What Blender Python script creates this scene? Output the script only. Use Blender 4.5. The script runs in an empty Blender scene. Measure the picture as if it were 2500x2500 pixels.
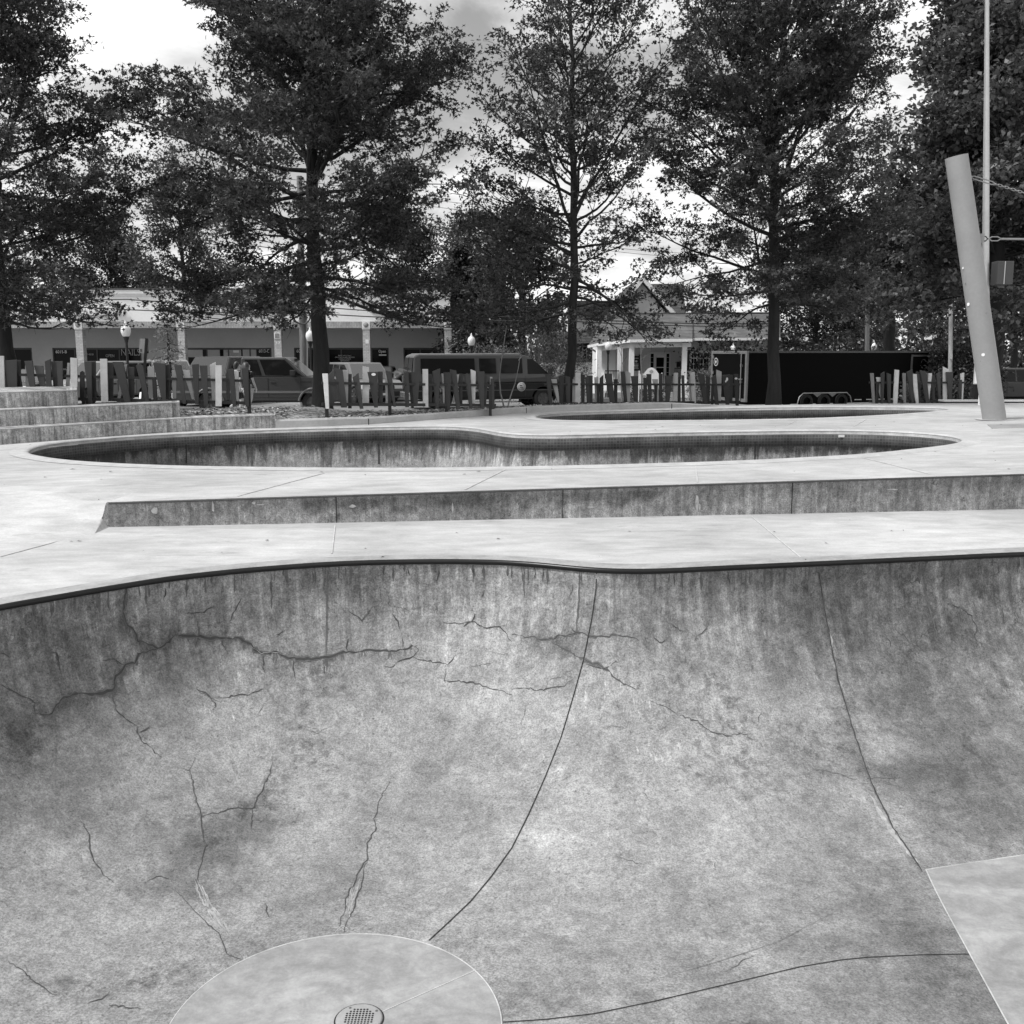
import bpy, math, random
import numpy as np
from mathutils import Vector, Matrix
from mathutils.geometry import delaunay_2d_cdt
from mathutils.bvhtree import BVHTree

R = math.radians
S = bpy.context.scene
COL = S.collection
random.seed(7)
EYE = 1.7
PITCH = R(8.96)
CP, SP = math.cos(PITCH), math.sin(PITCH)

# ---------------------------------------------------------------- survey helpers
def ray(px, py):
    u = (px - 1250) / 2500.0
    v = (1250 - py) / 2500.0
    return Vector((u, CP + v * SP, -SP + v * CP))

def P(px, py, Y):
    d = ray(px, py)
    t = Y / d.y
    return Vector((d.x * t, Y, EYE + d.z * t))

def zu(x):
    return min(0.46, max(0.17, 0.305 + 0.0149 * x))

def G(px, py, zf=0.0):
    d = ray(px, py)
    z = zf if not callable(zf) else 0.3
    for _ in range(8):
        t = (z - EYE) / d.z
        if not callable(zf):
            break
        z = zf(d.x * t)
    return Vector((d.x * t, d.y * t, z))

# ---------------------------------------------------------------- materials
MATS = {}
def nodes_of(name):
    m = bpy.data.materials.new(name)
    m.use_nodes = True
    nt = m.node_tree
    b = nt.nodes['Principled BSDF']
    return m, nt, b

def N(nt, kind, **kw):
    n = nt.nodes.new(kind)
    for k, v in kw.items():
        if k.startswith('i_'):
            key = k[2:].replace('_', ' ')
            n.inputs[key].default_value = v
        else:
            setattr(n, k, v)
    return n

def math_n(nt, op, a, b=None, c=None, clamp=False):
    n = nt.nodes.new('ShaderNodeMath')
    n.operation = op
    n.use_clamp = clamp
    for i, v in enumerate((a, b, c)):
        if v is None:
            continue
        if isinstance(v, (int, float)):
            n.inputs[i].default_value = v
        else:
            nt.links.new(v, n.inputs[i])
    return n.outputs[0]

def maprange(nt, v, a, b, c, d, smooth=False):
    n = nt.nodes.new('ShaderNodeMapRange')
    if smooth:
        n.interpolation_type = 'SMOOTHSTEP'
    nt.links.new(v, n.inputs[0])
    for i, x in enumerate((a, b, c, d)):
        n.inputs[i + 1].default_value = x
    return n.outputs[0]

def position(nt):
    return nt.nodes.new('ShaderNodeNewGeometry').outputs['Position']

def scaled(nt, vec, s):
    n = nt.nodes.new('ShaderNodeVectorMath')
    n.operation = 'MULTIPLY'
    nt.links.new(vec, n.inputs[0])
    n.inputs[1].default_value = s
    return n.outputs[0]

def noise(nt, vec, scale, detail=4, rough=.55, dist=0.0):
    n = nt.nodes.new('ShaderNodeTexNoise')
    nt.links.new(vec, n.inputs['Vector'])
    n.inputs['Scale'].default_value = scale
    n.inputs['Detail'].default_value = detail
    n.inputs['Roughness'].default_value = rough
    n.inputs['Distortion'].default_value = dist
    return n.outputs['Fac']

def bump(nt, b, h, strength, dist=.01):
    n = nt.nodes.new('ShaderNodeBump')
    n.inputs['Strength'].default_value = strength
    n.inputs['Distance'].default_value = dist
    nt.links.new(h, n.inputs['Height'])
    nt.links.new(n.outputs[0], b.inputs['Normal'])

def setval(nt, b, val):
    c = nt.nodes.new('ShaderNodeCombineColor')
    for i in range(3):
        nt.links.new(val, c.inputs[i])
    nt.links.new(c.outputs[0], b.inputs['Base Color'])

def grey(v, rough=.6, var=.12, scale=4.0, bmp=0.0, metal=0.0, spec=.5, name=None, coat=0.0):
    key = (v, rough, var, scale, bmp, metal, spec, name, coat)
    if key in MATS:
        return MATS[key]
    m, nt, b = nodes_of(name or 'grey_%03d' % int(v * 1000))
    b.inputs['Roughness'].default_value = rough
    b.inputs['Metallic'].default_value = metal
    b.inputs['Specular IOR Level'].default_value = spec
    b.inputs['Coat Weight'].default_value = coat
    if var > 0:
        p = position(nt)
        n1 = noise(nt, p, scale, 5, .6)
        n2 = noise(nt, p, scale * 9, 3, .6)
        f = math_n(nt, 'ADD', math_n(nt, 'MULTIPLY', n1, .65), math_n(nt, 'MULTIPLY', n2, .35))
        setval(nt, b, maprange(nt, f, .3, .7, v * (1 - var), v * (1 + var)))
        if bmp:
            bump(nt, b, f, bmp)
    else:
        b.inputs['Base Color'].default_value = (v, v, v, 1)
    MATS[key] = m
    return m

def emission_free_glass(v=.02, ior=1.5, rough=.04, name='glass'):
    key = ('glass', v, ior, rough)
    if key in MATS:
        return MATS[key]
    m, nt, b = nodes_of(name)
    b.inputs['Base Color'].default_value = (v, v, v, 1)
    b.inputs['Roughness'].default_value = rough
    b.inputs['IOR'].default_value = ior
    if ior < 2: b.inputs['Specular IOR Level'].default_value = .1
    MATS[key] = m
    return m

def brick(name, v1, v2, vm, bw, bh, mort=.012, vertical=False, var=.25):
    if name in MATS:
        return MATS[name]
    m, nt, b = nodes_of(name)
    p = position(nt)
    sep = nt.nodes.new('ShaderNodeSeparateXYZ')
    nt.links.new(p, sep.inputs[0])
    cmb = nt.nodes.new('ShaderNodeCombineXYZ')
    xy = math_n(nt, 'ADD', sep.outputs[0], sep.outputs[1])
    nt.links.new(sep.outputs[2] if vertical else xy, cmb.inputs[0])
    nt.links.new(xy if vertical else sep.outputs[2], cmb.inputs[1])
    t = nt.nodes.new('ShaderNodeTexBrick')
    nt.links.new(cmb.outputs[0], t.inputs['Vector'])
    t.inputs['Scale'].default_value = 1
    t.inputs['Brick Width'].default_value = bw
    t.inputs['Row Height'].default_value = bh
    t.inputs['Mortar Size'].default_value = mort
    t.inputs['Color1'].default_value = (v1, v1, v1, 1)
    t.inputs['Color2'].default_value = (v2, v2, v2, 1)
    t.inputs['Mortar'].default_value = (vm, vm, vm, 1)
    n1 = noise(nt, p, 3, 5, .7)
    bw_ = nt.nodes.new('ShaderNodeRGBToBW')
    nt.links.new(t.outputs['Color'], bw_.inputs[0])
    setval(nt, b, math_n(nt, 'MULTIPLY', bw_.outputs[0], maprange(nt, n1, .3, .7, 1 - var, 1 + var)))
    b.inputs['Roughness'].default_value = .85
    MATS[name] = m
    return m

def deck_material():
    m, nt, b = nodes_of('deck_concrete')
    p = position(nt)
    a = noise(nt, p, .35, 5, .6, .6)
    c = noise(nt, scaled(nt, p, (1.0, 2.2, 1)), 2.2, 6, .68, .3)
    d = noise(nt, p, 40, 4, .7)
    e = noise(nt, p, 160, 2, .6)
    v = math_n(nt, 'MULTIPLY', maprange(nt, a, .34, .66, .385, .56), maprange(nt, c, .34, .66, .82, 1.12))
    v = math_n(nt, 'MULTIPLY', v, maprange(nt, d, .36, .66, .92, 1.05))
    v = math_n(nt, 'MULTIPLY', v, maprange(nt, e, .3, .7, .95, 1.05))
    # dark tyre-like scuffs, sparse
    sc = noise(nt, scaled(nt, p, (.7, 5.0, 1)), 1.3, 5, .72, 1.2)
    v = math_n(nt, 'MULTIPLY', v, maprange(nt, sc, .57, .70, 1.0, .74, True))
    setval(nt, b, v)
    b.inputs['Roughness'].default_value = .75
    b.inputs['Specular IOR Level'].default_value = .3
    bump(nt, b, d, .08, .004)
    return m

def wall_material(name, base, streak=.5, drip=0.0, web=True):
    """weathered shotcrete: blotches, drip streaks running down from the coping, hairline crack web"""
    m, nt, b = nodes_of(name)
    p = position(nt)
    uv = nt.nodes.new('ShaderNodeUVMap')
    uv.uv_map = 'wall'
    uvv = uv.outputs[0]
    sep = nt.nodes.new('ShaderNodeSeparateXYZ')
    nt.links.new(uvv, sep.inputs[0])
    a = noise(nt, p, .8, 4, .55, .6)
    c = noise(nt, p, 4.2, 6, .74, .5)
    c2 = noise(nt, scaled(nt, uvv, (10, 6.5, 1)), 1, 6, .76, .5)
    c3_ = noise(nt, p, 21, 4, .8, .2)
    d = noise(nt, p, 75, 2, .8)
    v = math_n(nt, 'MULTIPLY', maprange(nt, a, .32, .68, base * .74, base * 1.22), maprange(nt, c, .38, .62, .85, 1.15))
    up_ = maprange(nt, sep.outputs[1], .3, 1.5, 1, 0, True)
    k0 = math_n(nt, 'MULTIPLY', maprange(nt, c2, .38, .62, -.26, .26), up_)
    v = math_n(nt, 'MULTIPLY', v, math_n(nt, 'ADD', k0, 1.0))
    c4_ = noise(nt, scaled(nt, p, (1, 1, 1.6)), 9, 5, .76, .5)
    v = math_n(nt, 'MULTIPLY', v, maprange(nt, c4_, .36, .64, .88, 1.12))
    v = math_n(nt, 'MULTIPLY', v, maprange(nt, c3_, .38, .62, .85, 1.15))
    v = math_n(nt, 'MULTIPLY', v, maprange(nt, d, .37, .63, .72, 1.24))
    # pitted pepper spots
    sp = noise(nt, p, 34, 3, .8, .4)
    v = math_n(nt, 'MULTIPLY', v, maprange(nt, sp, .585, .66, 1.0, .58))
    spatch = noise(nt, p, 1.6, 3, .5)
    lf = math_n(nt, 'MULTIPLY', maprange(nt, noise(nt, scaled(nt, uvv, (24, 6, 1)), 1, 5, .78, .3), .56, .66, 0, .75),
                math_n(nt, 'MULTIPLY', maprange(nt, spatch, .45, .65, 0, 1, True), maprange(nt, sep.outputs[1], 1.2, 2.6, 1, 0, True)))
    v = math_n(nt, 'MULTIPLY', v, math_n(nt, 'ADD', lf, 1.0))
    # dark growth that collects in patches
    gp = maprange(nt, noise(nt, p, .9, 4, .6, 1.0), .52, .66, 0, 1, True)
    gm = maprange(nt, noise(nt, p, 11, 5, .8, .3), .46, .60, 0, 1)
    v = math_n(nt, 'MULTIPLY', v, math_n(nt, 'SUBTRACT', 1.0, math_n(nt, 'MULTIPLY', math_n(nt, 'MULTIPLY', gp, gm), .45)))
    # drip streaks
    st = noise(nt, scaled(nt, uvv, (11, .55, 1)), 1, 5, .75, .15)
    st2 = noise(nt, scaled(nt, uvv, (3.2, .25, 1)), 1, 5, .6, .2)
    fade = maprange(nt, sep.outputs[1], .05, 1.5, 1, 0, True)
    k = math_n(nt, 'MULTIPLY', maprange(nt, st, .50, .66, 0, streak), fade)
    k2 = math_n(nt, 'MULTIPLY', maprange(nt, st2, .54, .72, 0, streak * .7), fade)
    v = math_n(nt, 'MULTIPLY', v, math_n(nt, 'SUBTRACT', 1.0, k))
    v = math_n(nt, 'MULTIPLY', v, math_n(nt, 'SUBTRACT', 1.0, k2))
    ls = math_n(nt, 'MULTIPLY', maprange(nt, st, .46, .34, 0, .55), fade)
    v = math_n(nt, 'MULTIPLY', v, math_n(nt, 'ADD', 1.0, ls))
    if drip:
        dn = noise(nt, scaled(nt, uvv, (4.5, .35, 1)), 1, 8, .72, .1)
        dw = noise(nt, scaled(nt, uvv, (.45, .01, 1)), 1, 3, .6, 0)
        reach = math_n(nt, 'ADD', maprange(nt, dn, .38, .66, -.05, .55), maprange(nt, dw, .35, .65, -.22, .22))
        dm_ = maprange(nt, math_n(nt, 'SUBTRACT', reach, math_n(nt, 'SUBTRACT', sep.outputs[1], .27)), -.02, .06, 0, drip)
        v = math_n(nt, 'MULTIPLY', v, math_n(nt, 'SUBTRACT', 1.0, dm_))
    if web:
        wv = nt.nodes.new('ShaderNodeVectorMath')
        wv.operation = 'ADD'
        wn = nt.nodes.new('ShaderNodeTexNoise')
        nt.links.new(p, wn.inputs['Vector'])
        wn.inputs['Scale'].default_value = 5
        wn.inputs['Detail'].default_value = 6
        nt.links.new(scaled(nt, wn.outputs['Color'], (.5, .5, .5)), wv.inputs[1])
        nt.links.new(p, wv.inputs[0])
        vo = nt.nodes.new('ShaderNodeTexVoronoi')
        vo.feature = 'DISTANCE_TO_EDGE'
        vo.inputs['Scale'].default_value = 3.2
        nt.links.new(wv.outputs[0], vo.inputs['Vector'])
        line = maprange(nt, vo.outputs['Distance'], .006, .02, 1, 0)
        patch = maprange(nt, noise(nt, p, 1.5, 3, .6, .5), .56, .64, 0, 1)
        fade2 = maprange(nt, sep.outputs[1], .5, 1.6, 1, .12, True)
        w = math_n(nt, 'MULTIPLY', math_n(nt, 'MULTIPLY', line, patch), math_n(nt, 'MULTIPLY', fade2, .5))
        v = math_n(nt, 'MULTIPLY', v, math_n(nt, 'SUBTRACT', 1.0, w))
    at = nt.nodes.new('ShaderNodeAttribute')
    at.attribute_name = 'stain_shade'
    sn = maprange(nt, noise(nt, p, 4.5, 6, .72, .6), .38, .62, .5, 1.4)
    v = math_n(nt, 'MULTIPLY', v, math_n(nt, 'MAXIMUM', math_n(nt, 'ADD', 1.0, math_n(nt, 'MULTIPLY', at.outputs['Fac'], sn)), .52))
    v = math_n(nt, 'MINIMUM', math_n(nt, 'MAXIMUM', v, .05), .72)
    setval(nt, b, v)
    b.inputs['Roughness'].default_value = .72
    b.inputs['Specular IOR Level'].default_value = .25
    h = math_n(nt, 'ADD', math_n(nt, 'MULTIPLY', c2, .7), math_n(nt, 'MULTIPLY', d, .3))
    bump(nt, b, h, .25, .012)
    return m

def leaf_material(name, v, trans=.35):
    m, nt, b = nodes_of(name)
    g = nt.nodes.new('ShaderNodeNewGeometry')
    n1 = noise(nt, g.outputs['Position'], .9, 3, .6)
    r = maprange(nt, g.outputs['Random Per Island'], 0, 1, .45, 1.75)
    val = math_n(nt, 'MULTIPLY', math_n(nt, 'MULTIPLY', r, maprange(nt, n1, .3, .7, .7, 1.35)), v)
    c = nt.nodes.new('ShaderNodeCombineColor')
    for i in range(3):
        nt.links.new(val, c.inputs[i])
    nt.links.new(c.outputs[0], b.inputs['Base Color'])
    b.inputs['Roughness'].default_value = .42
    b.inputs['Specular IOR Level'].default_value = .5
    t = nt.nodes.new('ShaderNodeBsdfTranslucent')
    nt.links.new(c.outputs[0], t.inputs[0])
    mx = nt.nodes.new('ShaderNodeMixShader')
    mx.inputs[0].default_value = trans
    nt.links.new(b.outputs[0], mx.inputs[1])
    nt.links.new(t.outputs[0], mx.inputs[2])
    nt.links.new(mx.outputs[0], nt.nodes['Material Output'].inputs[0])
    return m

def bark_material(name, v):
    m, nt, b = nodes_of(name)
    p = position(nt)
    n1 = noise(nt, scaled(nt, p, (9, 9, 1.6)), 1, 8, .7, .4)
    setval(nt, b, maprange(nt, n1, .3, .7, v * .55, v * 1.5))
    b.inputs['Roughness'].default_value = .9
    bump(nt, b, n1, .6, .03)
    return m

# ---------------------------------------------------------------- mesh builder
class MB:
    def __init__(s):
        s.v = []; s.f = []; s.m = []; s.sm = []
    def add(s, vs, fs, mat=0, smooth=False):
        o = len(s.v)
        s.v += [tuple(x) for x in vs]
        for f in fs:
            s.f.append([i + o for i in f]); s.m.append(mat); s.sm.append(smooth)
        return s
    def hexa(s, q, mat=0):
        """q: 4 bottom points ccw then the 4 above them"""
        return s.add(q, [(3, 2, 1, 0), (4, 5, 6, 7), (0, 1, 5, 4), (1, 2, 6, 5), (2, 3, 7, 6), (3, 0, 4, 7)], mat)
    def box(s, x0, x1, y0, y1, z0, z1, mat=0):
        return s.hexa([(x0, y0, z0), (x1, y0, z0), (x1, y1, z0), (x0, y1, z0),
                       (x0, y0, z1), (x1, y0, z1), (x1, y1, z1), (x0, y1, z1)], mat)
    def bar(s, a, b, w, h, mat=0, up=(0, 0, 1)):
        a = Vector(a); b = Vector(b); d = (b - a).normalized()
        u = Vector(up)
        if abs(d.dot(u)) > .95: u = Vector((0, 1, 0))
        x = d.cross(u).normalized(); y = x.cross(d).normalized()
        x *= w / 2; y *= h / 2
        return s.hexa([a - x - y, a + x - y, b + x - y, b - x - y, a - x + y, a + x + y, b + x + y, b - x + y], mat)
    def quad(s, a, b, c, d, mat=0):
        return s.add([a, b, c, d], [(0, 1, 2, 3)], mat)
    def tube(s, pts, rad, n=8, mat=0, smooth=True, cap=True):
        pts = [Vector(p) for p in pts]
        if isinstance(rad, (int, float)): rad = [rad] * len(pts)
        vs = []; fs = []
        ref = None
        for i, p in enumerate(pts):
            t = (pts[min(i + 1, len(pts) - 1)] - pts[max(i - 1, 0)]).normalized()
            if ref is None:
                ref = Vector((0, 0, 1)) if abs(t.z) < .9 else Vector((1, 0, 0))
            x = t.cross(ref).normalized(); y = x.cross(t).normalized(); ref = y
            for k in range(n):
                a = 2 * math.pi * k / n
                vs.append(p + (x * math.cos(a) + y * math.sin(a)) * rad[i])
        for i in range(len(pts) - 1):
            for k in range(n):
                k2 = (k + 1) % n
                fs.append((i * n + k, i * n + k2, (i + 1) * n + k2, (i + 1) * n + k))
        s.add(vs, fs, mat, smooth)
        if cap:
            s.add(vs[:n], [tuple(range(n))], mat); s.add(vs[-n:], [tuple(range(n))[::-1]], mat)
        return s
    def lathe(s, prof, c=(0, 0, 0), n=20, mat=0, axis='z', smooth=True):
        vs = []; fs = []
        for r, h in prof:
            for k in range(n):
                a = 2 * math.pi * k / n
                x, y = r * math.cos(a), r * math.sin(a)
                q = (x, y, h) if axis == 'z' else (x, h, y)
                vs.append((q[0] + c[0], q[1] + c[1], q[2] + c[2]))
        for i in range(len(prof) - 1):
            for k in range(n):
                k2 = (k + 1) % n
                fs.append((i * n + k, i * n + k2, (i + 1) * n + k2, (i + 1) * n + k))
        return s.add(vs, fs, mat, smooth)
    def prism(s, poly, f0, f1, mat=0):
        """poly: 2D points; f0 and f1 map them to the two end faces"""
        n = len(poly)
        a = [f0(*p) for p in poly]; b = [f1(*p) for p in poly]
        s.add(a + b, [tuple(range(n))[::-1], tuple(range(n, 2 * n))] +
              [(i, (i + 1) % n, n + (i + 1) % n, n + i) for i in range(n)], mat)
        return s
    def build(s, name, mats, parent=None, origin=None, bevel=0, fixnormals=True):
        me = bpy.data.meshes.new(name)
        o = origin
        if o is None and parent is not None and parent.get('world_base'):
            o = BASE[parent.name]
        vs = s.v if o is None else [(a - o[0], b - o[1], c - o[2]) for a, b, c in s.v]
        me.from_pydata(vs, [], s.f)
        if not isinstance(mats, (list, tuple)): mats = [mats]
        for m in mats: me.materials.append(m)
        me.polygons.foreach_set('material_index', s.m)
        me.polygons.foreach_set('use_smooth', s.sm)
        me.update()
        if fixnormals:
            import bmesh
            bm = bmesh.new(); bm.from_mesh(me)
            bmesh.ops.recalc_face_normals(bm, faces=bm.faces)
            bm.to_mesh(me); bm.free()
        ob = bpy.data.objects.new(name, me)
        COL.objects.link(ob)
        if parent is not None:
            ob.parent = parent
            if parent.get('world_base'):
                ob['world_base'] = 1
                BASE[ob.name] = BASE[parent.name]
        elif o is not None:
            ob.location = o
        if bevel:
            bv = ob.modifiers.new('bevel', 'BEVEL')
            bv.width = bevel; bv.segments = 2; bv.limit_method = 'ANGLE'; bv.angle_limit = R(35)
        return ob

BASE = {}
def tag(o, label, cat, group=None):
    o['label'] = label; o['category'] = cat
    if group: o['group'] = group
    return o

def thing(name, label, cat, loc=(0, 0, 0), rz=0.0, group=None, world=True):
    """an Empty at the base of a thing; world=True: its parts are given in world coordinates"""
    o = bpy.data.objects.new(name, None)
    COL.objects.link(o)
    o.empty_display_size = .2
    o.location = loc
    o.rotation_euler = (0, 0, rz)
    tag(o, label, cat, group)
    if world:
        o['world_base'] = 1
        BASE[o.name] = tuple(loc)
    return o

def structure(o):
    o['kind'] = 'structure'
    return o

def text_mesh(name, body, mat, parent, org, ux, uy, width, height=None, extrude=.0, bold=0.0, align='CENTER'):
    cu = bpy.data.curves.new(name, 'FONT')
    cu.body = body; cu.size = 1; cu.align_x = align; cu.align_y = 'CENTER'
    cu.extrude = extrude; cu.offset = bold; cu.resolution_u = 3
    ob = bpy.data.objects.new(name, cu)
    COL.objects.link(ob)
    dg = bpy.context.evaluated_depsgraph_get()
    me = bpy.data.meshes.new_from_object(ob.evaluated_get(dg))
    bpy.data.objects.remove(ob)
    xs = [v.co.x for v in me.vertices]; ys = [v.co.y for v in me.vertices]
    w = max(xs) - min(xs); h = max(ys) - min(ys)
    sx = width / w
    sy = sx if height is None else height / h
    cx = (max(xs) + min(xs)) / 2; cy = (max(ys) + min(ys)) / 2
    ux = Vector(ux).normalized(); uy = Vector(uy).normalized(); un = ux.cross(uy)
    o = BASE[parent.name] if parent is not None and parent.get('world_base') else (0, 0, 0)
    for v in me.vertices:
        q = Vector(org) + ux * (v.co.x - cx) * sx + uy * (v.co.y - cy) * sy + un * v.co.z
        v.co = q - Vector(o)
    me.materials.clear(); me.materials.append(mat)
    t = bpy.data.objects.new(name, me)
    COL.objects.link(t)
    if parent is not None:
        t.parent = parent
        if parent.get('world_base'):
            t['world_base'] = 1; BASE[t.name] = BASE[parent.name]
    return t

def smooth_closed(pts, step=.06, it=6):
    """closed Catmull-Rom through plan points, resampled evenly and relaxed"""
    n = len(pts); out = []
    for i in range(n):
        p0, p1, p2, p3 = (np.array(pts[(i + k) % n][:2], float) for k in (-1, 0, 1, 2))
        for t in np.linspace(0, 1, 24, endpoint=False):
            out.append(.5 * ((2 * p1) + (-p0 + p2) * t + (2 * p0 - 5 * p1 + 4 * p2 - p3) * t ** 2 + (-p0 + 3 * p1 - 3 * p2 + p3) * t ** 3))
    a = np.array(out)
    def resample(a):
        b = np.vstack([a, a[:1]])
        d = np.concatenate([[0], np.cumsum(np.linalg.norm(np.diff(b, axis=0), axis=1))])
        m = int(d[-1] / step)
        s = np.linspace(0, d[-1], m, endpoint=False)
        return np.stack([np.interp(s, d, b[:, 0]), np.interp(s, d, b[:, 1])], 1)
    a = resample(a)
    for _ in range(it):
        a = .25 * np.roll(a, 1, 0) + .5 * a + .25 * np.roll(a, -1, 0)
    a = resample(a)
    area = .5 * np.sum(a[:, 0] * np.roll(a[:, 1], -1) - np.roll(a[:, 0], -1) * a[:, 1])
    return a if area > 0 else a[::-1]

def inside(poly, x, y):
    c = False
    n = len(poly)
    j = n - 1
    for i in range(n):
        xi, yi = poly[i]; xj, yj = poly[j]
        if (yi > y) != (yj > y) and x < (xj - xi) * (y - yi) / (yj - yi) + xi:
            c = not c
        j = i
    return c

def inside_np(poly, q):
    poly = np.asarray(poly); x, y = q[:, 0], q[:, 1]
    c = np.zeros(len(q), bool)
    xj, yj = poly[-1]
    for xi, yi in poly:
        if yi != yj:
            m = ((yi > y) != (yj > y)) & (x < (xj - xi) * (y - yi) / (yj - yi) + xi)
            c ^= m
        xj, yj = xi, yi
    return c

def fill(outer, holes, grid=.5, extra=None):
    """triangulate a plan polygon with holes and an inner grid of points -> 2D verts, tris"""
    pts = []; edges = []
    for loop in [outer] + list(holes):
        o = len(pts)
        pts += [tuple(p) for p in loop]
        edges += [(o + i, o + (i + 1) % len(loop)) for i in range(len(loop))]
    a = np.array(outer)
    gx, gy = np.meshgrid(np.arange(a[:, 0].min(), a[:, 0].max(), grid), np.arange(a[:, 1].min(), a[:, 1].max(), grid))
    q = np.stack([gx.ravel(), gy.ravel()], 1) + np.random.RandomState(1).uniform(-.01, .01, (gx.size, 2))
    if extra is not None: q = np.vstack([q, extra])
    keep = inside_np(outer, q)
    for h in holes: keep &= ~inside_np(h, q)
    allp = np.array(pts)
    q = q[keep]
    ok = np.array([np.min(np.abs(allp - p).sum(1)) > grid * .35 for p in q]) if len(q) else np.zeros(0, bool)
    q = q[ok] if len(q) else q
    pts += [tuple(p) for p in q]
    r = delaunay_2d_cdt([Vector(p) for p in pts], edges, [], 0, 1e-5)
    V = np.array([(v.x, v.y) for v in r[0]]); F = np.array([f for f in r[2] if len(f) == 3])
    c = V[F].mean(1)
    keep = inside_np(outer, c)
    for h in holes: keep &= ~inside_np(h, c)
    F = F[keep]
    t = V[F]
    ar = (t[:, 1, 0] - t[:, 0, 0]) * (t[:, 2, 1] - t[:, 0, 1]) - (t[:, 2, 0] - t[:, 0, 0]) * (t[:, 1, 1] - t[:, 0, 1])
    F[ar < 0] = F[ar < 0][:, ::-1]
    return V, F[np.abs(ar) > 1e-9]

def merge_into(ob, mb, mats):
    """marks that lie on a surface become faces of that surface's own mesh"""
    import bmesh
    o = len(ob.data.materials)
    for m in mats: ob.data.materials.append(m)
    base = ob.get('world_base') and BASE[ob.name] or (0, 0, 0)
    me = bpy.data.meshes.new('marks')
    me.from_pydata([(a - base[0], b - base[1], c - base[2]) for a, b, c in mb.v], [], mb.f)
    me.polygons.foreach_set('material_index', [k + o for k in mb.m])
    bm = bmesh.new(); bm.from_mesh(ob.data); bm.from_mesh(me)
    bm.to_mesh(ob.data); bm.free()
    bpy.data.meshes.remove(me)

# ================================================================ THE SKATE PARK
M_DECK = deck_material()
M_WALL = wall_material('bowl_concrete', .285, .40)
M_POOL = wall_material('pool_concrete', .29, .5, drip=.55, web=False)
M_RISER = wall_material('ledge_concrete', .25, .4)
M_CRACK = grey(.055, .9, .35, 20, name='crack')
M_CRACK2 = grey(.125, .9, .5, 14, name='crack_halo')
M_EFFLO = grey(.36, .9, .45, 22, name='lime_bloom')
M_JOINT = grey(.02, .9, .1, name='open_joint')
M_JLITE = grey(.50, .8, .35, 9, name='sealed_joint')
M_COPE = grey(.016, .32, .3, 3, metal=.3, name='worn_steel_coping')
M_PAD = None

def pad_material():
    m, nt, b = nodes_of('floor_concrete')
    p = position(nt)
    a = noise(nt, scaled(nt, p, (1, 1.6, 1)), 1.7, 7, .68, .8)
    c = noise(nt, p, 9, 7, .7, .3)
    d = noise(nt, p, 60, 5, .75)
    v = math_n(nt, 'MULTIPLY', maprange(nt, a, .36, .64, .25, .39), maprange(nt, c, .36, .64, .84, 1.14))
    v = math_n(nt, 'MULTIPLY', v, maprange(nt, d, .3, .7, .9, 1.08))
    setval(nt, b, v)
    b.inputs['Roughness'].default_value = .7
    bump(nt, b, c, .1, .005)
    return m
M_PAD = pad_material()

# riser line across the park
ra, rb = G(270, 1287), G(2500, 1243)
def yr(x): return ra.y + (rb.y - ra.y) * (x - ra.x) / (rb.x - ra.x)
XL = ra.x - .05
def sstep(t):
    t = min(1, max(0, t)); return t * t * (3 - 2 * t)
def ramp_w(x): return sstep((XL + .03 - x) / .06)
def z_low(x, y): return ramp_w(x) * zu(x) * sstep((y - (yr(x) - .9)) / 2.2)
def z_up(x, y):
    w = ramp_w(x)
    return zu(x) * (1 - w) + w * zu(x) * sstep((y - (yr(x) - .9)) / 2.2)

# outer boundary of the upper deck (foot of the terrace, the kerb, the far edge)
bpx = [(0, 1086), (97, 1078), (194, 1070.5), (388, 1056.5), (530, 1049.5), (673, 1044.5), (800, 1040.5), (897, 1036), (1000, 1029), (1100, 1021.5), (1206, 1013), (1320, 1005.5),
       (1412, 1002.5), (1500, 1000), (1640, 995.5), (1756, 991.5), (1900, 988.5), (2100, 985.5), (2300, 984.5), (2500, 984)]
KA, KB_ = 5, 15
bnd = [G(a, b, zu) for a, b in bpx]
sl = (bnd[1].y - bnd[0].y) / (bnd[1].x - bnd[0].x) * .7
b0 = Vector((-22, bnd[0].y + sl * (-22 - bnd[0].x), zu(-22)))
bN = Vector((24, bnd[-1].y + .4, zu(24)))
BND = [b0] + bnd + [bN]
def bnd_pts(step=.3):
    out = []
    for a, b in zip(BND[:-1], BND[1:]):
        n = max(1, int((b - a).length / step))
        out += [a.lerp(b, i / n) for i in range(n)]
    return out + [BND[-1]]
BP = bnd_pts()
def y_bnd(x): return float(np.interp(x, [p.x for p in BND], [p.y for p in BND]))

# ---- plan outlines of the bowls
fp = [(0, 1475), (100, 1458), (200, 1440), (300, 1424), (400, 1408), (500, 1396), (600, 1386), (700, 1378), (800, 1371), (900, 1367), (1000, 1365),
      (1100, 1364.5), (1200, 1366), (1280, 1370), (1350, 1376), (1420, 1383), (1490, 1387.5), (1560, 1388.5), (1640, 1386.5), (1720, 1382.5), (1900, 1374), (2100, 1365), (2300, 1356), (2500, 1347)]
vis = [G(a, b) for a, b in fp]
cc = Vector((-.78, 4.65))
a0 = math.atan2(vis[0].y - cc.y, vis[0].x - cc.x)
r0 = math.hypot(vis[0].y - cc.y, vis[0].x - cc.x)
rest = [(5.6, 8.75), (7.2, 8.7), (8.6, 7.9), (9.3, 6.4), (9.3, 4.4), (8.6, 2.7), (7.2, 1.75), (5.4, 1.5), (3.6, 1.4), (1.8, 1.35), (.4, 1.2)]
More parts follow.
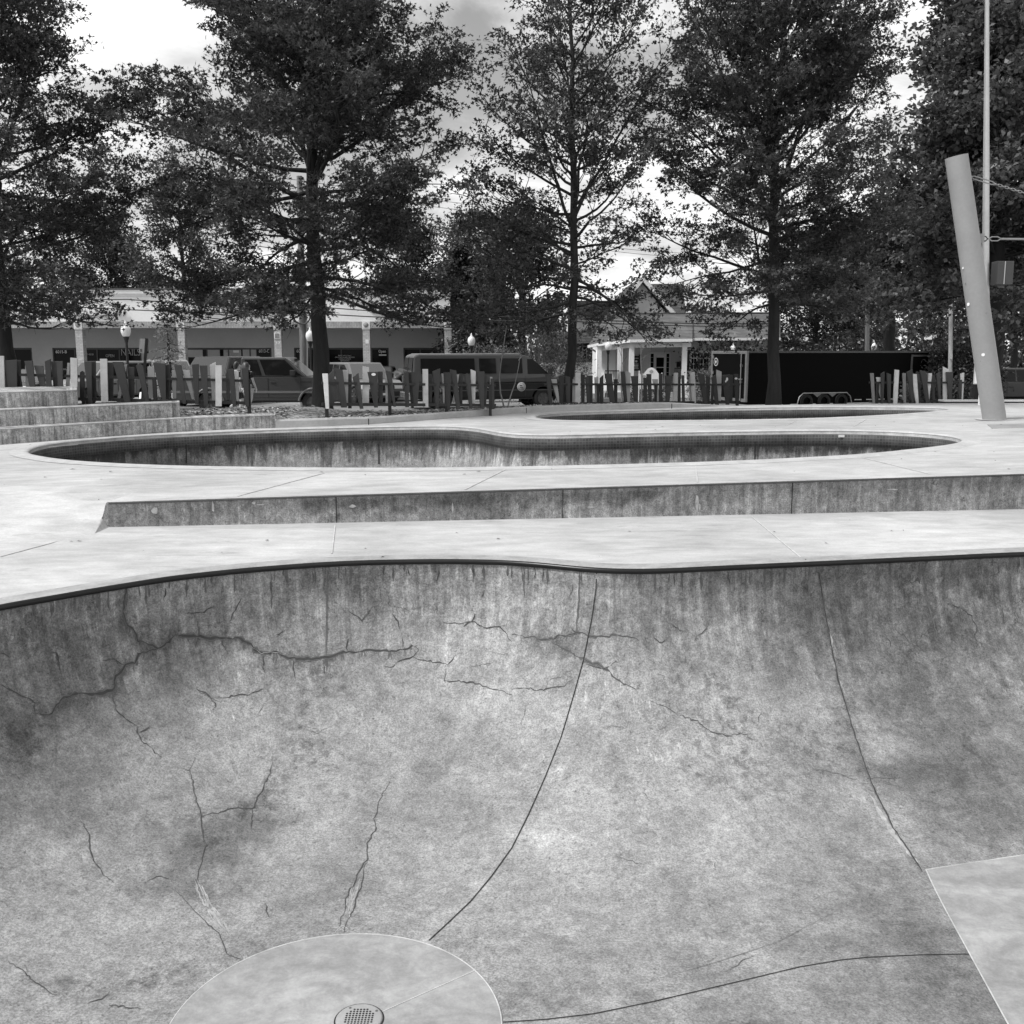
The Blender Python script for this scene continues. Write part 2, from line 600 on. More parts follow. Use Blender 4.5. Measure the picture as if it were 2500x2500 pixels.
circ = [(cc.x + math.cos(a) * r0, cc.y + math.sin(a) * r0) for a in np.linspace(R(268), a0 + .25, 9)]
C1 = smooth_closed([tuple(v[:2]) for v in vis] + rest + circ, .05, 10)

p2 = [(65, 1105), (97, 1089.5), (194, 1076), (388, 1061.5), (647, 1050), (906, 1043), (1060, 1041), (1120, 1042.5), (1172, 1047.5), (1215, 1055.5), (1262, 1061), (1340, 1062.5), (1444, 1060.5), (1703, 1055),
      (1962, 1051.6), (2091, 1052), (2220, 1056.5), (2317, 1065), (2353, 1076), (2324, 1087), (2220, 1100), (2091, 1112), (1897, 1123),
      (1703, 1131), (1444, 1138), (1250, 1142), (970, 1145), (647, 1143), (388, 1138), (194, 1128), (97, 1116)]
C2 = smooth_closed([tuple(G(a, b, zu)[:2]) for a, b in p2], .06, 14)
p3 = [(1305, 1018), (1334, 1011.5), (1412, 1007), (1573, 1001.8), (1761, 996.8), (1962, 994), (2156, 994.3), (2285, 996.3), (2324, 999.5), (2285, 1005.5), (2156, 1014.7),
      (1962, 1023), (1768, 1026.5), (1573, 1028), (1412, 1028), (1328, 1025)]
C3 = smooth_closed([tuple(G(a, b, zu)[:2]) for a, b in p3], .08, 16)

# ---- decks
def sheet(name, V, F, zf, mat):
    mb = MB()
    mb.add([(x, y, zf(x, y)) for x, y in V], [tuple(f) for f in F], 0, True)
    return mb.build(name, mat, fixnormals=False)
xs_edge = sorted(set(np.round(np.concatenate([np.arange(-22, 24.01, 1.0), np.arange(XL - .3, XL + .3, .015)]), 4)))
rl = [(float(x), float(yr(x))) for x in xs_edge]
jit = np.stack([g.ravel() for g in np.meshgrid(np.arange(XL - 2.0, XL + .1, .12), np.arange(ra.y - 1.2, ra.y + 1.8, .12))], 1)
V, F = fill([(-22, -8), (24, -8)] + rl[::-1], [C1[::1]], .8, jit)
structure(sheet('deck', V, F, z_low, M_DECK))
V, F = fill(rl + [(p.x, p.y) for p in BP[::-1]], [C2, C3], .8, jit)
structure(sheet('upper_deck', V, F, z_up, M_DECK))

# ---- the long ledge between them
led = thing('concrete_ledge', 'long low concrete ledge with a dark scuffed face between the two white decks', 'ledge', (ra.x, ra.y, 0))
mb = MB(); us = []
xs = list(np.arange(XL - .1, XL + .1, .01)) + list(np.arange(XL + .1, 24, .1))
vs = []
for x in xs:
    y = yr(x)
    zl, zt = z_low(x, y), z_up(x, y)
    for k in range(6):
        t = k / 5
        vs.append((x, y - .0 + .012 * math.sin(t * 3.14), zl + (zt - zl) * t)); us.append((x, zt - (zl + (zt - zl) * t)))
fs = [(i * 6 + k, (i + 1) * 6 + k, (i + 1) * 6 + k + 1, i * 6 + k + 1) for i in range(len(xs) - 1) for k in range(5)]
mb.add(vs, fs, 0, True)
face = mb.build('ledge_face', M_RISER, led, fixnormals=False)
uvl = face.data.uv_layers.new(name='wall')
uvl.data.foreach_set('uv', np.array([us[l.vertex_index] for l in face.data.loops]).ravel())
# dark damp band that runs along the face
st = face.data.attributes.new('stain_shade', 'FLOAT', 'POINT')
rs = np.random.RandomState(3)
wob = np.interp(np.arange(len(xs)), np.arange(0, len(xs), 3), rs.uniform(.25, .75, len(np.arange(0, len(xs), 3))))
vals = []
for i, x in enumerate(xs):
    band = -.42 if -2.1 < x < 1.6 else 0
    for k in range(6):
        t = k / 5
        vals.append(band if (t > wob[i] and t < .95) else (0.12 if x > 1.6 else -.02))
st.data.foreach_set('value', vals)
edge = MB()
edge.tube([(x, yr(x) - .004, z_up(x, yr(x)) - .012) for x in np.arange(XL + .05, 24, .3)], .009, 6)
edge.build('steel_edge', grey(.06, .5, .4, 6, name='worn_edge_steel'), led)
jm = MB()
for px in (822, 1374, 1932):
    a = G(px, 1287 - 44 * (px - 270) / 2230)
    jm.box(a.x - .004, a.x + .004, a.y - .004, a.y + .004, .0, zu(a.x) - .004)
merge_into(face, jm, [M_JOINT])
# loose chips and scuffs on the face
sm = MB()
for px, py, w, h in ((378, 1247, .05, .05), (520, 1238, .02, .08), (1105, 1240, .015, .07), (1702, 1226, .025, .13), (1708, 1238, .02, .05), (860, 1236, .05, .025), (635, 1232, .06, .012), (1445, 1238, .08, .012), (2180, 1195, .09, .012), (620, 1228, .03, .02)):
    a = P(px, py, yr(P(px, py, ra.y).x) - .004)
    a = P(px, py, yr(a.x) - .004)
    q = [(a.x + w * (.5 + .3 * rs.rand()) * math.cos(t), a.y, a.z + h * (.5 + .35 * rs.rand()) * math.sin(t)) for t in np.linspace(0, 6.28, 9)[:-1]]
    sm.add(q, [tuple(range(8))])
merge_into(face, sm, [M_EFFLO])

# ---- bowls
def bowl_surface(name, C, zt, prof, floor_step, mats, parent, blobs=None, rows_mat=None, pour=None):
    C = np.roll(C, -int(np.argmin(C[:, 1])), 0)
    n = len(C)
    T = np.roll(C, -3, 0) - np.roll(C, 3, 0)
    T /= np.linalg.norm(T, axis=1)[:, None]
    for _ in range(30):
        T = .25 * np.roll(T, 1, 0) + .5 * T + .25 * np.roll(T, -1, 0)
        T /= np.linalg.norm(T, axis=1)[:, None]
    Nn = np.stack([-T[:, 1], T[:, 0]], 1)
    arc = np.concatenate([[0], np.cumsum(np.linalg.norm(np.diff(np.vstack([C, C[:1]]), axis=0), axis=1))])
    idx = list(range(n)) + [0]
    vs = []; uv = []
    ln = 0
    for j, (s, dz) in enumerate(prof):
        if j: ln += math.hypot(s - prof[j - 1][0], dz - prof[j - 1][1])
        for i, k in enumerate(idx):
            q = C[k] + Nn[k] * s
            vs.append((q[0], q[1], zt(C[k][0]) + dz)); uv.append((arc[i], ln))
    m = n + 1
    mb = MB()
    fs = [[], [], []]
    for j in range(len(prof) - 1):
        mi = rows_mat[j] if rows_mat else 0
        for i in range(n):
            fs[mi].append((j * m + i, j * m + i + 1, (j + 1) * m + i + 1, (j + 1) * m + i))
    allf = []
    for mi in range(3):
        allf += [(f, mi) for f in fs[mi]]
    loop = [vs[(len(prof) - 1) * m + i][:2] for i in range(n)]
    zb = float(np.mean([vs[(len(prof) - 1) * m + i][2] for i in range(n)]))
    V, F = fill(loop, [], floor_step)
    o = len(vs)
    vs += [(x, y, zb) for x, y in V]
    uv += [(x, ln + .5) for x, y in V]
    allf += [(tuple(int(a) + o for a in f), rows_mat[-1] if rows_mat else 0) for f in F]
    mb.v = vs; mb.f = [list(f) for f, _ in allf]; mb.m = [k for _, k in allf]; mb.sm = [True] * len(allf)
    tree = BVHTree.FromPolygons([Vector(v) for v in vs], mb.f)
    stain_shade = np.zeros(len(vs))
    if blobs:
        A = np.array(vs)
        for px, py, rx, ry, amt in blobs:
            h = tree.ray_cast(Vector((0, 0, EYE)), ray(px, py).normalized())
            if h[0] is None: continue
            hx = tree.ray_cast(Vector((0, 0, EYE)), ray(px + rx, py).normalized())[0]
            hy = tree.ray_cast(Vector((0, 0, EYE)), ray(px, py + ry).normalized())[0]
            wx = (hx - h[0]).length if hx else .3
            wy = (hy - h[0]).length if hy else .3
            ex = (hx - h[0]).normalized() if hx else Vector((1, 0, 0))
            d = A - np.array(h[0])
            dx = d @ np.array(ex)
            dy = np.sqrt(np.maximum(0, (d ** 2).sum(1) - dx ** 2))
            stain_shade += amt * np.exp(-(dx / wx) ** 2 - (dy / wy) ** 2)
    if pour is not None: stain_shade += pour(np.array(vs))
    ob = mb.build(name, mats, parent, fixnormals=False)
    l = ob.data.uv_layers.new(name='wall')
    ids = np.zeros(len(ob.data.loops), int)
    ob.data.loops.foreach_get('vertex_index', ids)
    l.data.foreach_set('uv', np.array(uv)[ids].ravel())
    at = ob.data.attributes.new('stain_shade', 'FLOAT', 'POINT')
    at.data.foreach_set('value', stain_shade)
    return ob, tree, C, Nn

D1, S1 = 1.65, 2.45
th = np.linspace(0, math.pi / 2, 34)
prof1 = [(0, 0.0), (.012, -.07)] + [(S1 * (1 - math.cos(t)), -.07 - (D1 - .07) * math.sin(t)) for t in th[1:]]
bowl = thing('skate_bowl', 'large cracked concrete skate bowl in the foreground with black steel coping', 'skate bowl', (-.78, 4.65, 0))
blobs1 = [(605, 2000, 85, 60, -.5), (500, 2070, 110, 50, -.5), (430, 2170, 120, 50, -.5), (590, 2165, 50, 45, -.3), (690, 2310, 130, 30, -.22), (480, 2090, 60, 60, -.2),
          (40, 1620, 300, 300, -.24), (30, 1950, 260, 220, -.16), (200, 1480, 300, 140, -.14), (200, 2020, 60, 80, -.2), (150, 2230, 150, 60, -.16), (60, 2350, 160, 60, -.12), (260, 1560, 70, 90, -.16),  # broad blobs paint in the left wall's shade, smaller ones are stains
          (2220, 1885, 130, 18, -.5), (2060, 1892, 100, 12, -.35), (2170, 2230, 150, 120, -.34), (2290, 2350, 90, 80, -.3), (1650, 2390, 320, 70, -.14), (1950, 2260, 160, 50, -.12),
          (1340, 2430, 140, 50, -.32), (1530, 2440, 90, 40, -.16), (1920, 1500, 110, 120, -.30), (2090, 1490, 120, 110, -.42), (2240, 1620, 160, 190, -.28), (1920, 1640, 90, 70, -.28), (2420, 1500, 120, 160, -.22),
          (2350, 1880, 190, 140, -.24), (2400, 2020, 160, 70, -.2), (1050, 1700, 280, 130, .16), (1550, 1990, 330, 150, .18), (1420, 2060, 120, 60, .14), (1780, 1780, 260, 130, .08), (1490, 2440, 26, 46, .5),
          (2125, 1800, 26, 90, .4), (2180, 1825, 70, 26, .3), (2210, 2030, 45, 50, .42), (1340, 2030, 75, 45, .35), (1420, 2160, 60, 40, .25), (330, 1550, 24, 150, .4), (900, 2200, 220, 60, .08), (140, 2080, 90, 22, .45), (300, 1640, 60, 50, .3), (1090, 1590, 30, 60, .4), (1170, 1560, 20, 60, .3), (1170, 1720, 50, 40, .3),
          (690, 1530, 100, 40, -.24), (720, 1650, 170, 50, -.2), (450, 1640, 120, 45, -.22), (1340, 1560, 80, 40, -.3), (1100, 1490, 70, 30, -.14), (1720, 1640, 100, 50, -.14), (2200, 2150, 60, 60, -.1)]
mk = [(475, 365), (462, 450), (470, 490), (505, 525), (520, 560), (560, 578), (600, 590), (640, 565), (660, 540), (720, 548), (800, 550), (905, 552), (945, 580), (985, 612), (1040, 607), (1100, 632), (1170, 630), (1250, 625), (1310, 605), (1400, 600), (1470, 605), (1530, 590)]
mk2 = [(510, 645), (470, 655), (440, 700), (430, 745), (380, 762), (285, 762), (240, 780), (205, 815), (130, 800), (75, 770)]
mk3 = [(1932 + 60, 550), (1932 + 130, 565), (1932 + 190, 545), (1932 + 240, 530), (1932 + 300, 545), (1932 + 400, 540), (2132, 590), (2200, 630), (2290, 670)]
for l_, am in ((mk, -.34), (mk2, -.3), (mk3, -.36)):
    for (xa, ya), (xb, yb_) in zip(l_[:-1], l_[1:]):
        for t_ in (0, .5):
            x_, y_ = (xa + (xb - xa) * t_) / 1.5456, 1200 + (ya + (yb_ - ya) * t_) / 1.5456
            blobs1.append((x_, y_ + 3, 15, 11, am * .6)); blobs1.append((x_, y_ + 14, 12, 20, am * .3))
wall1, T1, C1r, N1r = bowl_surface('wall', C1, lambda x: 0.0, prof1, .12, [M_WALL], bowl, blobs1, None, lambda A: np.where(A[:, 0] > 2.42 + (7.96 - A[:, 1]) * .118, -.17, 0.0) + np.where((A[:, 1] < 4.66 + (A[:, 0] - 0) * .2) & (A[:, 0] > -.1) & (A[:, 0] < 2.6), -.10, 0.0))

def hit(px, py):
    h = T1.ray_cast(Vector((0, 0, EYE)), ray(px, py).normalized())
    return h[0], h[1]

def ribbon(mb, px_list, width, mat=0, jitter=0.0, sub=3, seed=0, lift=.004, taper=True, vary=.5):
    rg = random.Random(seed)
    jx = jy = 0.0
    pts = [px_list[0]]
    for a, b in zip(px_list[:-1], px_list[1:]):
        L = math.hypot(b[0] - a[0], b[1] - a[1])
        n = max(1, int(L / 7)) if jitter else max(1, int(L / 25))
        for i in range(1, n + 1):
            t = i / n
            j = jitter * .75
            jx = jx * .55 + rg.uniform(-j, j); jy = jy * .55 + rg.uniform(-j, j)
            pts.append((a[0] + (b[0] - a[0]) * t + jx, a[1] + (b[1] - a[1]) * t + jy))
    W = []; Nv = []
    for p in pts:
        h, nn = hit(*p)
        if h is None: continue
        if nn.dot(Vector((0, 0, EYE)) - h) < 0: nn = -nn
        W.append(h + nn * lift); Nv.append(nn)
    if len(W) < 2: return
    vs = []
    m = len(W)
    for i in range(m):
        t = (W[min(i + 1, m - 1)] - W[max(i - 1, 0)])
        x = t.cross(Nv[i])
        if x.length < 1e-9: x = Vector((1, 0, 0))
        x.normalize()
        w = width * (1 + rg.uniform(-vary, vary))
        if taper: w *= min(1, .25 + 2.2 * min(i, m - 1 - i) / m)
        vs += [W[i] - x * w / 2, W[i] + x * w / 2]
    mb.add(vs, [(2 * i, 2 * i + 1, 2 * i + 3, 2 * i + 2) for i in range(m - 1)], mat)

def cA(l, ox=0, oy=1200): return [(ox + x / 1.5456, oy + y / 1.5456) for x, y in l]
big = [[(475, 365), (462, 450), (470, 490), (505, 525), (520, 560), (560, 578), (600, 590), (640, 565), (660, 540), (720, 548), (800, 550), (905, 552), (945, 580), (985, 612), (1040, 607), (1100, 632), (1170, 630), (1250, 625), (1310, 605), (1400, 600), (1470, 605), (1530, 590), (1555, 580)],
       [(600, 590), (550, 605), (520, 618), (510, 645), (470, 655), (465, 680), (440, 700), (430, 745), (380, 762), (285, 762), (240, 780), (205, 815), (190, 840), (130, 840)]]
med = [[(470, 655), (430, 632), (390, 635)], [(0, 730), (40, 745), (75, 770), (130, 795), (155, 795)], [(130, 795), (128, 840)],
       [(425, 765), (440, 820), (480, 865), (515, 885), (525, 930), (560, 960), (600, 1000)], [(520, 910), (570, 895)], [(740, 745), (800, 775), (815, 800), (805, 825)],
       [(815, 780), (900, 768), (960, 760), (1000, 745)], [(870, 490), (880, 460), (905, 430), (915, 400)], [(1310, 450), (1360, 490), (1410, 440), (1430, 435)],
       [(1480, 460), (1500, 480), (1515, 520)], [(1518, 550), (1520, 585)], [(1315, 555), (1310, 600)], [(1555, 580), (1575, 600), (1545, 632), (1480, 660), (1440, 655)],
       [(1560, 625), (1620, 640), (1690, 655), (1720, 620)], [(1680, 655), (1675, 710), (1740, 715), (1800, 725), (1870, 745), (1932, 765)],
       [(1670, 490), (1740, 495), (1780, 490), (1830, 512), (1885, 515), (1910, 530), (1932, 570)], [(1780, 490), (1790, 460)], [(1750, 510), (1780, 490)],
       [(625, 365), (620, 410)], [(1072, 290), (1068, 320)], [(1448, 280), (1452, 315)], [(1658, 285), (1650, 335), (1635, 335)], [(1302, 285), (1298, 318)], [(1540, 290), (1545, 322)],
       [(750, 508), (752, 548)], [(850, 520), (848, 552)], [(745, 560), (742, 590)], [(838, 560), (848, 600)], [(990, 620), (995, 690)], [(1105, 635), (1112, 700)], [(1218, 635), (1218, 690)],
       [(210, 600), (235, 680)], [(640, 560), (640, 525)], [(190, 605), (215, 610), (225, 655)], [(570, 560), (590, 555)], [(700, 460), (770, 450), (820, 430)], [(1040, 540), (1080, 525)],
       [(1815, 400), (1830, 370)], [(0, 610), (40, 628)], [(325, 530), (340, 555), (320, 560)]]
medB = [[(0, 540), (60, 550), (130, 565), (190, 545), (240, 530), (300, 545), (360, 545), (420, 540), (480, 560)], [(225, 515), (245, 540)], [(150, 570), (200, 590), (270, 630), (350, 670), (400, 710), (465, 748)],
        [(520, 790), (620, 840), (700, 870), (760, 905), (800, 920), (870, 915), (930, 945)], [(0, 748), (60, 742), (120, 750), (180, 740), (230, 715)], [(690, 550), (720, 525), (745, 505)],
        [(530, 540), (560, 575), (590, 560)], [(1650, 410), (1690, 440), (1730, 470), (1750, 520), (1745, 560), (1790, 600)], [(1770, 330), (1785, 380)], [(1850, 430), (1855, 500)], [(280, 650), (340, 670), (405, 640)],
        [(85, 280), (82, 330)], [(820, 300), (822, 355)], [(635, 305), (640, 330)], [(600, 500), (640, 530)], [(230, 350), (215, 390)], [(1790, 290), (1800, 320), (1840, 300), (1830, 270), (1800, 270)], [(1410, 540), (1430, 580)], [(1300, 330), (1300, 375)]]
medC = [[(735, 0), (720, 50), (730, 110), (745, 170), (760, 225), (755, 260), (775, 330), (760, 400), (750, 440), (748, 480)], [(760, 225), (820, 210), (880, 190), (960, 190), (970, 150), (1000, 110), (1020, 60), (1030, 20)],
        [(1470, 90), (1440, 150), (1415, 230), (1415, 280), (1390, 330), (1385, 380), (1350, 440), (1315, 500), (1295, 580), (1280, 640)], [(1385, 380), (1370, 440), (1355, 500), (1335, 560), (1310, 620), (1305, 655)],
        [(660, 500), (700, 545), (760, 600), (830, 670), (850, 710), (855, 745), (900, 755), (930, 775)], [(300, 235), (340, 300), (345, 380), (390, 445), (430, 470)],
        [(30, 770), (90, 810), (130, 850), (180, 885), (220, 895)], [(330, 930), (380, 910), (410, 885)], [(410, 935), (530, 950)], [(640, 460), (600, 450), (560, 470)], [(720, 50), (690, 40)], [(950, 190), (945, 270)], [(1000, 550), (1010, 600)]]
medD = [[(1085, 0), (1150, 40), (1220, 55), (1290, 85), (1350, 95)], [(1340, 75), (1420, 75), (1500, 70)], [(805, 70), (815, 100)], [(730, 385), (765, 390), (765, 420)], [(490, 130), (520, 160)], [(380, 370), (450, 390), (500, 410)], [(800, 810), (850, 780), (920, 745)]]
ck = MB()
for i, l in enumerate(big): ribbon(ck, cA(l), .034, 1, 4, seed=i, lift=.003, vary=.85); ribbon(ck, cA(l), .014, 0, 4, seed=i, lift=.005, vary=.8)
for i, l in enumerate(med): ribbon(ck, cA(l), .009, 1, 4, seed=40 + i, lift=.003, vary=.8); ribbon(ck, cA(l), .0035, 0, 4, seed=40 + i, lift=.005)
for i, l in enumerate(medB): ribbon(ck, cA(l, 1250), .018 if i in (0, 2) else .007, 1, 5, seed=90 + i, lift=.003, vary=.85); ribbon(ck, cA(l, 1250), .003, 0, 5, seed=90 + i, lift=.005)
for i, l in enumerate(medC): ribbon(ck, cA(l, 0, 1850), .0075, 1, 4, seed=140 + i, lift=.003); ribbon(ck, cA(l, 0, 1850), .0028, 0, 4, seed=140 + i, lift=.005)
for i, l in enumerate(medD): ribbon(ck, cA(l, 1250, 1850), .005, 1, 4, seed=190 + i, lift=.003)
# teeth of damp running down from the main cracks
for l in big:
    for (xa, ya), (xb, yb_) in zip(cA(l)[:-1], cA(l)[1:]):
        for _ in range(3):
            t_ = random.Random(int(xa * 7 + _ * 31)).random(); x = xa + (xb - xa) * t_; y = ya + (yb_ - ya) * t_
            q_ = random.Random(int(x * 13 + y))
            ribbon(ck, [(x, y - 3), (x + q_.uniform(-3, 3), y + q_.uniform(6, 24))], q_.uniform(.006, .018), 1, 2, seed=int(x), lift=.0028, vary=.6)
# fine random hairlines, mostly on the upper wall
rg = random.Random(11)
for i in range(45):
    x, y = rg.uniform(0, 2500), rg.uniform(1420, 1800)
    l = [(x, y)]
    a = rg.uniform(0, 6.28)
    for _ in range(rg.randint(2, 5)):
        a += rg.uniform(-1, 1)
        x += math.cos(a) * rg.uniform(8, 26); y += math.sin(a) * rg.uniform(6, 20)
        l.append((x, y))
    ribbon(ck, l, rg.uniform(.0015, .0035), 1, 5, seed=300 + i, lift=.003)
# short damp runs under the coping
for i in range(110):
    x = rg.uniform(0, 2500)
    y = float(np.interp(x, [a for a, _ in fp], [b for _, b in fp])) + 14
    ribbon(ck, [(x, y), (x + rg.uniform(-2, 2), y + rg.uniform(6, 46) * (1 if rg.random() < .8 else 2))], rg.uniform(.006, .022), 1, 2, seed=700 + i, lift=.0025)
merge_into(wall1, ck, [M_CRACK, M_CRACK2])
lb = MB()
ribbon(lb, cA([(945, 582), (985, 612), (1040, 607), (1075, 620)]), .005, 0, 2, seed=1, lift=.007)
for k_, (l_, w_, n_) in enumerate((([(745, 470), (775, 545), (830, 620), (862, 668)], 26, 7), ([(1345, 470), (1330, 530), (1312, 600)], 20, 6), ([(1260, 650), (1290, 638), (1310, 650)], 14, 5), ([(912, 765), (925, 745), (935, 760)], 12, 4))):
    for i in range(n_):
        o_ = (i / (n_ - 1) - .5) * w_
        ribbon(lb, cA([(x + o_ + rg.uniform(-4, 4), y + rg.uniform(-14, 14)) for x, y in l_], 0, 1850), rg.uniform(.004, .012), 0, 3, seed=50 + k_ * 10 + i, lift=.002, vary=.8)
ribbon(lb, cA([(1200, 540), (1210, 600)], 1250), .025, 0, 3, seed=6, lift=.002)
ribbon(lb, cA([(1350, 140), (1400, 220), (1440, 290), (1490, 350), (1545, 420)], 1250, 1850), .035, 0, 3, seed=7, lift=.002)
for i in range(70):
    x, y = rg.uniform(900, 1300), rg.uniform(1640, 1820)
    ribbon(lb, [(x, y), (x + rg.uniform(-3, 3), y + rg.uniform(3, 12))], rg.uniform(.004, .02), 0, 1, seed=i, lift=.002)
merge_into(wall1, lb, [M_EFFLO])
jb = MB()
ribbon(jb, [(1457, 1394), (1455, 1440), (1445, 1510), (1425, 1610), (1400, 1700), (1370, 1800), (1330, 1900), (1290, 1990), (1250, 2070), (1200, 2140), (1150, 2200), (1100, 2248), (1047, 2297)], .0075, 0, 0, vary=.1, taper=False)
ribbon(jb, [(1222, 2497), (1330, 2490), (1450, 2476), (1600, 2445), (1800, 2398), (1950, 2362), (2050, 2345), (2120, 2338), (2250, 2332), (2374, 2330)], .006, 0, 0, vary=.1, taper=False)
ribbon(jb, [(1570, 2400), (1750, 2350), (1900, 2300), (2060, 2215)], .003, 1, 0, vary=.4)
ribbon(jb, [(800, 1392), (798, 1450), (797, 1560), (796, 1640)], .012, 1, 1, vary=.3)
ribbon(jb, [(1998, 1395), (2010, 1480), (2030, 1580), (2045, 1660), (2075, 1760), (2105, 1850), (2135, 1930), (2180, 2020), (2250, 2126)], .014, 1, 2, vary=.4, taper=False)
ribbon(jb, [(1998, 1395), (2010, 1480), (2030, 1580), (2045, 1660), (2075, 1760), (2105, 1850), (2135, 1930), (2180, 2020), (2250, 2126)], .0045, 0, 1, vary=.4, taper=False, lift=.006)
ribbon(jb, [(2252, 1385), (2258, 1450), (2290, 1560)], .016, 1, 2, vary=.4)
ribbon(jb, [(1415, 1390), (1412, 1470), (1405, 1560)], .012, 1, 2, vary=.4)
merge_into(wall1, jb, [M_JOINT, M_CRACK2])

# steel coping pipe
cp = MB()
loop = [(q[0] + n_[0] * .006, q[1] + n_[1] * .006, -.021) for q, n_ in zip(C1r[::2], N1r[::2])]
cp.tube(loop + [loop[0]], .023, 8, cap=False)
cp.build('coping', M_COPE, bowl)
lip = MB()
vs = []
for q, n_ in zip(C1r, N1r):
    for s_, z_ in ((-.17, .0035), (-.01, .006), (.012, .002)):
        vs.append((q[0] + n_[0] * s_, q[1] + n_[1] * s_, z_))
n = len(C1r)
lip.add(vs, [(3 * i + k, 3 * ((i + 1) % n) + k, 3 * ((i + 1) % n) + k + 1, 3 * i + k + 1) for i in range(n) for k in range(2)], 0, True)
lip.build('lip', grey(.33, .7, .35, 5, name='rubbed_lip'), bowl, fixnormals=False)

# flat drain disc, its pale ring, the pale floor panel at the right
FZ = -D1
dc = Vector((-.885, 4.655)); dr = .835
disc_pts = []
for t in np.linspace(0, 2 * math.pi, 97)[:-1]:
    disc_pts.append((dc.x + dr * math.cos(t), dc.y + dr * math.sin(t)))
dm = MB()
dm.prism(disc_pts, lambda x, y: (x, y, FZ), lambda x, y: (x, y, FZ + .006))
disc = dm.build('floor_disc', M_PAD, bowl)
rm = MB()
rm.tube([(x, y, FZ + .004) for x, y in disc_pts] + [(disc_pts[0][0], disc_pts[0][1], FZ + .004)], .0048, 5, cap=False)
g0 = Vector((G(935, 2472, FZ).x, G(935, 2472, FZ).y, FZ + .007)); g1 = G(1160, 2372, FZ); g1.z = FZ + .007
rm.bar(g0, g1, .005, .003)
rm.build('sealed_joint', M_JLITE, disc)
gc = G(877, 2492, FZ)
gm = MB()
gm.lathe([(0, FZ + .016), (.108, FZ + .016), (.118, FZ + .012), (.118, FZ + .004)], (gc.x, gc.y, 0), 40)
gm.lathe([(.1195, FZ + .0065), (.123, FZ + .0105), (.127, FZ + .0065)], (gc.x, gc.y, 0), 40, 1)
for i in range(-5, 6):
    for j in range(-5, 6):
        if i * i + j * j < 24:
            gm.lathe([(0, FZ + .0175), (.006, FZ + .0175)], (gc.x + i * .0165, gc.y + j * .0165, 0), 8, 1)
for a in (.6, 2.2, 3.8, 5.4):
    gm.lathe([(0, FZ + .019), (.006, FZ + .0185), (.007, FZ + .016)], (gc.x + .098 * math.cos(a), gc.y + .098 * math.sin(a), 0), 8, 2)
gm.build('drain_grate', [grey(.36, .6, .15, 8, metal=.1, name='cast_grate'), M_JOINT, M_CRACK2], disc, fixnormals=False)
fl = [G(2260, 2134, FZ), G(2500, 2099, FZ)]
dirx = (fl[1] - fl[0]).normalized()
far = fl[0] + dirx * 4.6
e2 = G(2460, 2500, FZ)
dn = (e2 - fl[0]).normalized()
pan = [fl[0], fl[0] + dn * 2.6, far + dn * 2.6, far]
def drop(x, y):
    h = T1.ray_cast(Vector((x, y, .5)), Vector((0, 0, -1)))[0]
    return h.z if h is not None else FZ
pm = MB()
NU, NV = 24, 16
vs = []
for j in range(NV + 1):
    for i in range(NU + 1):
        q = fl[0].lerp(far, i / NU) + dn * 2.6 * (j / NV)
        vs.append((q.x, q.y, drop(q.x, q.y) + .006))
pm.add(vs, [(j * (NU + 1) + i, j * (NU + 1) + i + 1, (j + 1) * (NU + 1) + i + 1, (j + 1) * (NU + 1) + i) for j in range(NV) for i in range(NU)], 0, True)
pnl = pm.build('floor_panel', M_PAD, bowl, fixnormals=False)
qm = MB()
for A_, B_ in ((fl[0], fl[0] + dn * 2.6), (fl[0], far)):
    run = [A_.lerp(B_, t) for t in np.linspace(0, 1, 30)]
    qm.tube([(p.x, p.y, drop(p.x, p.y) + .005) for p in run], .0048, 5)
qm.build('sealed_joint', M_JLITE, pnl)

# far pools with tile bands
def tile_material():
    m, nt, b = nodes_of('tile_band')
    uv = nt.nodes.new('ShaderNodeUVMap'); uv.uv_map = 'wall'
    t = nt.nodes.new('ShaderNodeTexBrick')
    t.offset = 0
    nt.links.new(uv.outputs[0], t.inputs['Vector'])
    t.inputs['Scale'].default_value = 1
    t.inputs['Brick Width'].default_value = .052
    t.inputs['Row Height'].default_value = .046
    t.inputs['Mortar Size'].default_value = .006
    for nm, v in (('Color1', .045), ('Color2', .07), ('Mortar', .095)):
        t.inputs[nm].default_value = (v, v, v, 1)
    bw = nt.nodes.new('ShaderNodeRGBToBW')
    nt.links.new(t.outputs[0], bw.inputs[0])
    n1 = noise(nt, position(nt), 2, 5, .7)
    setval(nt, b, math_n(nt, 'MULTIPLY', bw.outputs[0], maprange(nt, n1, .3, .7, .6, 1.5)))
    b.inputs['Roughness'].default_value = .6
    b.inputs['Specular IOR Level'].default_value = .2
    return m
M_TILE = tile_material()
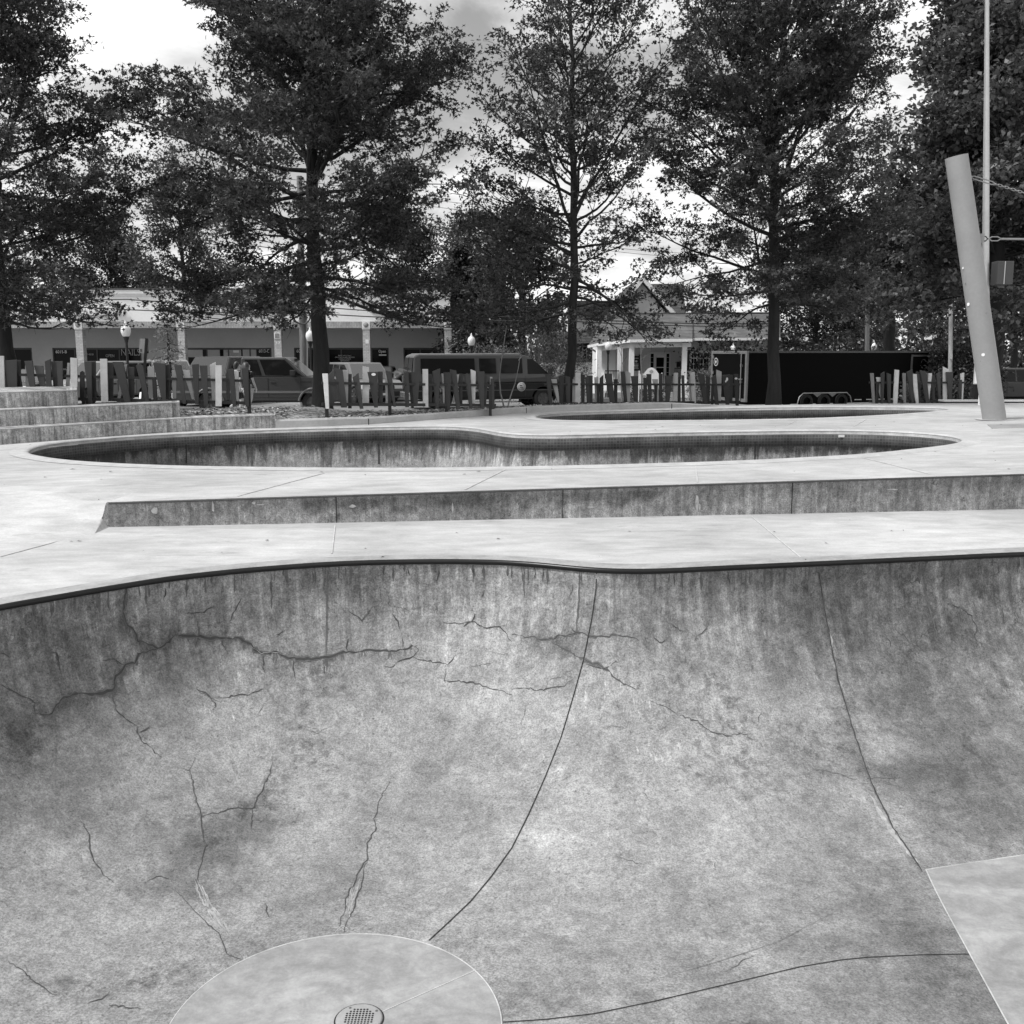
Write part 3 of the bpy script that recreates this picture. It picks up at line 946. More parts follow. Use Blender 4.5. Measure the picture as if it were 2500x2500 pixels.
def pool(name, label, C, tile_h, seed, blobs=None):
    c = C.mean(0)
    t = thing(name, label, 'skate bowl', (float(c[0]), float(c[1]), .25))
    S2, D2 = 1.35, 1.75
    pr = [(0, 0), (.012, -.005), (.02, -.02), (.02, -.055), (.04, -.056), (.04, -.056 - tile_h * .5), (.04, -.056 - tile_h), (.034, -.057 - tile_h)]
    mt = [0, 0, 0, 1, 1, 1, 2]
    z0 = -.057 - tile_h
    for k in np.linspace(0, math.pi / 2, 16)[1:]:
        pr.append((.034 + S2 * (1 - math.cos(k)), z0 - (D2 + z0) * math.sin(k))); mt.append(2)
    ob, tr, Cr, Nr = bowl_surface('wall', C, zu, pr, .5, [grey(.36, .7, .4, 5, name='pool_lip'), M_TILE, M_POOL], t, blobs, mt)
    ed = MB()
    lp = [(q[0] - n_[0] * .15, q[1] - n_[1] * .15, zu(q[0]) + .004) for q, n_ in zip(Cr, Nr)]
    vs = []
    for q, n_ in zip(Cr, Nr):
        z = zu(q[0])
        for s_, dz in ((-.24, .0035), (-.05, .02), (.01, .016), (.022, -.004)):
            vs.append((q[0] + n_[0] * s_, q[1] + n_[1] * s_, z + dz))
    n = len(Cr)
    ed.add(vs, [(4 * i + k, 4 * ((i + 1) % n) + k, 4 * ((i + 1) % n) + k + 1, 4 * i + k + 1) for i in range(n) for k in range(3)], 0, True)
    ed.build('coping', grey(.47, .7, .25, 4, name='pool_coping'), t, fixnormals=False)
    return t, tr
pool2, TP2 = pool('skate_bowl', 'kidney shaped skate pool with a dark tile band behind the ledge', C2, .20, 1, [(260, 1105, 230, 30, -.5), (420, 1115, 160, 30, -.25), (900, 1100, 40, 30, -.25), (1230, 1110, 70, 40, .7), (1330, 1115, 60, 40, .5), (1800, 1105, 200, 30, .12), (1050, 1110, 120, 30, .15)])  # left part darkened, middle and right part lightened
pool3, TP3 = pool('skate_bowl', 'farthest long shallow skate pool beside the curved kerb and fence', C3, .17, 2)
jm = MB()
for px, y0, y1 in ((455, 1085, 1143), (925, 1085, 1145), (1843, 1078, 1122)):
    vs = []
    for y in np.linspace(y0, y1, 6):
        h = TP2.ray_cast(Vector((0, 0, EYE)), ray(px, y).normalized())
        if h[0] is not None and h[0].y > 14: vs.append(h[0] + Vector((0, -.006, 0)))
    if len(vs) > 1: jm.tube(vs, .012, 4, cap=False)
merge_into([c for c in pool2.children if c.name.startswith('wall')][0], jm, [M_JOINT])
sk = MB()
for px, py in ((2060, 1060),):
    a = TP2.ray_cast(Vector((0, 0, EYE)), ray(px, py).normalized())[0]
    if a: sk.box(a.x - .09, a.x + .09, a.y - .02, a.y - .008, a.z - .05, a.z - .01)
if sk.v: sk.build('sticker', grey(.75, .5, 0), pool2)

# pale control joints scored in the decks
dj = MB()
def deck_line(a, b, zf, w=.012):
    A = G(a[0], a[1], zf); B = G(b[0], b[1], zf)
    A.z += .0045; B.z += .0045
    dj.bar(A, B, w, .003)
for a, b in (((818, 1283), (810, 1352)), ((1835, 1262), (1955, 1362)), ((0, 1360), (165, 1316))):
    deck_line(a, b, 0.0)
for a, b in (((580, 1212), (790, 1156)), ((1135, 1196), (1240, 1144)), ((1698, 1138), (1703, 1178)), ((2105, 1118), (2270, 1158)),
             ((1918, 1040), (1945, 1026)), ((2083, 1042), (2115, 1024)), ((190, 1086), (120, 1092))):
    deck_line(a, b, zu, .016)
structure(dj.build('deck_joints', M_JLITE))

# fallen leaves and crumbs on the decks
fl_ = MB()
rs = np.random.RandomState(8)
for i in range(150):
    x = rs.uniform(-9, 9); y = rs.uniform(8.2, 19)
    if inside_np(C2, np.array([[x, y]]))[0] or inside_np(C1, np.array([[x, y]]))[0] or abs(y - yr(x)) < .25 or y > y_bnd(x) - .4 or inside_np(C3, np.array([[x, y]]))[0]: continue
    z = (z_low if y < yr(x) else z_up)(x, y) + .006
    a = rs.uniform(0, 6.28); l = rs.uniform(.008, .04) * rs.rand() + .006; w_ = l * rs.uniform(.3, .7)
    c, s_ = math.cos(a) , math.sin(a)
    fl_.add([(x - c * l, y - s_ * l, z), (x + s_ * w_, y - c * w_, z + .006), (x + c * l, y + s_ * l, z + .002), (x - s_ * w_, y + c * w_, z + .005)], [(0, 1, 2, 3)], rs.randint(2))
o = fl_.build('fallen_leaves', [grey(.07, .9, 0), grey(.2, .9, 0)], fixnormals=False)
tag(o, 'small fallen leaves and crumbs scattered over the white decks', 'fallen leaves'); o['kind'] = 'stuff'

# ---- terrace seats at the left
M_SEAT = wall_material('terrace_concrete', .37, .75, web=False)
def seat(label, bot, top, zb, depth):
    """front face through the surveyed foot line, straight on to the far left"""
    F = []
    for px, py in bot:
        q = G(px, py, zb)
        yt = float(np.interp(px, [t[0] for t in top], [t[1] for t in top]))
        F.append((q.x, q.y, P(px, yt, q.y).z))
    zs = np.polyfit([f[0] for f in F], [f[2] for f in F], 1)
    sl_ = (F[1][1] - F[0][1]) / (F[1][0] - F[0][0]) * .7
    F = [(-20, F[0][1] + sl_ * (-20 - F[0][0]), 0)] + F
    xs_ = np.linspace(-20, F[-1][0], 60)
    ys_ = np.interp(xs_, [f[0] for f in F], [f[1] for f in F])
    for _ in range(6): ys_[1:-1] = .25 * ys_[:-2] + .5 * ys_[1:-1] + .25 * ys_[2:]
    zf = lambda x: float(zs[0] * max(x, F[1][0] - 2) + zs[1])
    fr = list(zip(xs_, ys_))
    mb = MB(); uv = []; vs = []
    sec = [(0, -.6), (0, -.35), (0, -.15), (0, -.02), (.02, 0), (depth, 0), (depth, -.6)]
    ln = [.6, .35, .15, .02, 0, 0, 0]
    k = len(sec); m = len(fr) - 1
    for i, (x, y) in enumerate(fr):
        j0, j1 = max(i - 1, 0), min(i + 1, m)
        n_ = Vector((-(fr[j1][1] - fr[j0][1]), fr[j1][0] - fr[j0][0], 0)).normalized()
        if i >= m - 1:
            n_ = Vector((x, y, 0)).normalized() if i == m else (n_ + Vector((x, y, 0)).normalized()).normalized()
        for j, (s_, dz) in enumerate(sec):
            vs.append((x + n_.x * s_, y + n_.y * s_, zf(x) + dz if dz > -.6 else -.2)); uv.append((x, ln[j]))
    mb.add(vs, [(i * k + j, (i + 1) * k + j, (i + 1) * k + j + 1, i * k + j + 1) for i in range(m) for j in range(k - 1)] +
           [tuple((m * k + j) for j in range(k))], 0)
    x1, y1 = fr[-1]
    t = thing('terrace_seat', label, 'concrete seat', (x1, y1, zu(x1)), group='stepped concrete seats at the left')
    o = mb.build('block', M_SEAT, t, fixnormals=False)
    l = o.data.uv_layers.new(name='wall')
    for lp in o.data.loops: l.data[lp.index].uv = uv[lp.vertex_index]
    e = MB()
    e.tube([(x, y - .002, zf(x) - .010) for x, y in fr], .011, 5)
    e.build('edge_strip', grey(.42, .6, .3, name='worn_edge'), t)
    return zf
zz3 = seat('lowest and longest concrete seat step, nearest the kidney pool', bpx[:6], [(0, 1046), (259, 1031), (453, 1020), (675, 1011)], zu, .50)
zz2 = seat('middle concrete seat step streaked with drips', [(0, 1042), (220, 1030), (440, 1018)], [(0, 1000), (440, 981)], zz3, .52)
seat('topmost and shortest concrete seat step under the fence', [(0, 997), (95, 993), (190, 989)], [(0, 957), (190, 951)], zz2, 2.2)

# ---- kerb
kt = thing('kerb', 'low curved concrete kerb between the pool deck and the gravel bed', 'kerb', tuple(bnd[9]))
km = MB()
kp = [p for p in BP if bnd[KA].x - .02 <= p.x <= bnd[KB_].x + .5]
vs = []
for p in kp:
    f = sstep((bnd[KB_].x + .5 - p.x) / 2.2)
    h = (.15 if p.x < -3 else .13) * f + .004
    for dy, z in ((0, 0), (.0, h * .8), (.02, h), (.17, h), (.17, -.3)):
        vs.append((p.x, p.y + dy, zu(p.x) + z - (.01 if z == 0 else 0)))
n = len(kp)
km.add(vs, [(5 * i + k, 5 * (i + 1) + k, 5 * (i + 1) + k + 1, 5 * i + k + 1) for i in range(n - 1) for k in range(4)] + [(0, 1, 2, 3, 4)], 0)
km.build('kerb_stone', grey(.40, .75, .2, 2.5, name='kerb_concrete'), kt, fixnormals=False)
kj = MB()
for px, y in ((900, 1037), (1285, 1009), (1640, 998)):
    p = G(px, y, zu); kj.box(p.x - .008, p.x + .008, p.y - .004, p.y + .02, p.z, p.z + .12)
merge_into(kt.children[0], kj, [M_JOINT])

# ---- ground beyond the park
def z_bed(x, y):
    yb = y_bnd(x)
    z0 = zu(x) + (.10 if x > -4.4 else .22) * (1 if x < 4.2 else 0.0) - (.03 if x >= 4.2 else 0)
    z0 = z0 if x < 3 else (zu(x) + .10) * (1 - sstep((x - 3) / 2)) + (zu(x) - .03) * sstep((x - 3) / 2)
    ya = max(yb + .2, 22.6)
    t = sstep((y - ya) / max(1.0, 31.0 - ya))
    return z0 + (-.30 - z0) * t
bp2 = [(p.x, p.y + .10) for p in BP]
Vb, Fb = fill(bp2 + [(x, 31.0) for x in np.arange(24, -22.1, -1.5)], [], .7)
def gravel_material():
    m, nt, b = nodes_of('gravel_mulch')
    p = position(nt)
    vo = nt.nodes.new('ShaderNodeTexVoronoi')
    vo.inputs['Scale'].default_value = 22
    nt.links.new(p, vo.inputs['Vector'])
    bw = nt.nodes.new('ShaderNodeRGBToBW')
    nt.links.new(vo.outputs['Color'], bw.inputs[0])
    n1 = noise(nt, p, 2.5, 5, .6)
    setval(nt, b, math_n(nt, 'MULTIPLY', maprange(nt, bw.outputs[0], .2, .8, .08, .42), maprange(nt, n1, .3, .7, .7, 1.2)))
    b.inputs['Roughness'].default_value = .95
    bump(nt, b, vo.outputs['Distance'], .8, .03)
    return m
structure(sheet('gravel_bed', Vb, Fb, z_bed, gravel_material()))
ch = MB()
rs = np.random.RandomState(5)
for i in range(4200):
    x = rs.uniform(-9, 3.5); yb = y_bnd(x) + .2
    if x < bnd[KA].x - .3: yb += 1.1
    y = yb + abs(rs.normal(0, 1.3)) + .05
    if x > -4.2 and x < bnd[KA].x: continue
    z = z_bed(x, y) + .012
    a = rs.uniform(0, 6.28); l = rs.uniform(.02, .055); w = rs.uniform(.01, .03)
    c, s_ = math.cos(a), math.sin(a); t = rs.uniform(-.02, .03)
    ch.add([(x - c * l - s_ * w, y - s_ * l + c * w, z), (x + c * l - s_ * w, y + s_ * l + c * w, z + t), (x + c * l + s_ * w, y + s_ * l - c * w, z + t + .006), (x - c * l + s_ * w, y - s_ * l - c * w, z + .006)], [(0, 1, 2, 3)], rs.randint(3))
o = ch.build('gravel_chips', [grey(.5, .9, 0), grey(.28, .9, 0), grey(.12, .9, 0)], fixnormals=False)
tag(o, 'loose pale gravel and bark chips lying along the fence', 'gravel'); o['kind'] = 'stuff'

def zg(x, y):
    return float(np.interp(y, [31, 33.2, 33.25, 44, 56, 70, 400, 3000], [-.32, -.34, -.47, -.55, -.66, -.7, -2, -2]))
def strip(name, y0, y1, x0, x1, mat, dz=0.0, nx=2, ny=4):
    mb = MB(); vs = []
    ys = np.linspace(y0, y1, ny + 1); xs_ = np.linspace(x0, x1, nx + 1)
    for y in ys:
        for x in xs_: vs.append((x, y, zg(x, y) + dz))
    mb.add(vs, [(j * (nx + 1) + i, j * (nx + 1) + i + 1, (j + 1) * (nx + 1) + i + 1, (j + 1) * (nx + 1) + i) for j in range(ny) for i in range(nx)], 0, True)
    return structure(mb.build(name, mat, fixnormals=False))
gmb = MB(); vs = []
ys = [31, 33.2, 33.25, 44, 56, 70, 400, 3000]
for y in ys:
    for x in (-3000, -60, 60, 3000): vs.append((x, y, zg(x, y) - .02))
gmb.add(vs, [(j * 4 + i, j * 4 + i + 1, (j + 1) * 4 + i + 1, (j + 1) * 4 + i) for j in range(len(ys) - 1) for i in range(3)])
structure(gmb.build('ground', grey(.14, .95, .3, .6, name='ground_soil'), fixnormals=False))
strip('sidewalk', 31.0, 33.2, -60, 60, grey(.50, .85, .15, 1.2, name='sidewalk_concrete'), .0)
kb = MB(); kb.box(-60, 60, 33.2, 33.36, -.5, -.333)
tag(kb.build('kerb', grey(.5, .8, .15, name='street_kerb')), 'straight street kerb along the sidewalk behind the fence', 'kerb')
strip('road', 33.36, 43.5, -60, 60, grey(.20, .9, .2, 1.5, name='worn_asphalt'), .0, 2, 8)
strip('parking_lot', 43.5, 57, -60, 3.5, grey(.26, .9, .2, 1.2, name='lot_asphalt'), .0, 2, 8)
strip('lawn', 43.5, 60, 3.5, 60, grey(.14, .95, .35, 3, name='lawn_grass'), .0, 2, 8)
# ================================================================ TREES AND PLANTS
M_BARK = bark_material('bark', .022)
M_BARK_L = bark_material('pale_bark', .16)
M_OAK = leaf_material('oak_leaves', .07)
M_OAK2 = leaf_material('light_oak_leaves', .085)
M_MAPLE = leaf_material('maple_leaves', .095)
M_FAR = leaf_material('far_leaves', .045)
M_FARL = leaf_material('far_light_leaves', .075)
M_CONIF = leaf_material('dark_conifer', .03, .1)
M_BUSH = leaf_material('bush_leaves', .19)

def leaf_mesh(name, centers, dirs, mat, parent, size, width, rng, fold=.25, up=.5, base=(0, 0, 0), lobed=False):
    n = len(centers)
    ax = dirs + rng.normal(0, .7, (n, 3))
    ax[:, 2] -= .12
    ax /= np.linalg.norm(ax, axis=1)[:, None] + 1e-9
    nr = rng.normal(0, 1, (n, 3)); nr[:, 2] = np.abs(nr[:, 2]) + up
    sd = np.cross(ax, nr); sd /= np.linalg.norm(sd, axis=1)[:, None] + 1e-9
    nr = np.cross(sd, ax)
    L = size * rng.uniform(.6, 1.3, n)[:, None]; W = width * rng.uniform(.6, 1.3, n)[:, None]
    v = np.empty((n, 4, 3))
    v[:, 0] = centers
    v[:, 1] = centers + ax * L * .55 + sd * W * .5 + nr * W * fold
    v[:, 2] = centers + ax * L
    v[:, 3] = centers + ax * L * .55 - sd * W * .5 + nr * W * fold
    if lobed:
        v2 = np.empty((n, 4, 3))
        m_ = centers + ax * L * .5 + nr * W * .05
        v2[:, 0] = m_ - sd * L * .45 - ax * L * .02; v2[:, 2] = m_ + sd * L * .42 + ax * L * .12
        v2[:, 1] = m_ - ax * W * .5 + nr * W * .2; v2[:, 3] = m_ + ax * W * .55 + nr * W * .15
        v = np.concatenate([v, v2]); n *= 2
    v -= np.array(base)
    me = bpy.data.meshes.new(name)
    me.vertices.add(n * 4); me.loops.add(n * 4); me.polygons.add(n)
    me.vertices.foreach_set('co', v.ravel())
    me.loops.foreach_set('vertex_index', np.arange(n * 4))
    me.polygons.foreach_set('loop_start', np.arange(0, n * 4, 4))
    me.update(calc_edges=True)
    me.materials.append(mat)
    ob = bpy.data.objects.new(name, me)
    COL.objects.link(ob); ob.parent = parent
    return ob

def fast_tube(acc, pts, r0, r1, n):
    """append a tapered tube (numpy) to acc = [verts, faces, count]"""
    m = len(pts)
    T = np.empty_like(pts); T[1:-1] = pts[2:] - pts[:-2]; T[0] = pts[1] - pts[0]; T[-1] = pts[-1] - pts[-2]
    T /= np.linalg.norm(T, axis=1)[:, None] + 1e-9
    ref = np.array([.31, .17, .93]) if abs(T[0, 2]) < .8 else np.array([.9, .3, .1])
    X = np.cross(T, ref); X /= np.linalg.norm(X, axis=1)[:, None] + 1e-9
    Y = np.cross(X, T)
    r = np.linspace(r0, r1, m)[:, None, None] if not isinstance(r0, np.ndarray) else r0[:, None, None]
    a = np.arange(n) * 2 * math.pi / n
    ring = pts[:, None, :] + r * (X[:, None, :] * np.cos(a)[None, :, None] + Y[:, None, :] * np.sin(a)[None, :, None])
    o = acc[2]
    acc[0].append(ring.reshape(-1, 3))
    i = np.arange(m - 1)[:, None] * n; k = np.arange(n)[None, :]; k2 = (k + 1) % n
    acc[1].append((np.stack([i + k, i + k2, i + n + k2, i + n + k], -1).reshape(-1, 4)) + o)
    acc[2] += m * n

def quads_object(name, V, F, mat, parent, base):
    me = bpy.data.meshes.new(name)
    V = V - np.array(base)
    me.vertices.add(len(V)); me.loops.add(len(F) * 4); me.polygons.add(len(F))
    me.vertices.foreach_set('co', V.ravel())
    me.loops.foreach_set('vertex_index', F.ravel().astype(np.int32))
    me.polygons.foreach_set('loop_start', np.arange(0, len(F) * 4, 4))
    me.polygons.foreach_set('use_smooth', np.ones(len(F), bool))
    me.update(calc_edges=True)
    me.materials.append(mat)
    ob = bpy.data.objects.new(name, me)
    COL.objects.link(ob); ob.parent = parent
    return ob

def path(p, d, L, n, rng, bend=0.0, wob=.12):
    pts = [np.array(p, float)]
    d = np.array(d, float)
    for i in range(n):
        d = d + rng.normal(0, wob, 3) + np.array([0, 0, bend / n])
        d /= np.linalg.norm(d)
        pts.append(pts[-1] + d * L / n)
    return np.array(pts), d

def make_tree(name, label, base, prof, trunk_r, z_first, nprim, nsec, leaf, seed, mat, el=(-.25, .15, .6, 1.15),
              per=16, spread=.16, size=.13, width=.055, bark=None, cap=70000, lean=(0, 0), bendy=.35, sec_len=.42, group=None, trunk_top=.97, gap=.22, cat='tree', forks=0, lobed=False, zmin=-9.0):
    rng = np.random.RandomState(seed)
    base = np.array(base, float)
    t = thing(name, label, cat, tuple(base), group=group)
    ztop = prof[-1][0]
    pz = [p[0] for p in prof]; pl = [p[1] for p in prof]; pr = [p[2] for p in prof]
    def radius(z, az):
        l = np.interp(z, pz, pl); r = np.interp(z, pz, pr)
        return l + (r - l) * (.5 + .5 * math.cos(az))
    H = ztop - base[2]
    m = 18
    tp = np.zeros((m, 3)); f = np.linspace(0, 1, m)
    tp[:, 2] = base[2] + H * trunk_top * f
    tp[:, 0] = base[0] + lean[0] * f + np.cumsum(rng.normal(0, .035, m)) * (f > .1)
    tp[:, 1] = base[1] + lean[1] * f + np.cumsum(rng.normal(0, .035, m)) * (f > .1)
    rad = trunk_r * (1 - f) ** .75 + .012
    rad[0] *= 1.35; rad[1] *= 1.04
    acc = [[], [], 0]
    fast_tube(acc, tp, rad, None, 10)
    C = []; Dd = []
    def cluster(p, d, k=1.0):
        c = rng.normal(0, spread * k, (per, 3)); c[:, 2] *= .45
        C.append(p + c); Dd.append(np.tile(d, (per, 1)))
    for i in range(nprim + forks):
        fork = i >= nprim
        u = (i + rng.uniform(.1, .9)) / nprim
        if fork: u = rng.uniform(.12, .5)
        z0 = z_first + (ztop * .985 - z_first) * u ** 1.3
        fz = (z0 - base[2]) / (H * trunk_top)
        if fz > .99: continue
        st = np.array([np.interp(fz, f, tp[:, k]) for k in range(3)])
        az = i * 2.39996 + rng.uniform(-.5, .5)
        e = np.interp(u, [0, .3, .7, 1], el) + rng.normal(0, .1)
        rr = radius(z0 + .25 * math.sin(e) * 2, az) * rng.choice([rng.uniform(.55, .85), rng.uniform(.85, 1.08)], p=[.22, .78])
        L = max(.35, rr / max(math.cos(e), .42))
        if fork:
            e = rng.uniform(.98, 1.22); L = min((ztop - z0) * .8, 1.15 * rr / math.cos(e))
        d = (math.cos(az) * math.cos(e), math.sin(az) * math.cos(e), math.sin(e))
        pts, dend = path(st, d, L, 7, rng, (.25 if fork else bendy) if e > -.05 else -.25, .11)
        rb = min(np.interp(fz, f, rad) * .55, .012 + .011 * L)
        if pts[-1][2] < zmin - .25: pts[:, 2] += np.linspace(0, 1, len(pts)) ** 1.5 * (zmin - .1 - pts[-1][2])
        fast_tube(acc, pts, rb, .006, 5)
        ns = max(2, int(nsec * (.4 + .6 * L / 3.5)))
        if fork: rb *= 1.5; ns = int(ns * 1.3)
        for k in range(ns):
            tt = .16 + .84 * (k + rng.uniform(.2, 1)) / ns
            tt = min(tt, .99)
            a = tt * 7; i0 = int(a); p = pts[i0] + (pts[min(i0 + 1, 7)] - pts[i0]) * (a - i0)
            dd = pts[min(i0 + 1, 7)] - pts[max(i0, 0) if i0 < 7 else 6]; dd = dd / (np.linalg.norm(dd) + 1e-9)
            s_ = np.cross(dd, rng.normal(0, 1, 3)); s_[2] *= .22; s_ /= np.linalg.norm(s_) + 1e-9
            d2 = dd * .8 + s_ * rng.uniform(.5, 1.0) + np.array([0, 0, .12])
            d2 /= np.linalg.norm(d2)
            L2 = (min(L, 3.6) * sec_len * (1 - .62 * tt) + .22) * rng.uniform(.7, 1.25)
            q, de = path(p, d2, L2, 4, rng, .15, .14)
            if q[-1][2] < zmin - .1: continue
            fast_tube(acc, q, min(rb * .5, .014), .004, 3)
            steps = max(1, int(L2 / gap))
            for j in range(steps):
                b = (.35 + .65 * (j + 1) / steps) * 4; j0 = min(int(b), 3)
                pp = q[j0] + (q[j0 + 1] - q[j0]) * (b - j0)
                if rng.rand() < .93: cluster(pp, de)
                # a twig to the side
                if rng.rand() < .8:
                    s2 = np.cross(de, rng.normal(0, 1, 3)); s2[2] *= .35; s2 /= np.linalg.norm(s2) + 1e-9
                    d3 = de * .5 + s2
                    d3 /= np.linalg.norm(d3)
                    l3 = rng.uniform(.15, .38) * (.6 + .12 * L)
                    w = np.array([pp, pp + d3 * l3 * .5 + rng.normal(0, .02, 3), pp + d3 * l3])
                    fast_tube(acc, w, .005, .003, 3)
                    cluster(w[2], d3, .85)
        cluster(pts[-1], dend)
    C = np.concatenate(C); Dd = np.concatenate(Dd)
    keep = C[:, 2] > zmin + rng.uniform(-.15, .25, len(C))
    C = C[keep]; Dd = Dd[keep]
    if len(C) > cap:
        s_ = rng.permutation(len(C))[:cap]; C = C[s_]; Dd = Dd[s_]
    quads_object('trunk', np.concatenate(acc[0]), np.concatenate(acc[1]), bark or M_BARK, t, base)
    leaf_mesh('crown', C, Dd, mat, t, size, width, rng, base=base, lobed=lobed)
    return t, len(C)

def blob_plant(name, label, base, lobes, n, mat, seed, size=.11, width=.05, cat='bush', group=None, stems=6, kind=None, shell=.55):
    """bush: leaf sprays on stems filling a few overlapping lobes (x,y,z,rx,ry,rz) relative to the base"""
    rng = np.random.RandomState(seed)
    base = np.array(base, float)
    t = thing(name, label, cat, tuple(base), group=group)
    w = np.array([a[3] * a[4] * a[5] for a in lobes]); w = w / w.sum()
    acc = [[], [], 0]
    C = []; D = []
    for (x, y, z, rx, ry, rz), wi in zip(lobes, w):
        k = int(n * wi / 14) + 1
        v = rng.normal(0, 1, (k, 3)); v /= np.linalg.norm(v, axis=1)[:, None]
        rr = rng.uniform(shell, 1.08, k)[:, None]
        c = v * rr * np.array([rx, ry, rz]) + np.array([x, y, z])
        c = c[c[:, 2] > .02]
        for p in c:
            q = p + rng.normal(0, .12 * (rx + rz) / 1.5 * .5 + .05, (14, 3))
            C.append(base + q); D.append(np.tile((p - np.array([x, y, z])) / (np.linalg.norm(p - np.array([x, y, z])) + 1e-6) + np.array([0, 0, .4]), (14, 1)))
        for _ in range(stems):
            p = c[rng.randint(len(c))] if len(c) else np.array([x, y, z])
            s0 = np.array([x * .3 + rng.uniform(-.08, .08), y * .3, -.05])
            mid = s0 * .5 + p * .5 + np.array([0, 0, -.1])
            fast_tube(acc, base + np.array([s0, mid, p]), .02, .005, 4)
    quads_object('stems', np.concatenate(acc[0]), np.concatenate(acc[1]), M_BARK, t, base)
    leaf_mesh('foliage', np.concatenate(C), np.concatenate(D), mat, t, size, width, rng, base=base)
    return t

def at(px, py, Y): return P(px, py, Y)

pin = 'pin oaks in a row behind the fence'
cnt = []
b = at(787, 1002, 24.2)
cnt.append(make_tree('pin_oak', 'widest dark pin oak with drooping lower limbs, behind the gap where the grey pickup shows', b,
    [(2.3, 1.6, 2.9), (3.2, 3.7, 3.4), (4.2, 4.3, 3.7), (5.6, 4.5, 4.2), (7.2, 4.3, 4.0), (8.3, 4.0, 2.7), (9.3, 3.4, 2.0), (10.4, 1.9, 1.4), (12.2, .3, .3)],
    .19, 2.95, 64, 15, 1, 21, M_OAK, per=22, spread=.105, gap=.30, cap=130000, bark=M_BARK, size=.125, width=.04, el=(-.2, .12, .5, 1.1), forks=5, lobed=True, zmin=2.3))
b = at(1387, 992, 26)
cnt.append(make_tree('pin_oak', 'slender sparse pin oak with an airy see-through top, third trunk from the left', b,
    [(2.3, 1.6, 2.4), (3.1, 2.7, 2.8), (4.4, 2.7, 2.6), (5.4, 2.7, 2.4), (7.5, 2.2, 2.0), (8.5, 1.7, 1.9), (9.6, 1.7, 1.2), (10.6, 1.0, .8), (11.2, .25, .25)],
    .115, 2.6, 60, 10, 1, 5, M_OAK2, per=10, spread=.10, cap=60000, size=.115, width=.048, trunk_top=.99, el=(-.22, .2, .7, 1.15), forks=3, lobed=True, zmin=1.9))
b = at(1888, 995, 26)
cnt.append(make_tree('pin_oak', 'tall dense pin oak standing before the black trailer', b,
    [(2.6, 1.7, 2.2), (3.4, 3.5, 2.8), (4.5, 3.6, 3.0), (6, 3.5, 3.2), (7.5, 3.0, 2.8), (8.5, 2.7, 2.3), (10.2, 2.0, 1.6), (11.2, 1.1, 1.0), (12.6, .4, .4)],
    .15, 2.8, 66, 14, 1, 9, M_OAK, per=22, spread=.105, gap=.30, cap=130000, size=.125, width=.04, el=(-.18, .2, .65, 1.15), forks=6, lobed=True, zmin=1.75))
b = at(36, 990, 23.6)
cnt.append(make_tree('pin_oak', 'dark pin oak at the far left above the topmost seat step', b,
    [(2.1, 2.4, 2.4), (3.0, 3.2, 3.3), (3.7, 3.8, 3.4), (5.1, 3.8, 3.2), (6.2, 3.6, 2.4), (7.3, 3.2, 1.7), (9, 2.6, 1.1), (9.9, 2, 1.0), (12, .3, .3)],
    .165, 2.4, 64, 14, 1, 33, M_OAK, per=21, spread=.105, gap=.29, cap=120000, size=.125, width=.04, el=(-.22, .15, .55, 1.15), forks=4, lobed=True, zmin=2.35))
b = at(2404, 985, 31.5)
cnt.append(make_tree('maple_tree', 'broad leafy maple with large leaves behind the leaning post', b,
    [(2.2, 1.8, 3.2), (3.2, 3.3, 4.2), (4.0, 4.0, 4.4), (5.5, 3.7, 4.4), (7.2, 3.0, 4.4), (9.6, 2.4, 4.2), (10.8, 2.0, 3.5), (12.3, 1.4, 3), (14.5, .5, .5)],
    .36, 3.3, 80, 14, 1, 14, M_MAPLE, per=13, cap=100000, size=.17, width=.13, spread=.2, el=(-.08, .3, .75, 1.1), forks=6, zmin=1.7))

# trees farther back
far = 'trees beyond the street'
def back(px, py, Y, top_px, rl, rr, label, seed, mat=M_FAR, zlow=2.0, n=24000, kind='shade_tree', el=(.0, .35, .7, 1.1), tr=.22, size=.2, width=.13, per=12, nprim=46):
    z0 = zg(0, Y); zt = P(px, top_px, Y).z
    x = P(px, 860, Y).x
    pr_ = [(zlow, rl * .6, rr * .6), (zlow + (zt - zlow) * .25, rl, rr), (zlow + (zt - zlow) * .6, rl * .9, rr * .9), (zlow + (zt - zlow) * .85, rl * .55, rr * .55), (zt, .3, .3)]
    return make_tree(kind, label, (x, Y, z0), pr_, tr, zlow + .2, nprim, 8, 1, seed, mat, per=per, cap=n, size=size, width=width, spread=.3, el=el, gap=.34, group=far)
back(455, 0, 66, 430, 3.6, 3.6, 'paler round tree rising over the shop roof between the two left pin oaks', 51, M_FARL, n=26000)
back(1165, 0, 60, 540, 2.6, 2.4, 'light loose tree between the widest and the slender pin oak', 52, M_FARL, n=20000, zlow=3)
back(1020, 0, 64, 610, 3.0, 2.6, 'dark tree showing over the right end of the shop roof', 53, M_FAR, n=16000, zlow=3)
back(1284, 0, 46, 560, 2.4, 2.2, 'dark thick trunked tree behind the van hood', 54, M_FAR, zlow=2.2, n=20000, tr=.24)
back(1700, 0, 62, 800, 2.2, 2.2, 'small tree seen between the cottage roof and the dense pin oak', 55, M_FARL, zlow=1.2, n=9000, nprim=26)
back(1990, 0, 60, 640, 4.0, 3.4, 'broad dark tree behind the black trailer roof', 56, M_FAR, zlow=1.6, n=22000)
back(2174, 0, 45, 560, 3.0, 3.0, 'thick trunked tree rising over the right end of the trailer', 57, M_FAR, zlow=3.0, n=20000, tr=.32)
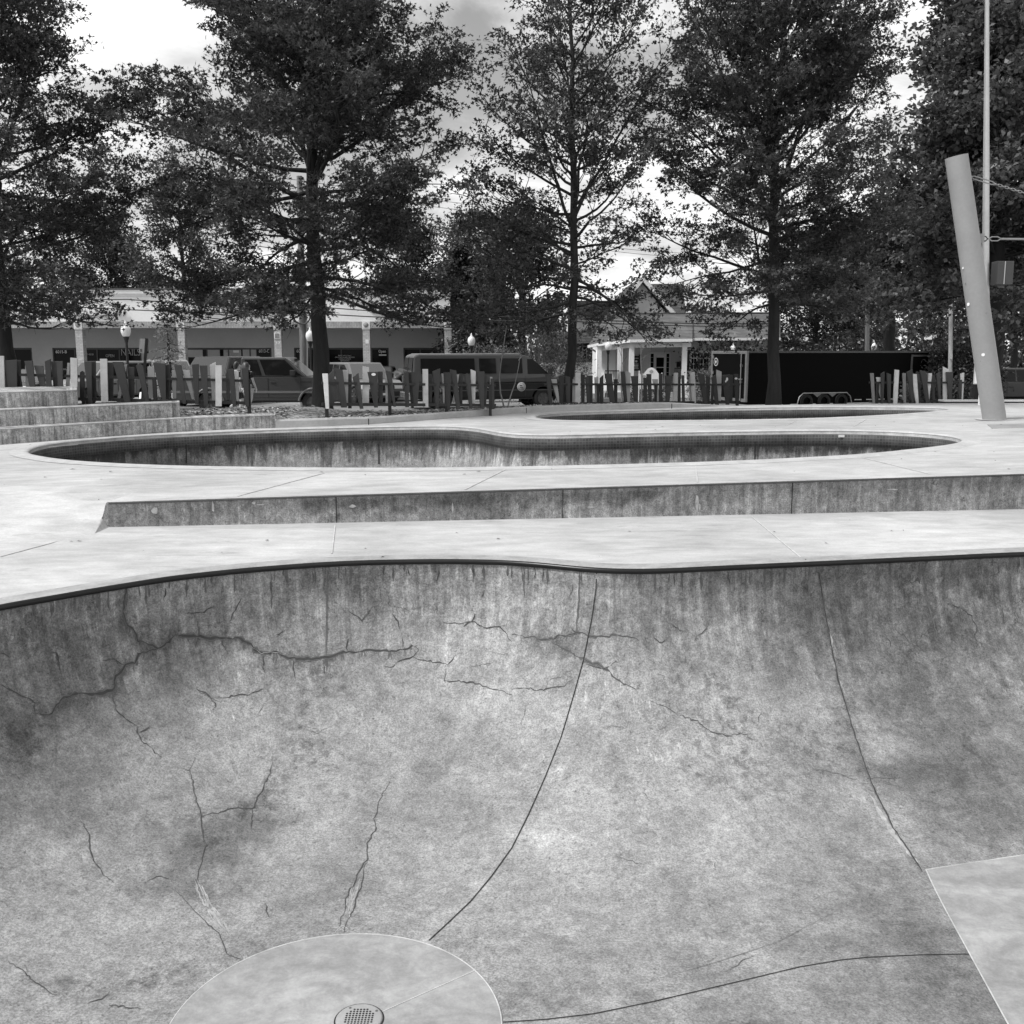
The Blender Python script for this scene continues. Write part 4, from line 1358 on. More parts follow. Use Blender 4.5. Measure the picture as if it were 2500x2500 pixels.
back(2300, 0, 66, 520, 4.4, 4.4, 'large pale tree filling the gap left of the leaning post', 58, M_FARL, zlow=1.4, n=24000)
back(2480, 0, 56, 600, 3.6, 3.6, 'tree with bright foliage above the dark pickup at the right edge', 59, M_FARL, zlow=2.4, n=20000)
back(-60, 0, 64, 560, 4.5, 4.5, 'dark tree behind the shop roof at the far left edge', 60, M_FAR, zlow=2.0, n=18000)
back(2090, 0, 75, 600, 4.0, 4.0, 'distant tree between the trailer roof and the maple', 61, M_FARL, zlow=1.4, n=16000)
back(285, 0, 70, 590, 3.6, 3.2, 'dark tree over the shop roof between the far left oak and the nails window', 62, M_FAR, n=20000, zlow=3.2)
# dark conifer beside the shop
def conifer(px, Y, top_px, r, label, seed, mat, n, ls=.22, lw=.09):
    rng = np.random.RandomState(seed)
    x = P(px, 860, Y).x; z0 = zg(0, Y); zt = P(px, top_px, Y).z
    base = np.array([x, Y, z0]); t = thing('conifer', label, 'tree', tuple(base), group=far)
    acc = [[], [], 0]
    tp = np.array([[x, Y, z0 + (zt - z0) * k] for k in np.linspace(0, 1, 6)])
    fast_tube(acc, tp, .16, .02, 6)
    C = []; D = []
    for i in range(n // 30):
        u = rng.rand() ** .8; z = z0 + .3 + (zt - z0 - .3) * u
        a = rng.uniform(0, 6.28); R_ = (r * (1 - u) ** .7 + .15) * rng.uniform(.85, 1.15)
        d = np.array([math.cos(a), math.sin(a), -.25])
        p0 = np.array([x, Y, z])
        fast_tube(acc, np.array([p0, p0 + d * R_ * .6, p0 + d * R_]), .02, .004, 3)
        k = rng.uniform(.35, 1.05, 30)[:, None]
        C.append(p0 + d * R_ * k + rng.normal(0, .1, (30, 3))); D.append(np.tile(d, (30, 1)))
    quads_object('trunk', np.concatenate(acc[0]), np.concatenate(acc[1]), M_BARK, t, base)
    leaf_mesh('crown', np.concatenate(C), np.concatenate(D), mat, t, ls, lw, rng, base=base)
conifer(1185, 52, 640, 2.0, 'black green conifer at the right end of the shop row', 71, M_CONIF, 16000)
conifer(1130, 55, 600, 1.6, 'narrower dark conifer touching the shop corner', 72, M_CONIF, 10000)
conifer(412, 40, 792, .85, 'pale young feathery conifer before the shop windows', 73, leaf_material('pale_needles', .2), 1500, .16, .03)
# bushes
blob_plant('bush', 'pale bush behind the van roof below the globe lamp', at(1205, 965, 46), [(-.2, 0, 1.1, 1.5, .9, 1.2), (.9, .2, .9, 1.2, .8, 1.0), (-1.1, 0, .9, .8, .7, 1.0)], 8000, M_BUSH, 81)
blob_plant('bush', 'tall rounded bush around the slender pin oak trunk', at(1335, 975, 42), [(0, 0, 1.2, 1.3, 1.0, 1.5), (.8, .2, 1.0, 1.0, .8, 1.2), (-.7, 0, .8, .8, .8, .9)], 9000, leaf_material('mid_bush', .11), 82)
blob_plant('bush', 'arching shrub beside the cottage window', at(1728, 985, 44), [(0, 0, .7, .7, .5, .75), (-.5, 0, .5, .5, .4, .5)], 1500, M_BUSH, 83)
blob_plant('bush', 'low dark bush at the foot of the white sign', at(1580, 985, 45), [(0, 0, .4, .9, .5, .5)], 1800, M_FAR, 84)
blob_plant('bush', 'leafy shrub seen between the boards of the right fence', at(2272, 1000, 31), [(0, 0, .35, .9, .5, .6), (.6, 0, .3, .5, .4, .5)], 3200, M_MAPLE, 85, size=.13, width=.08)
blob_plant('hedge', 'dark hedge between the wooden pole and the maple trunk', at(2362, 985, 41), [(0, 0, 1.2, 1.4, .8, 1.6), (-.9, .3, .9, 1.0, .7, 1.2)], 7000, M_FAR, 86, cat='hedge', size=.16, width=.1)
blob_plant('hedge', 'long clipped looking hedge behind the black trailer', at(1950, 975, 52), [(-3, 0, 1.3, 3, 1, 1.6), (3, 0, 1.3, 3, 1, 1.7), (7, 0, 1.3, 3, 1, 1.7)], 9000, M_FAR, 87, cat='hedge', size=.2, width=.12)
# bare saplings
def sapling(label, pts, r, twigs, mat):
    t = thing('sapling', label, 'young tree', tuple(pts[0]))
    mb = MB(); mb.tube(pts, [r * (1 - .7 * i / (len(pts) - 1)) for i in range(len(pts))], 6)
    mb.build('stem', mat, t)
    if twigs:
        for a, b_ in twigs:
            tb = MB(); tb.tube([a, a.lerp(b_, .5) + Vector((0, 0, .03)), b_], [.012, .008, .004], 4); tb.build('twig', mat, t)
Yv = 23.2
sapling('thin bare sapling stem leaning left before the van side', [at(1232, 1000, Yv), at(1222, 960, Yv), at(1219, 920, Yv), at(1224, 880, Yv), at(1230, 840, Yv), at(1237, 795, Yv)], .022, [(at(1226, 870, Yv), at(1240, 850, Yv))], M_BARK_L)
sapling('thin bare sapling stem leaning right before the van door', [at(1238, 1000, Yv), at(1247, 965, Yv), at(1258, 935, Yv), at(1266, 895, Yv), at(1273, 850, Yv)], .020, [(at(1245, 975, Yv), at(1249, 985, Yv)), (at(1266, 880, Yv), at(1280, 868, Yv))], M_BARK_L)
sapling('pale bare sapling in front of the cottage porch', [at(1566, 985, 40), at(1567, 920, 40), at(1565, 880, 40), at(1565, 838, 40)], .045,
        [(at(1566, 880, 40), at(1584, 862, 40)), (at(1565, 860, 40), at(1577, 842, 40)), (at(1565, 850, 40), at(1556, 832, 40)), (at(1577, 842, 40), at(1586, 838, 40))], M_BARK_L)
sapling('crooked pale sapling before the white porch column', [at(1519, 985, 40), at(1516, 930, 40), at(1518, 890, 40), at(1517, 850, 40)], .04, [(at(1518, 890, 40), at(1530, 870, 40)), (at(1517, 870, 40), at(1510, 850, 40))], M_BARK_L)

# far wood that closes the view
rng = np.random.RandomState(99)
n = 26000
cx = rng.uniform(-75, 75, n // 20); cy = rng.uniform(78, 96, n // 20)
hz = 3.2 + 1.6 * np.sin(cx * .23) + 1.1 * np.sin(cx * .61 + 1)
cz = -.7 + rng.rand(n // 20) ** .7 * (hz + 1.2)
C = np.repeat(np.stack([cx, cy, cz], 1), 20, 0) + rng.normal(0, .45, (n // 20 * 20, 3))
fw = leaf_mesh('treeline', C, rng.normal(0, 1, C.shape), M_FAR, None, .55, .4, rng)
tag(fw, 'low distant belt of woodland behind the houses', 'woodland'); fw['kind'] = 'stuff'
# ================================================================ FENCES
M_RAIL = grey(.012, .5, 0, name='black_steel')
TONES = {}
def board_mat(v):
    v = v * .38 if v < .2 else min(.84, v * 1.3)
    k = round(v, 3)
    if k not in TONES:
        TONES[k] = grey(v, .5, .18, 6, name='painted_board')
    return TONES[k]

def fence(label, boards, x0, Y0, x1, Y1, rails, posts, group='slanted board fences around the skate park'):
    def Yf(px): return Y0 + (Y1 - Y0) * (px - x0) / (x1 - x0)
    a = P(x0, 985, Y0); b = P(x1, 985, Y1)
    t = thing('board_fence', label, 'fence', (a.x, Y0, .3), group=group)
    dv = Vector((b.x - a.x, Y1 - Y0, 0)).normalized(); nv = Vector((dv.y, -dv.x, 0))
    if nv.y > 0: nv = -nv
    for (ra_, rb_), h in zip(rails, (.05, .06)):
        mb = MB()
        A = P(x0, ra_, Y0); B = P(x1, rb_, Y1)
        mb.bar(A, B, .045, h)
        mb.build('rail', M_RAIL, t)
    for px, yb in posts:
        Yp = Yf(px); A = P(px, yb, Yp); top = P(px, rails[0][0] + (rails[0][1] - rails[0][0]) * (px - x0) / (x1 - x0) + 2, Yp)
        mb = MB(); mb.box(A.x - .032, A.x + .032, Yp - .03 - .0015, Yp + .03, A.z - .25, top.z)
        mb.build('post', M_RAIL, t)
    for xt, wt, xb, wb, yt, yb, v, back, slant in boards:
        px = (xt + xb) / 2
        off = nv * (-.052 if back else .052)
        Yp = Yf(px)
        def q(x, y): return P(x, y, Yp + off.y)
        sl = wt * slant
        f = [q(xb - wb / 2, yb), q(xb + wb / 2, yb), q(xt + wt / 2, yt - sl), q(xt - wt / 2, yt + sl)]
        if slant == 9:  # peaked top
            f = [q(xb - wb / 2, yb), q(xb + wb / 2, yb), q(xt + wt / 2, yt + wt * .35), q(xt, yt), q(xt - wt / 2, yt + wt * .35)]
        d = nv * .016
        n = len(f)
        mb = MB()
        mb.add([p + d for p in f] + [p - d for p in f], [tuple(range(n)), tuple(range(n, 2 * n))[::-1]] +
               [(i, n + i, n + (i + 1) % n, (i + 1) % n) for i in range(n)])
        mb.build('board', board_mat(v), t, bevel=.004)
    return t, Yf

F, Bk = 0, 1
left = [(3, 14, 6, 15, 869, 985, .34, F, 0), (26, 32, 34, 16, 879, 985, .07, F, .03), (44, 13, 46, 12, 879, 960, .06, Bk, 0), (66, 9, 68, 8, 886, 965, .2, Bk, 0), (70, 20, 86, 10, 881, 988, .075, F, .02),
        (94, 22, 111, 9, 892, 970, .18, Bk, 0), (117, 14, 121, 13, 879, 985, .06, F, .2), (134, 18, 138, 10, 882, 970, .08, Bk, 0), (146, 14, 149, 11, 882, 985, .09, F, .03), (168, 6, 164, 10, 886, 965, .22, Bk, 0),
        (180.5, 17, 182, 16, 874, 985, .34, F, -.05), (201, 11, 201, 11, 905, 971, .05, Bk, 9), (215, 19, 221, 8, 882, 986, .07, F, 0), (227, 14, 229, 12, 882, 972, .06, Bk, 0), (253, 17.6, 256, 17, 876, 982, .34, F, 0),
        (270, 15, 270, 13, 885, 972, .05, Bk, 0), (288, 26, 312, 15, 883, 982, .075, F, 0), (306, 9, 289, 8, 890, 983, .2, Bk, 0), (321, 14, 322, 12, 896, 972, .06, Bk, 0), (341, 17, 360, 10, 887, 981, .075, F, 9),
        (369, 17, 370, 16, 895, 973, .22, Bk, 0), (389, 31, 401, 9, 886, 980, .075, F, -.05), (409, 14, 410, 8, 890, 975, .05, Bk, .1), (425, 11, 426, 9, 903, 973, .2, Bk, 0), (434, 18, 451, 8, 891, 986, .08, F, 0),
        (455, 17, 472, 6, 904, 975, .27, Bk, 0), (477, 16.5, 481, 9, 889, 987, .06, F, .05), (496.7, 18.6, 504, 9, 892, 991, .075, F, 0), (520, 15, 522, 8, 887, 978, .3, Bk, .25), (534, 15.5, 534, 15, 892, 992, .4, F, 0),
        (556, 9, 557, 8, 910, 978, .08, Bk, 0), (564, 14.5, 573, 9, 901, 993, .065, F, 0), (577, 12, 580, 6, 905, 979, .36, Bk, 0), (598, 17, 604, 9, 898, 993, .06, F, .04)]
fence('left run of slanted dark and pale boards behind the seat steps', left, -60, 19.9, 612, 20.4, ((912, 930), (968, 984)), ((30, 985), (205, 985), (380, 985), (609, 1009)))
mid = [(793.6, 13, 799.4, 7.8, 912, 998, .5, F, 0), (809, 13, 810, 11, 908, 988, .12, Bk, .5), (826.5, 20, 840, 14, 901, 995, .09, F, -.15), (843, 14, 843, 12, 903, 986, .25, Bk, 0), (854, 9, 854, 8, 913, 997, .06, Bk, 0),
       (868, 14, 883, 8, 916, 998, .11, F, .4), (893, 15, 893, 15, 895, 986, .36, Bk, -.1), (909, 25, 918, 8.5, 908, 995, .09, F, 0), (928, 12, 930, 9, 907, 986, .09, Bk, 0), (945, 9, 946, 8, 913, 986, .34, Bk, 0),
       (948, 14, 963.6, 5.5, 906, 993, .1, F, -.15), (992, 10, 994, 8.5, 908, 994, .07, F, 0), (1000, 7, 1007, 6, 909, 996, .03, Bk, 0), (1014, 22, 1014.5, 9, 908, 992, .08, F, 0), (1038, 13, 1039, 12.5, 901, 995, .4, F, 0),
       (1050, 9, 1050, 8, 915, 990, .05, Bk, 0), (1065, 19, 1067, 7, 903, 996, .08, F, .2), (1081, 5, 1085, 5, 912, 985, .3, Bk, 0), (1092, 18, 1094, 8, 909, 1000, .055, F, 0), (1106, 15, 1119, 9, 903, 999, .09, F, -.1),
       (1118, 5, 1107, 5, 914, 984, .3, Bk, 0), (1124, 8, 1125, 7, 912, 990, .05, Bk, 0), (1140, 12, 1150, 7, 911, 997, .09, F, 9), (1155, 12, 1156, 7, 904, 987, .42, Bk, -.2), (1173, 19, 1177, 8, 907, 998, .085, F, 0),
       (1186, 9, 1183, 7, 917, 990, .1, Bk, 0), (1199, 5, 1200, 5, 920, 987, .3, Bk, 0), (1202, 7, 1204, 6, 924, 999, .07, F, 0)]
fm, fmY = fence('middle run of slanted boards in front of the dark van', mid, 786, 20.6, 1210, 22.4, ((935, 941), (987, 989)), ((798, 1010), (952, 1009), (1090, 1006), (1197, 1003)))
rmid = [(1337, 12, 1345.6, 6, 914, 991, .1, F, -.15), (1352, 12.5, 1364.6, 4, 925.6, 985, .33, Bk, 0), (1370.5, 11, 1370, 8.5, 917, 989, .045, F, .1), (1385.6, 11.6, 1388, 7, 919, 990, .1, F, -.15), (1401, 5, 1400, 5, 926, 986, .3, Bk, 0),
        (1411, 12.4, 1409, 11.6, 910, 990, .44, F, 0), (1423, 9, 1423, 7, 914, 985, .05, Bk, 0), (1440, 13, 1442, 8, 917, 985, .07, Bk, 0), (1433, 8, 1437, 6, 920, 988, .1, F, 0), (1456, 9, 1456, 5, 921, 986, .28, Bk, 0),
        (1468.7, 8.5, 1468.7, 8, 919, 985, .05, F, .5), (1484.6, 17, 1496, 11, 912, 988, .1, F, 0), (1503, 8, 1503, 7, 925.6, 988, .03, Bk, 0), (1520, 10, 1528, 7, 907, 987, .08, F, 0), (1533, 12, 1533, 9, 908, 986, .33, Bk, -.2),
        (1549, 17, 1553, 8, 918, 986, .09, F, 0), (1575, 8.5, 1575, 8.5, 922, 985, .06, F, 0), (1584, 11, 1588, 5.5, 913, 984, .08, F, 0), (1599, 13, 1607, 5, 925.6, 983, .33, Bk, 0), (1613, 8, 1613, 7, 912, 983, .06, F, 0),
        (1632.6, 18, 1629.5, 8, 917, 983, .1, F, 0), (1650, 10, 1648, 10, 910, 984, .38, F, 0), (1658, 7, 1658, 6, 920, 983, .04, Bk, 0), (1667, 6, 1669, 6, 916, 983, .08, F, 0), (1686, 6, 1686, 5, 922, 983, .25, Bk, 0),
        (1690, 11, 1694, 9, 908, 984, .4, F, 0), (1711, 15, 1722.7, 9, 912, 986, .08, F, -.08), (1728, 8, 1728, 7, 918, 985, .05, Bk, 0), (1742, 11, 1750.6, 8, 918, 989, .09, F, .3), (1755, 12, 1755, 9, 905, 980, .36, Bk, -.2),
        (1773, 18.6, 1776, 8, 915, 988, .09, F, .05), (1785, 8, 1784, 7, 915, 982, .09, Bk, 0), (1797, 10, 1799, 5.5, 913, 989, .08, F, 0)]
fr_, frY = fence('longest run of slanted boards behind the curved kerb, before the white cottage', rmid, 1330, 24.8, 1806, 27.6, ((938, 939), (986, 981)), ((1460, 990), (1600, 990), (1738, 990), (1800, 990)))
rgt = [(2128.5, 8.5, 2133, 5, 911, 989, .22, F, 0), (2144.5, 11, 2151, 3, 921, 970, .82, Bk, 0), (2155, 9, 2153, 5.5, 910, 989, .12, F, .3), (2170, 10, 2170.5, 5.5, 912, 989, .15, F, -.2), (2189.5, 10.5, 2185, 10, 903, 989, .82, F, -.05),
       (2207, 8, 2208.5, 5.5, 911, 989, .2, F, 0), (2220.5, 14, 2228, 5.5, 905, 989, .13, F, .25), (2231, 13, 2239.6, 6, 913, 989, .82, F, 0), (2243, 9, 2243, 6, 913, 980, .15, Bk, .2), (2253, 15.5, 2265, 8.5, 905, 989, .14, F, -.1),
       (2271, 8, 2265, 6, 911, 975, .8, Bk, 0), (2279, 7.5, 2279, 6, 916, 978, .12, Bk, 0), (2290, 9, 2295, 5, 911, 989, .18, F, .4), (2308.5, 13, 2306.7, 9, 898, 977, .82, Bk, -.25), (2318, 17, 2320, 6, 908, 989, .16, F, 0),
       (2344, 8.5, 2344, 4.5, 927, 989, .14, F, 0), (2349, 9, 2348, 5, 911, 975, .82, Bk, .15)]
fence('right run of slanted boards with bright white ones, in front of the trailer end', rgt, 2122, 27.6, 2352, 28.4, ((934, 934), (980, 980)), ((2140, 990), (2240, 990), (2340, 990)))
# stickers on three boards
def sticker(parent, px, py, Y, w, h, v=.8):
    a = P(px, py, Y); mb = MB()
    mb.add([(a.x + w * math.cos(t), a.y, a.z + h * math.sin(t)) for t in np.linspace(0, 6.28, 11)[:-1]], [tuple(range(10))])
    mb.build('sticker', grey(v, .6, 0), parent, fixnormals=False)
sticker(fm, 912, 914, fmY(912) - .085, .045, .03); sticker(fr_, 1775, 926, frY(1775) - .085, .03, .05); sticker(fr_, 1772, 931, frY(1772) - .085, .02, .03); sticker(fr_, 1797, 924, frY(1797) - .085, .04, .028)

# ================================================================ SHOP ROW
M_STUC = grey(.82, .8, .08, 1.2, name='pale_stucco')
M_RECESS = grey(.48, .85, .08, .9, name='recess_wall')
M_BAND = brick('soldier_brick', .34, .44, .25, .26, .085, .012, vertical=True)
M_COLB = brick('column_brick', .42, .52, .34, .22, .085, .012)
M_GLASS = emission_free_glass(.012, 1.5, .05, 'window_glass')
M_FRAME = grey(.03, .4, 0, name='dark_frame')
M_WHITE = grey(.86, .6, .05, 3, name='white_paint')
M_BLK = grey(.02, .6, 0, name='black_paint')
YF, YW = 54.0, 57.5
shop = thing('shop_row', 'long pale single storey shop row with brick columns and a deep covered walk', 'building', (P(560, 900, YF).x, YF, zg(0, YF)))
def X(px, Y): return P(px, 860, Y).x
def Z(py, Y): return P(1250, py, Y).z
xl, xr = X(-330, YF), X(1100, YF)
gz = zg(0, YF) - .05
mb = MB()
mb.box(xl, xr, YF, YF + .5, Z(785, YF), Z(722, YF))
mb.box(xl - .05, xr + .06, YF - .06, YF + .56, Z(722, YF), Z(717, YF))
mb.box(xl - .12, xr + .12, YF - .12, YF + .6, Z(717, YF), Z(708, YF))
mb.build('fascia', M_STUC, shop)
mb = MB(); mb.box(xl - .15, xr + .15, YF - .16, YW + 8, Z(708, YF), Z(704, YF)); mb.build('roof_edge', grey(.08, .8, .2, 2), shop)
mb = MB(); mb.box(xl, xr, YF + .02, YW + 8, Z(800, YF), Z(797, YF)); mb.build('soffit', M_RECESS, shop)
cols = [-55, 195, 444, 679, 895, 1094]
for a, b in zip([-330] + cols, cols):
    m_ = MB(); m_.box(X(a + (10 if a > -300 else 0), YF), X(b - 10, YF), YF - .03, YF + .4, Z(801, YF), Z(785, YF) - .002)
    m_.build('brick_band', M_BAND, shop)
for px in cols:
    m_ = MB(); x0, x1 = X(px - 8.6, YF), X(px + 8.6, YF)
    m_.box(x0, x1, YF + .0, YF + .42, gz, Z(804, YF))
    col_ = m_.build('column', M_COLB, shop)
    m_ = MB(); m_.box(x0 - .03, x1 + .03, YF - .03, YF + .45, Z(804, YF), Z(800, YF)); m_.box(x0 - .02, x1 + .02, YF - .05, YF + .44, Z(800, YF), Z(784, YF)); m_.build('capital', M_STUC, col_)
    m_ = MB(); m_.lathe([(0, YF - .065), (.13, YF - .065), (.135, YF - .04)], ((x0 + x1) / 2, 0, Z(793, YF)), 20, axis='y'); m_.build('medallion', grey(.3, .8, .1), col_, fixnormals=False)
# back wall pieces between the shop windows
win = [(-190, -80, 'd'), (-55, 78, 'd'), (128, 345, 'n'), (452, 663, 'c'), (718, 890, 'o'), (906, 949, 's'), (985, 1066, 'g')]
head = Z(849, YW)
m_ = MB()
edges = [-330]
for a, b, _ in win: edges += [a, b]
edges += [1100]
for i in range(0, len(edges), 2):
    m_.box(X(edges[i], YW), X(edges[i + 1], YW), YW, YW + .3, gz - .1, head)
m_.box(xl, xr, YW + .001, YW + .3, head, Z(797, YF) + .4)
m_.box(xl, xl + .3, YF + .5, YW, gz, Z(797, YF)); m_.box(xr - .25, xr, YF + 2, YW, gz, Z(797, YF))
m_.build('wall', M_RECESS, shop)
panes = {'d': 2, 'n': 4, 'c': 4, 'o': 3, 's': 1, 'g': 2}
WINS = {}
for a, b, k in win:
    x0, x1 = X(a, YW), X(b, YW)
    zb = Z(900, YW) if k == 's' else gz + .35
    if k in 'dg': zb = gz + .05
    f = MB(); n = panes[k]; w = .07
    for i in range(n + 1):
        xx = x0 + (x1 - x0) * i / n
        f.box(xx - w / 2 if 0 < i < n else (x0 if i == 0 else x1 - w), xx + w / 2 if 0 < i < n else (x0 + w if i == 0 else x1), YW + .02, YW + .12, zb, head)
    f.box(x0, x1, YW + .021, YW + .119, head - .1, head - .003); f.box(x0, x1, YW + .021, YW + .119, zb, zb + .1)
    fo = f.build('window', M_FRAME, shop)
    g = MB(); g.box(x0 + .02, x1 - .02, YW + .07, YW + .09, zb + .02, head - .02); g.build('glass', M_GLASS, fo)
    if zb > gz + .1:
        s_ = MB(); s_.box(x0, x1, YW + .03, YW + .25, gz, zb); s_.build('bulkhead', M_RECESS if k == 's' else M_FRAME, fo)
    inn = MB(); inn.box(x0, x1, YW + .9, YW + 1.0, gz, head); inn.build('interior', grey(.03, .9, .3, 1), fo)
    WINS[k] = fo
def wall_text(body, px0, px1, py0, py1, Y, mat, parent, ex=0.0, bold=0.0, name='lettering'):
    c = P((px0 + px1) / 2, (py0 + py1) / 2, Y)
    return text_mesh(name, body, mat, parent, c, (1, 0, 0), (0, 0, 1), P(px1, py0, Y).x - P(px0, py0, Y).x, P(px0, py0, Y).z - P(px0, py1, Y).z, ex, bold)
M_LET = grey(.8, .5, 0, name='white_letters')
def pin_letters(body, a, b, c, d):
    wall_text(body, a + 1.2, b + 1.2, c + 1.5, d + 1.5, YF - .02, M_BLK, shop, .015, .03, 'letter_shadow')
    wall_text(body, a, b, c, d, YF - .14, M_LET, shop, .06, .02)
pin_letters('STATE FARM', 409, 541, 745, 762)
pin_letters('INSURANCE', 566, 672, 745, 762)
pin_letters('TOUCH OF BEAUTY', 150, 306, 756, 770)
pin_letters('EYE CARE', 905, 1010, 746, 762)
wall_text('6015-B', 136, 163, 855, 862.5, YW + .015, M_LET, WINS['n'])
wall_text('6013-C', 632, 657, 853, 861, YW + .015, M_LET, WINS['c'])
wall_text('6011', 724, 742, 853, 861, YW + .015, M_LET, WINS['o'])
wall_text('NAILS', 296, 342, 852, 868, YW + .015, grey(.4, .5, 0), WINS['n'], 0, -.008)
wall_text('327-4310', 206, 228, 863, 867.5, YW + .015, grey(.45, .5, 0), WINS['n'])
wall_text('OPEN', 258, 279, 865, 872, YW + .015, grey(.4, .5, 0), WINS['n'])
for i, (tx, w) in enumerate((('BENT PANCOAST', 32), ('DIPLOMAT BOARD CERTIFIED', 48), ('CONSULTATIONS', 30), ('OPTOMETRY', 22))):
    wall_text(tx, 842 - w / 2, 842 + w / 2, 866.5 + i * 4.3, 869.5 + i * 4.3, YW + .015, grey(.6, .5, 0), WINS['o'])
wall_text('6A  1800 PZ  2310', 816, 862, 887, 890, YW + .015, M_LET, WINS['o'])
wall_text('Open', 924, 942, 854, 863, YW + .015, M_LET, WINS['s'], 0, .03)
m_ = MB(); m_.box(X(925, YW), X(943, YW), YW + .005, YW + .018, Z(868.5, YW), Z(865, YW)); m_.build('sign_bar', M_LET, WINS['s'])
# posters and blinds in the left middle window
for a, b, c, d in ((457, 494, 854, 872), (503, 536, 854, 875), (592, 625, 852, 873)):
    m_ = MB(); m_.box(X(a, YW), X(b, YW), YW + .045, YW + .06, Z(d, YW), Z(c, YW)); m_.build('blind', grey(.42, .8, .1, 2), WINS['c'])
m_ = MB(); m_.box(X(545, YW), X(588, YW), YW + .045, YW + .06, Z(876, YW), Z(854, YW)); m_.build('poster_board', grey(.35, .8, .6, 3), WINS['c'])
m_ = MB(); m_.box(X(569, YW), X(583, YW), YW + .03, YW + .043, Z(861, YW), Z(855, YW)); m_.build('lit_sign', M_LET, WINS['c'])
# plaques on the columns
m_ = MB(); m_.box(X(671, YF), X(686, YF), YF - .03, YF - .002, Z(827, YF), Z(812, YF)); m_.build('plaque', M_LET, shop)
m_ = MB(); m_.box(X(673, YF), X(684, YF), YF - .04, YF - .031, Z(825.5, YF), Z(814, YF)); m_.build('plaque_panel', grey(.2, .6, .3, 8), shop)
wall_text('13', 674.5, 683.5, 834, 839, YF - .01, M_LET, shop)
m_ = MB(); m_.box(X(893, YF), X(901, YF), YF - .02, YF - .002, Z(839, YF), Z(829, YF)); m_.build('notice', M_LET, shop)

# ================================================================ COTTAGE
HY = 52.0
M_SIDING = grey(.72, .7, .06, 2, name='cottage_siding')
M_ROOF = brick('shingles', .085, .12, .06, .42, .17, .012, var=.3)
M_ROOFD = brick('dark_shingles', .05, .08, .03, .42, .17, .02, var=.3)
hb = P(1660, 900, HY)
hz = zg(8, HY)
house = thing('cottage', 'white cottage with a columned front porch, shingled hip roof and a gable behind', 'house', (hb.x, HY, hz))
def hp(px, py, Y=HY): return P(px, py, Y)
def V3(p, dy=0, dz=0): return Vector((p.x, p.y + dy, p.z + dz))
xL, xM, xR = X(1462, HY), X(1687, HY), X(1900, HY)
zE = Z(830, HY)
yw = HY + 2.4
# walls: recessed porch wall, left slanted bay, right flush wall
m_ = MB()
m_.box(X(1540, HY) - .05, xM, yw, yw + .2, hz, zE + .1)
m_.box(xM + .002, xR, HY + .9, HY + 1.1, hz, zE + .1)
m_.box(xM - .1, xM, HY + .901, yw, hz, zE + .1)
m_.build('wall', M_SIDING, house)
m_ = MB()
A_ = Vector((xL + .05, HY + 4.6, 0)); B_ = Vector((X(1512, HY), HY + 1.9, 0)); 
m_.hexa([Vector((A_.x, A_.y, hz)), Vector((B_.x, B_.y, hz)), Vector((B_.x, B_.y + .2, hz)), Vector((A_.x, A_.y + .2, hz)), Vector((A_.x, A_.y, zE)), Vector((B_.x, B_.y, zE)), Vector((B_.x, B_.y + .2, zE)), Vector((A_.x, A_.y + .2, zE))])
m_.hexa([Vector((B_.x, B_.y, hz)), Vector((X(1540, HY), yw, hz)), Vector((X(1540, HY), yw + .2, hz)), Vector((B_.x, B_.y + .2, hz)), Vector((B_.x, B_.y, zE)), Vector((X(1540, HY), yw, zE)), Vector((X(1540, HY), yw + .2, zE)), Vector((B_.x, B_.y + .2, zE))])
m_.build('bay_wall', M_WHITE, house)
# porch roof: eave polyline, ridge
ev = [hp(1437, 843, HY + 3.2), hp(1462, 838, HY + 1.0), hp(1540, 829, HY - .6), hp(1690, 827, HY - .6), hp(1692, 825, HY + .4), hp(1905, 824, HY + .4)]
rg_ = [hp(1472, 781, HY + 5.5), hp(1476, 780, HY + 5.2), hp(1500, 768, HY + 5.0), hp(1690, 766, HY + 5.0), hp(1692, 766, HY + 5.0), hp(1905, 766, HY + 5.0)]
m_ = MB()
m_.add(ev + rg_, [(i, i + 1, 7 + i, 6 + i) for i in range(5)])
m_.add([e + Vector((0, .03, -.06)) for e in ev] + [e + Vector((0, .03, -.06)) for e in rg_], [(6 + i, 7 + i, i + 1, i) for i in range(5)])
roof = m_.build('roof', M_ROOF, house, fixnormals=False)
m_ = MB(); m_.tube([rg_[2] + Vector((0, 0, .03)), rg_[5] + Vector((0, 0, .03))], .07, 6); m_.build('ridge_cap', M_ROOFD, roof)
m_ = MB()
for a, b in zip(ev[:4], ev[1:4]): m_.bar(a + Vector((0, -.03, -.07)), b + Vector((0, -.03, -.07)), .12, .14)
m_.bar(ev[4] + Vector((0, -.03, -.07)), ev[5] + Vector((0, -.03, -.07)), .12, .13)
m_.build('gutter', M_WHITE, house)
m_ = MB()
for a, b in zip(ev[1:3], ev[2:4]): m_.bar(a + Vector((0, .3, -.28)), b + Vector((0, .3, -.28)), .12, .24)
m_.build('porch_beam', M_WHITE, house)
m_ = MB(); m_.tube([ev[0] + Vector((.1, 0, -.16)), ev[0] + Vector((.5, .1, -.4)), Vector((xL - .02, HY + 1.0, zE - .55)), Vector((xL - .02, HY + 1.0, hz + .1))], .05, 6); m_.build('downpipe', M_WHITE, house)
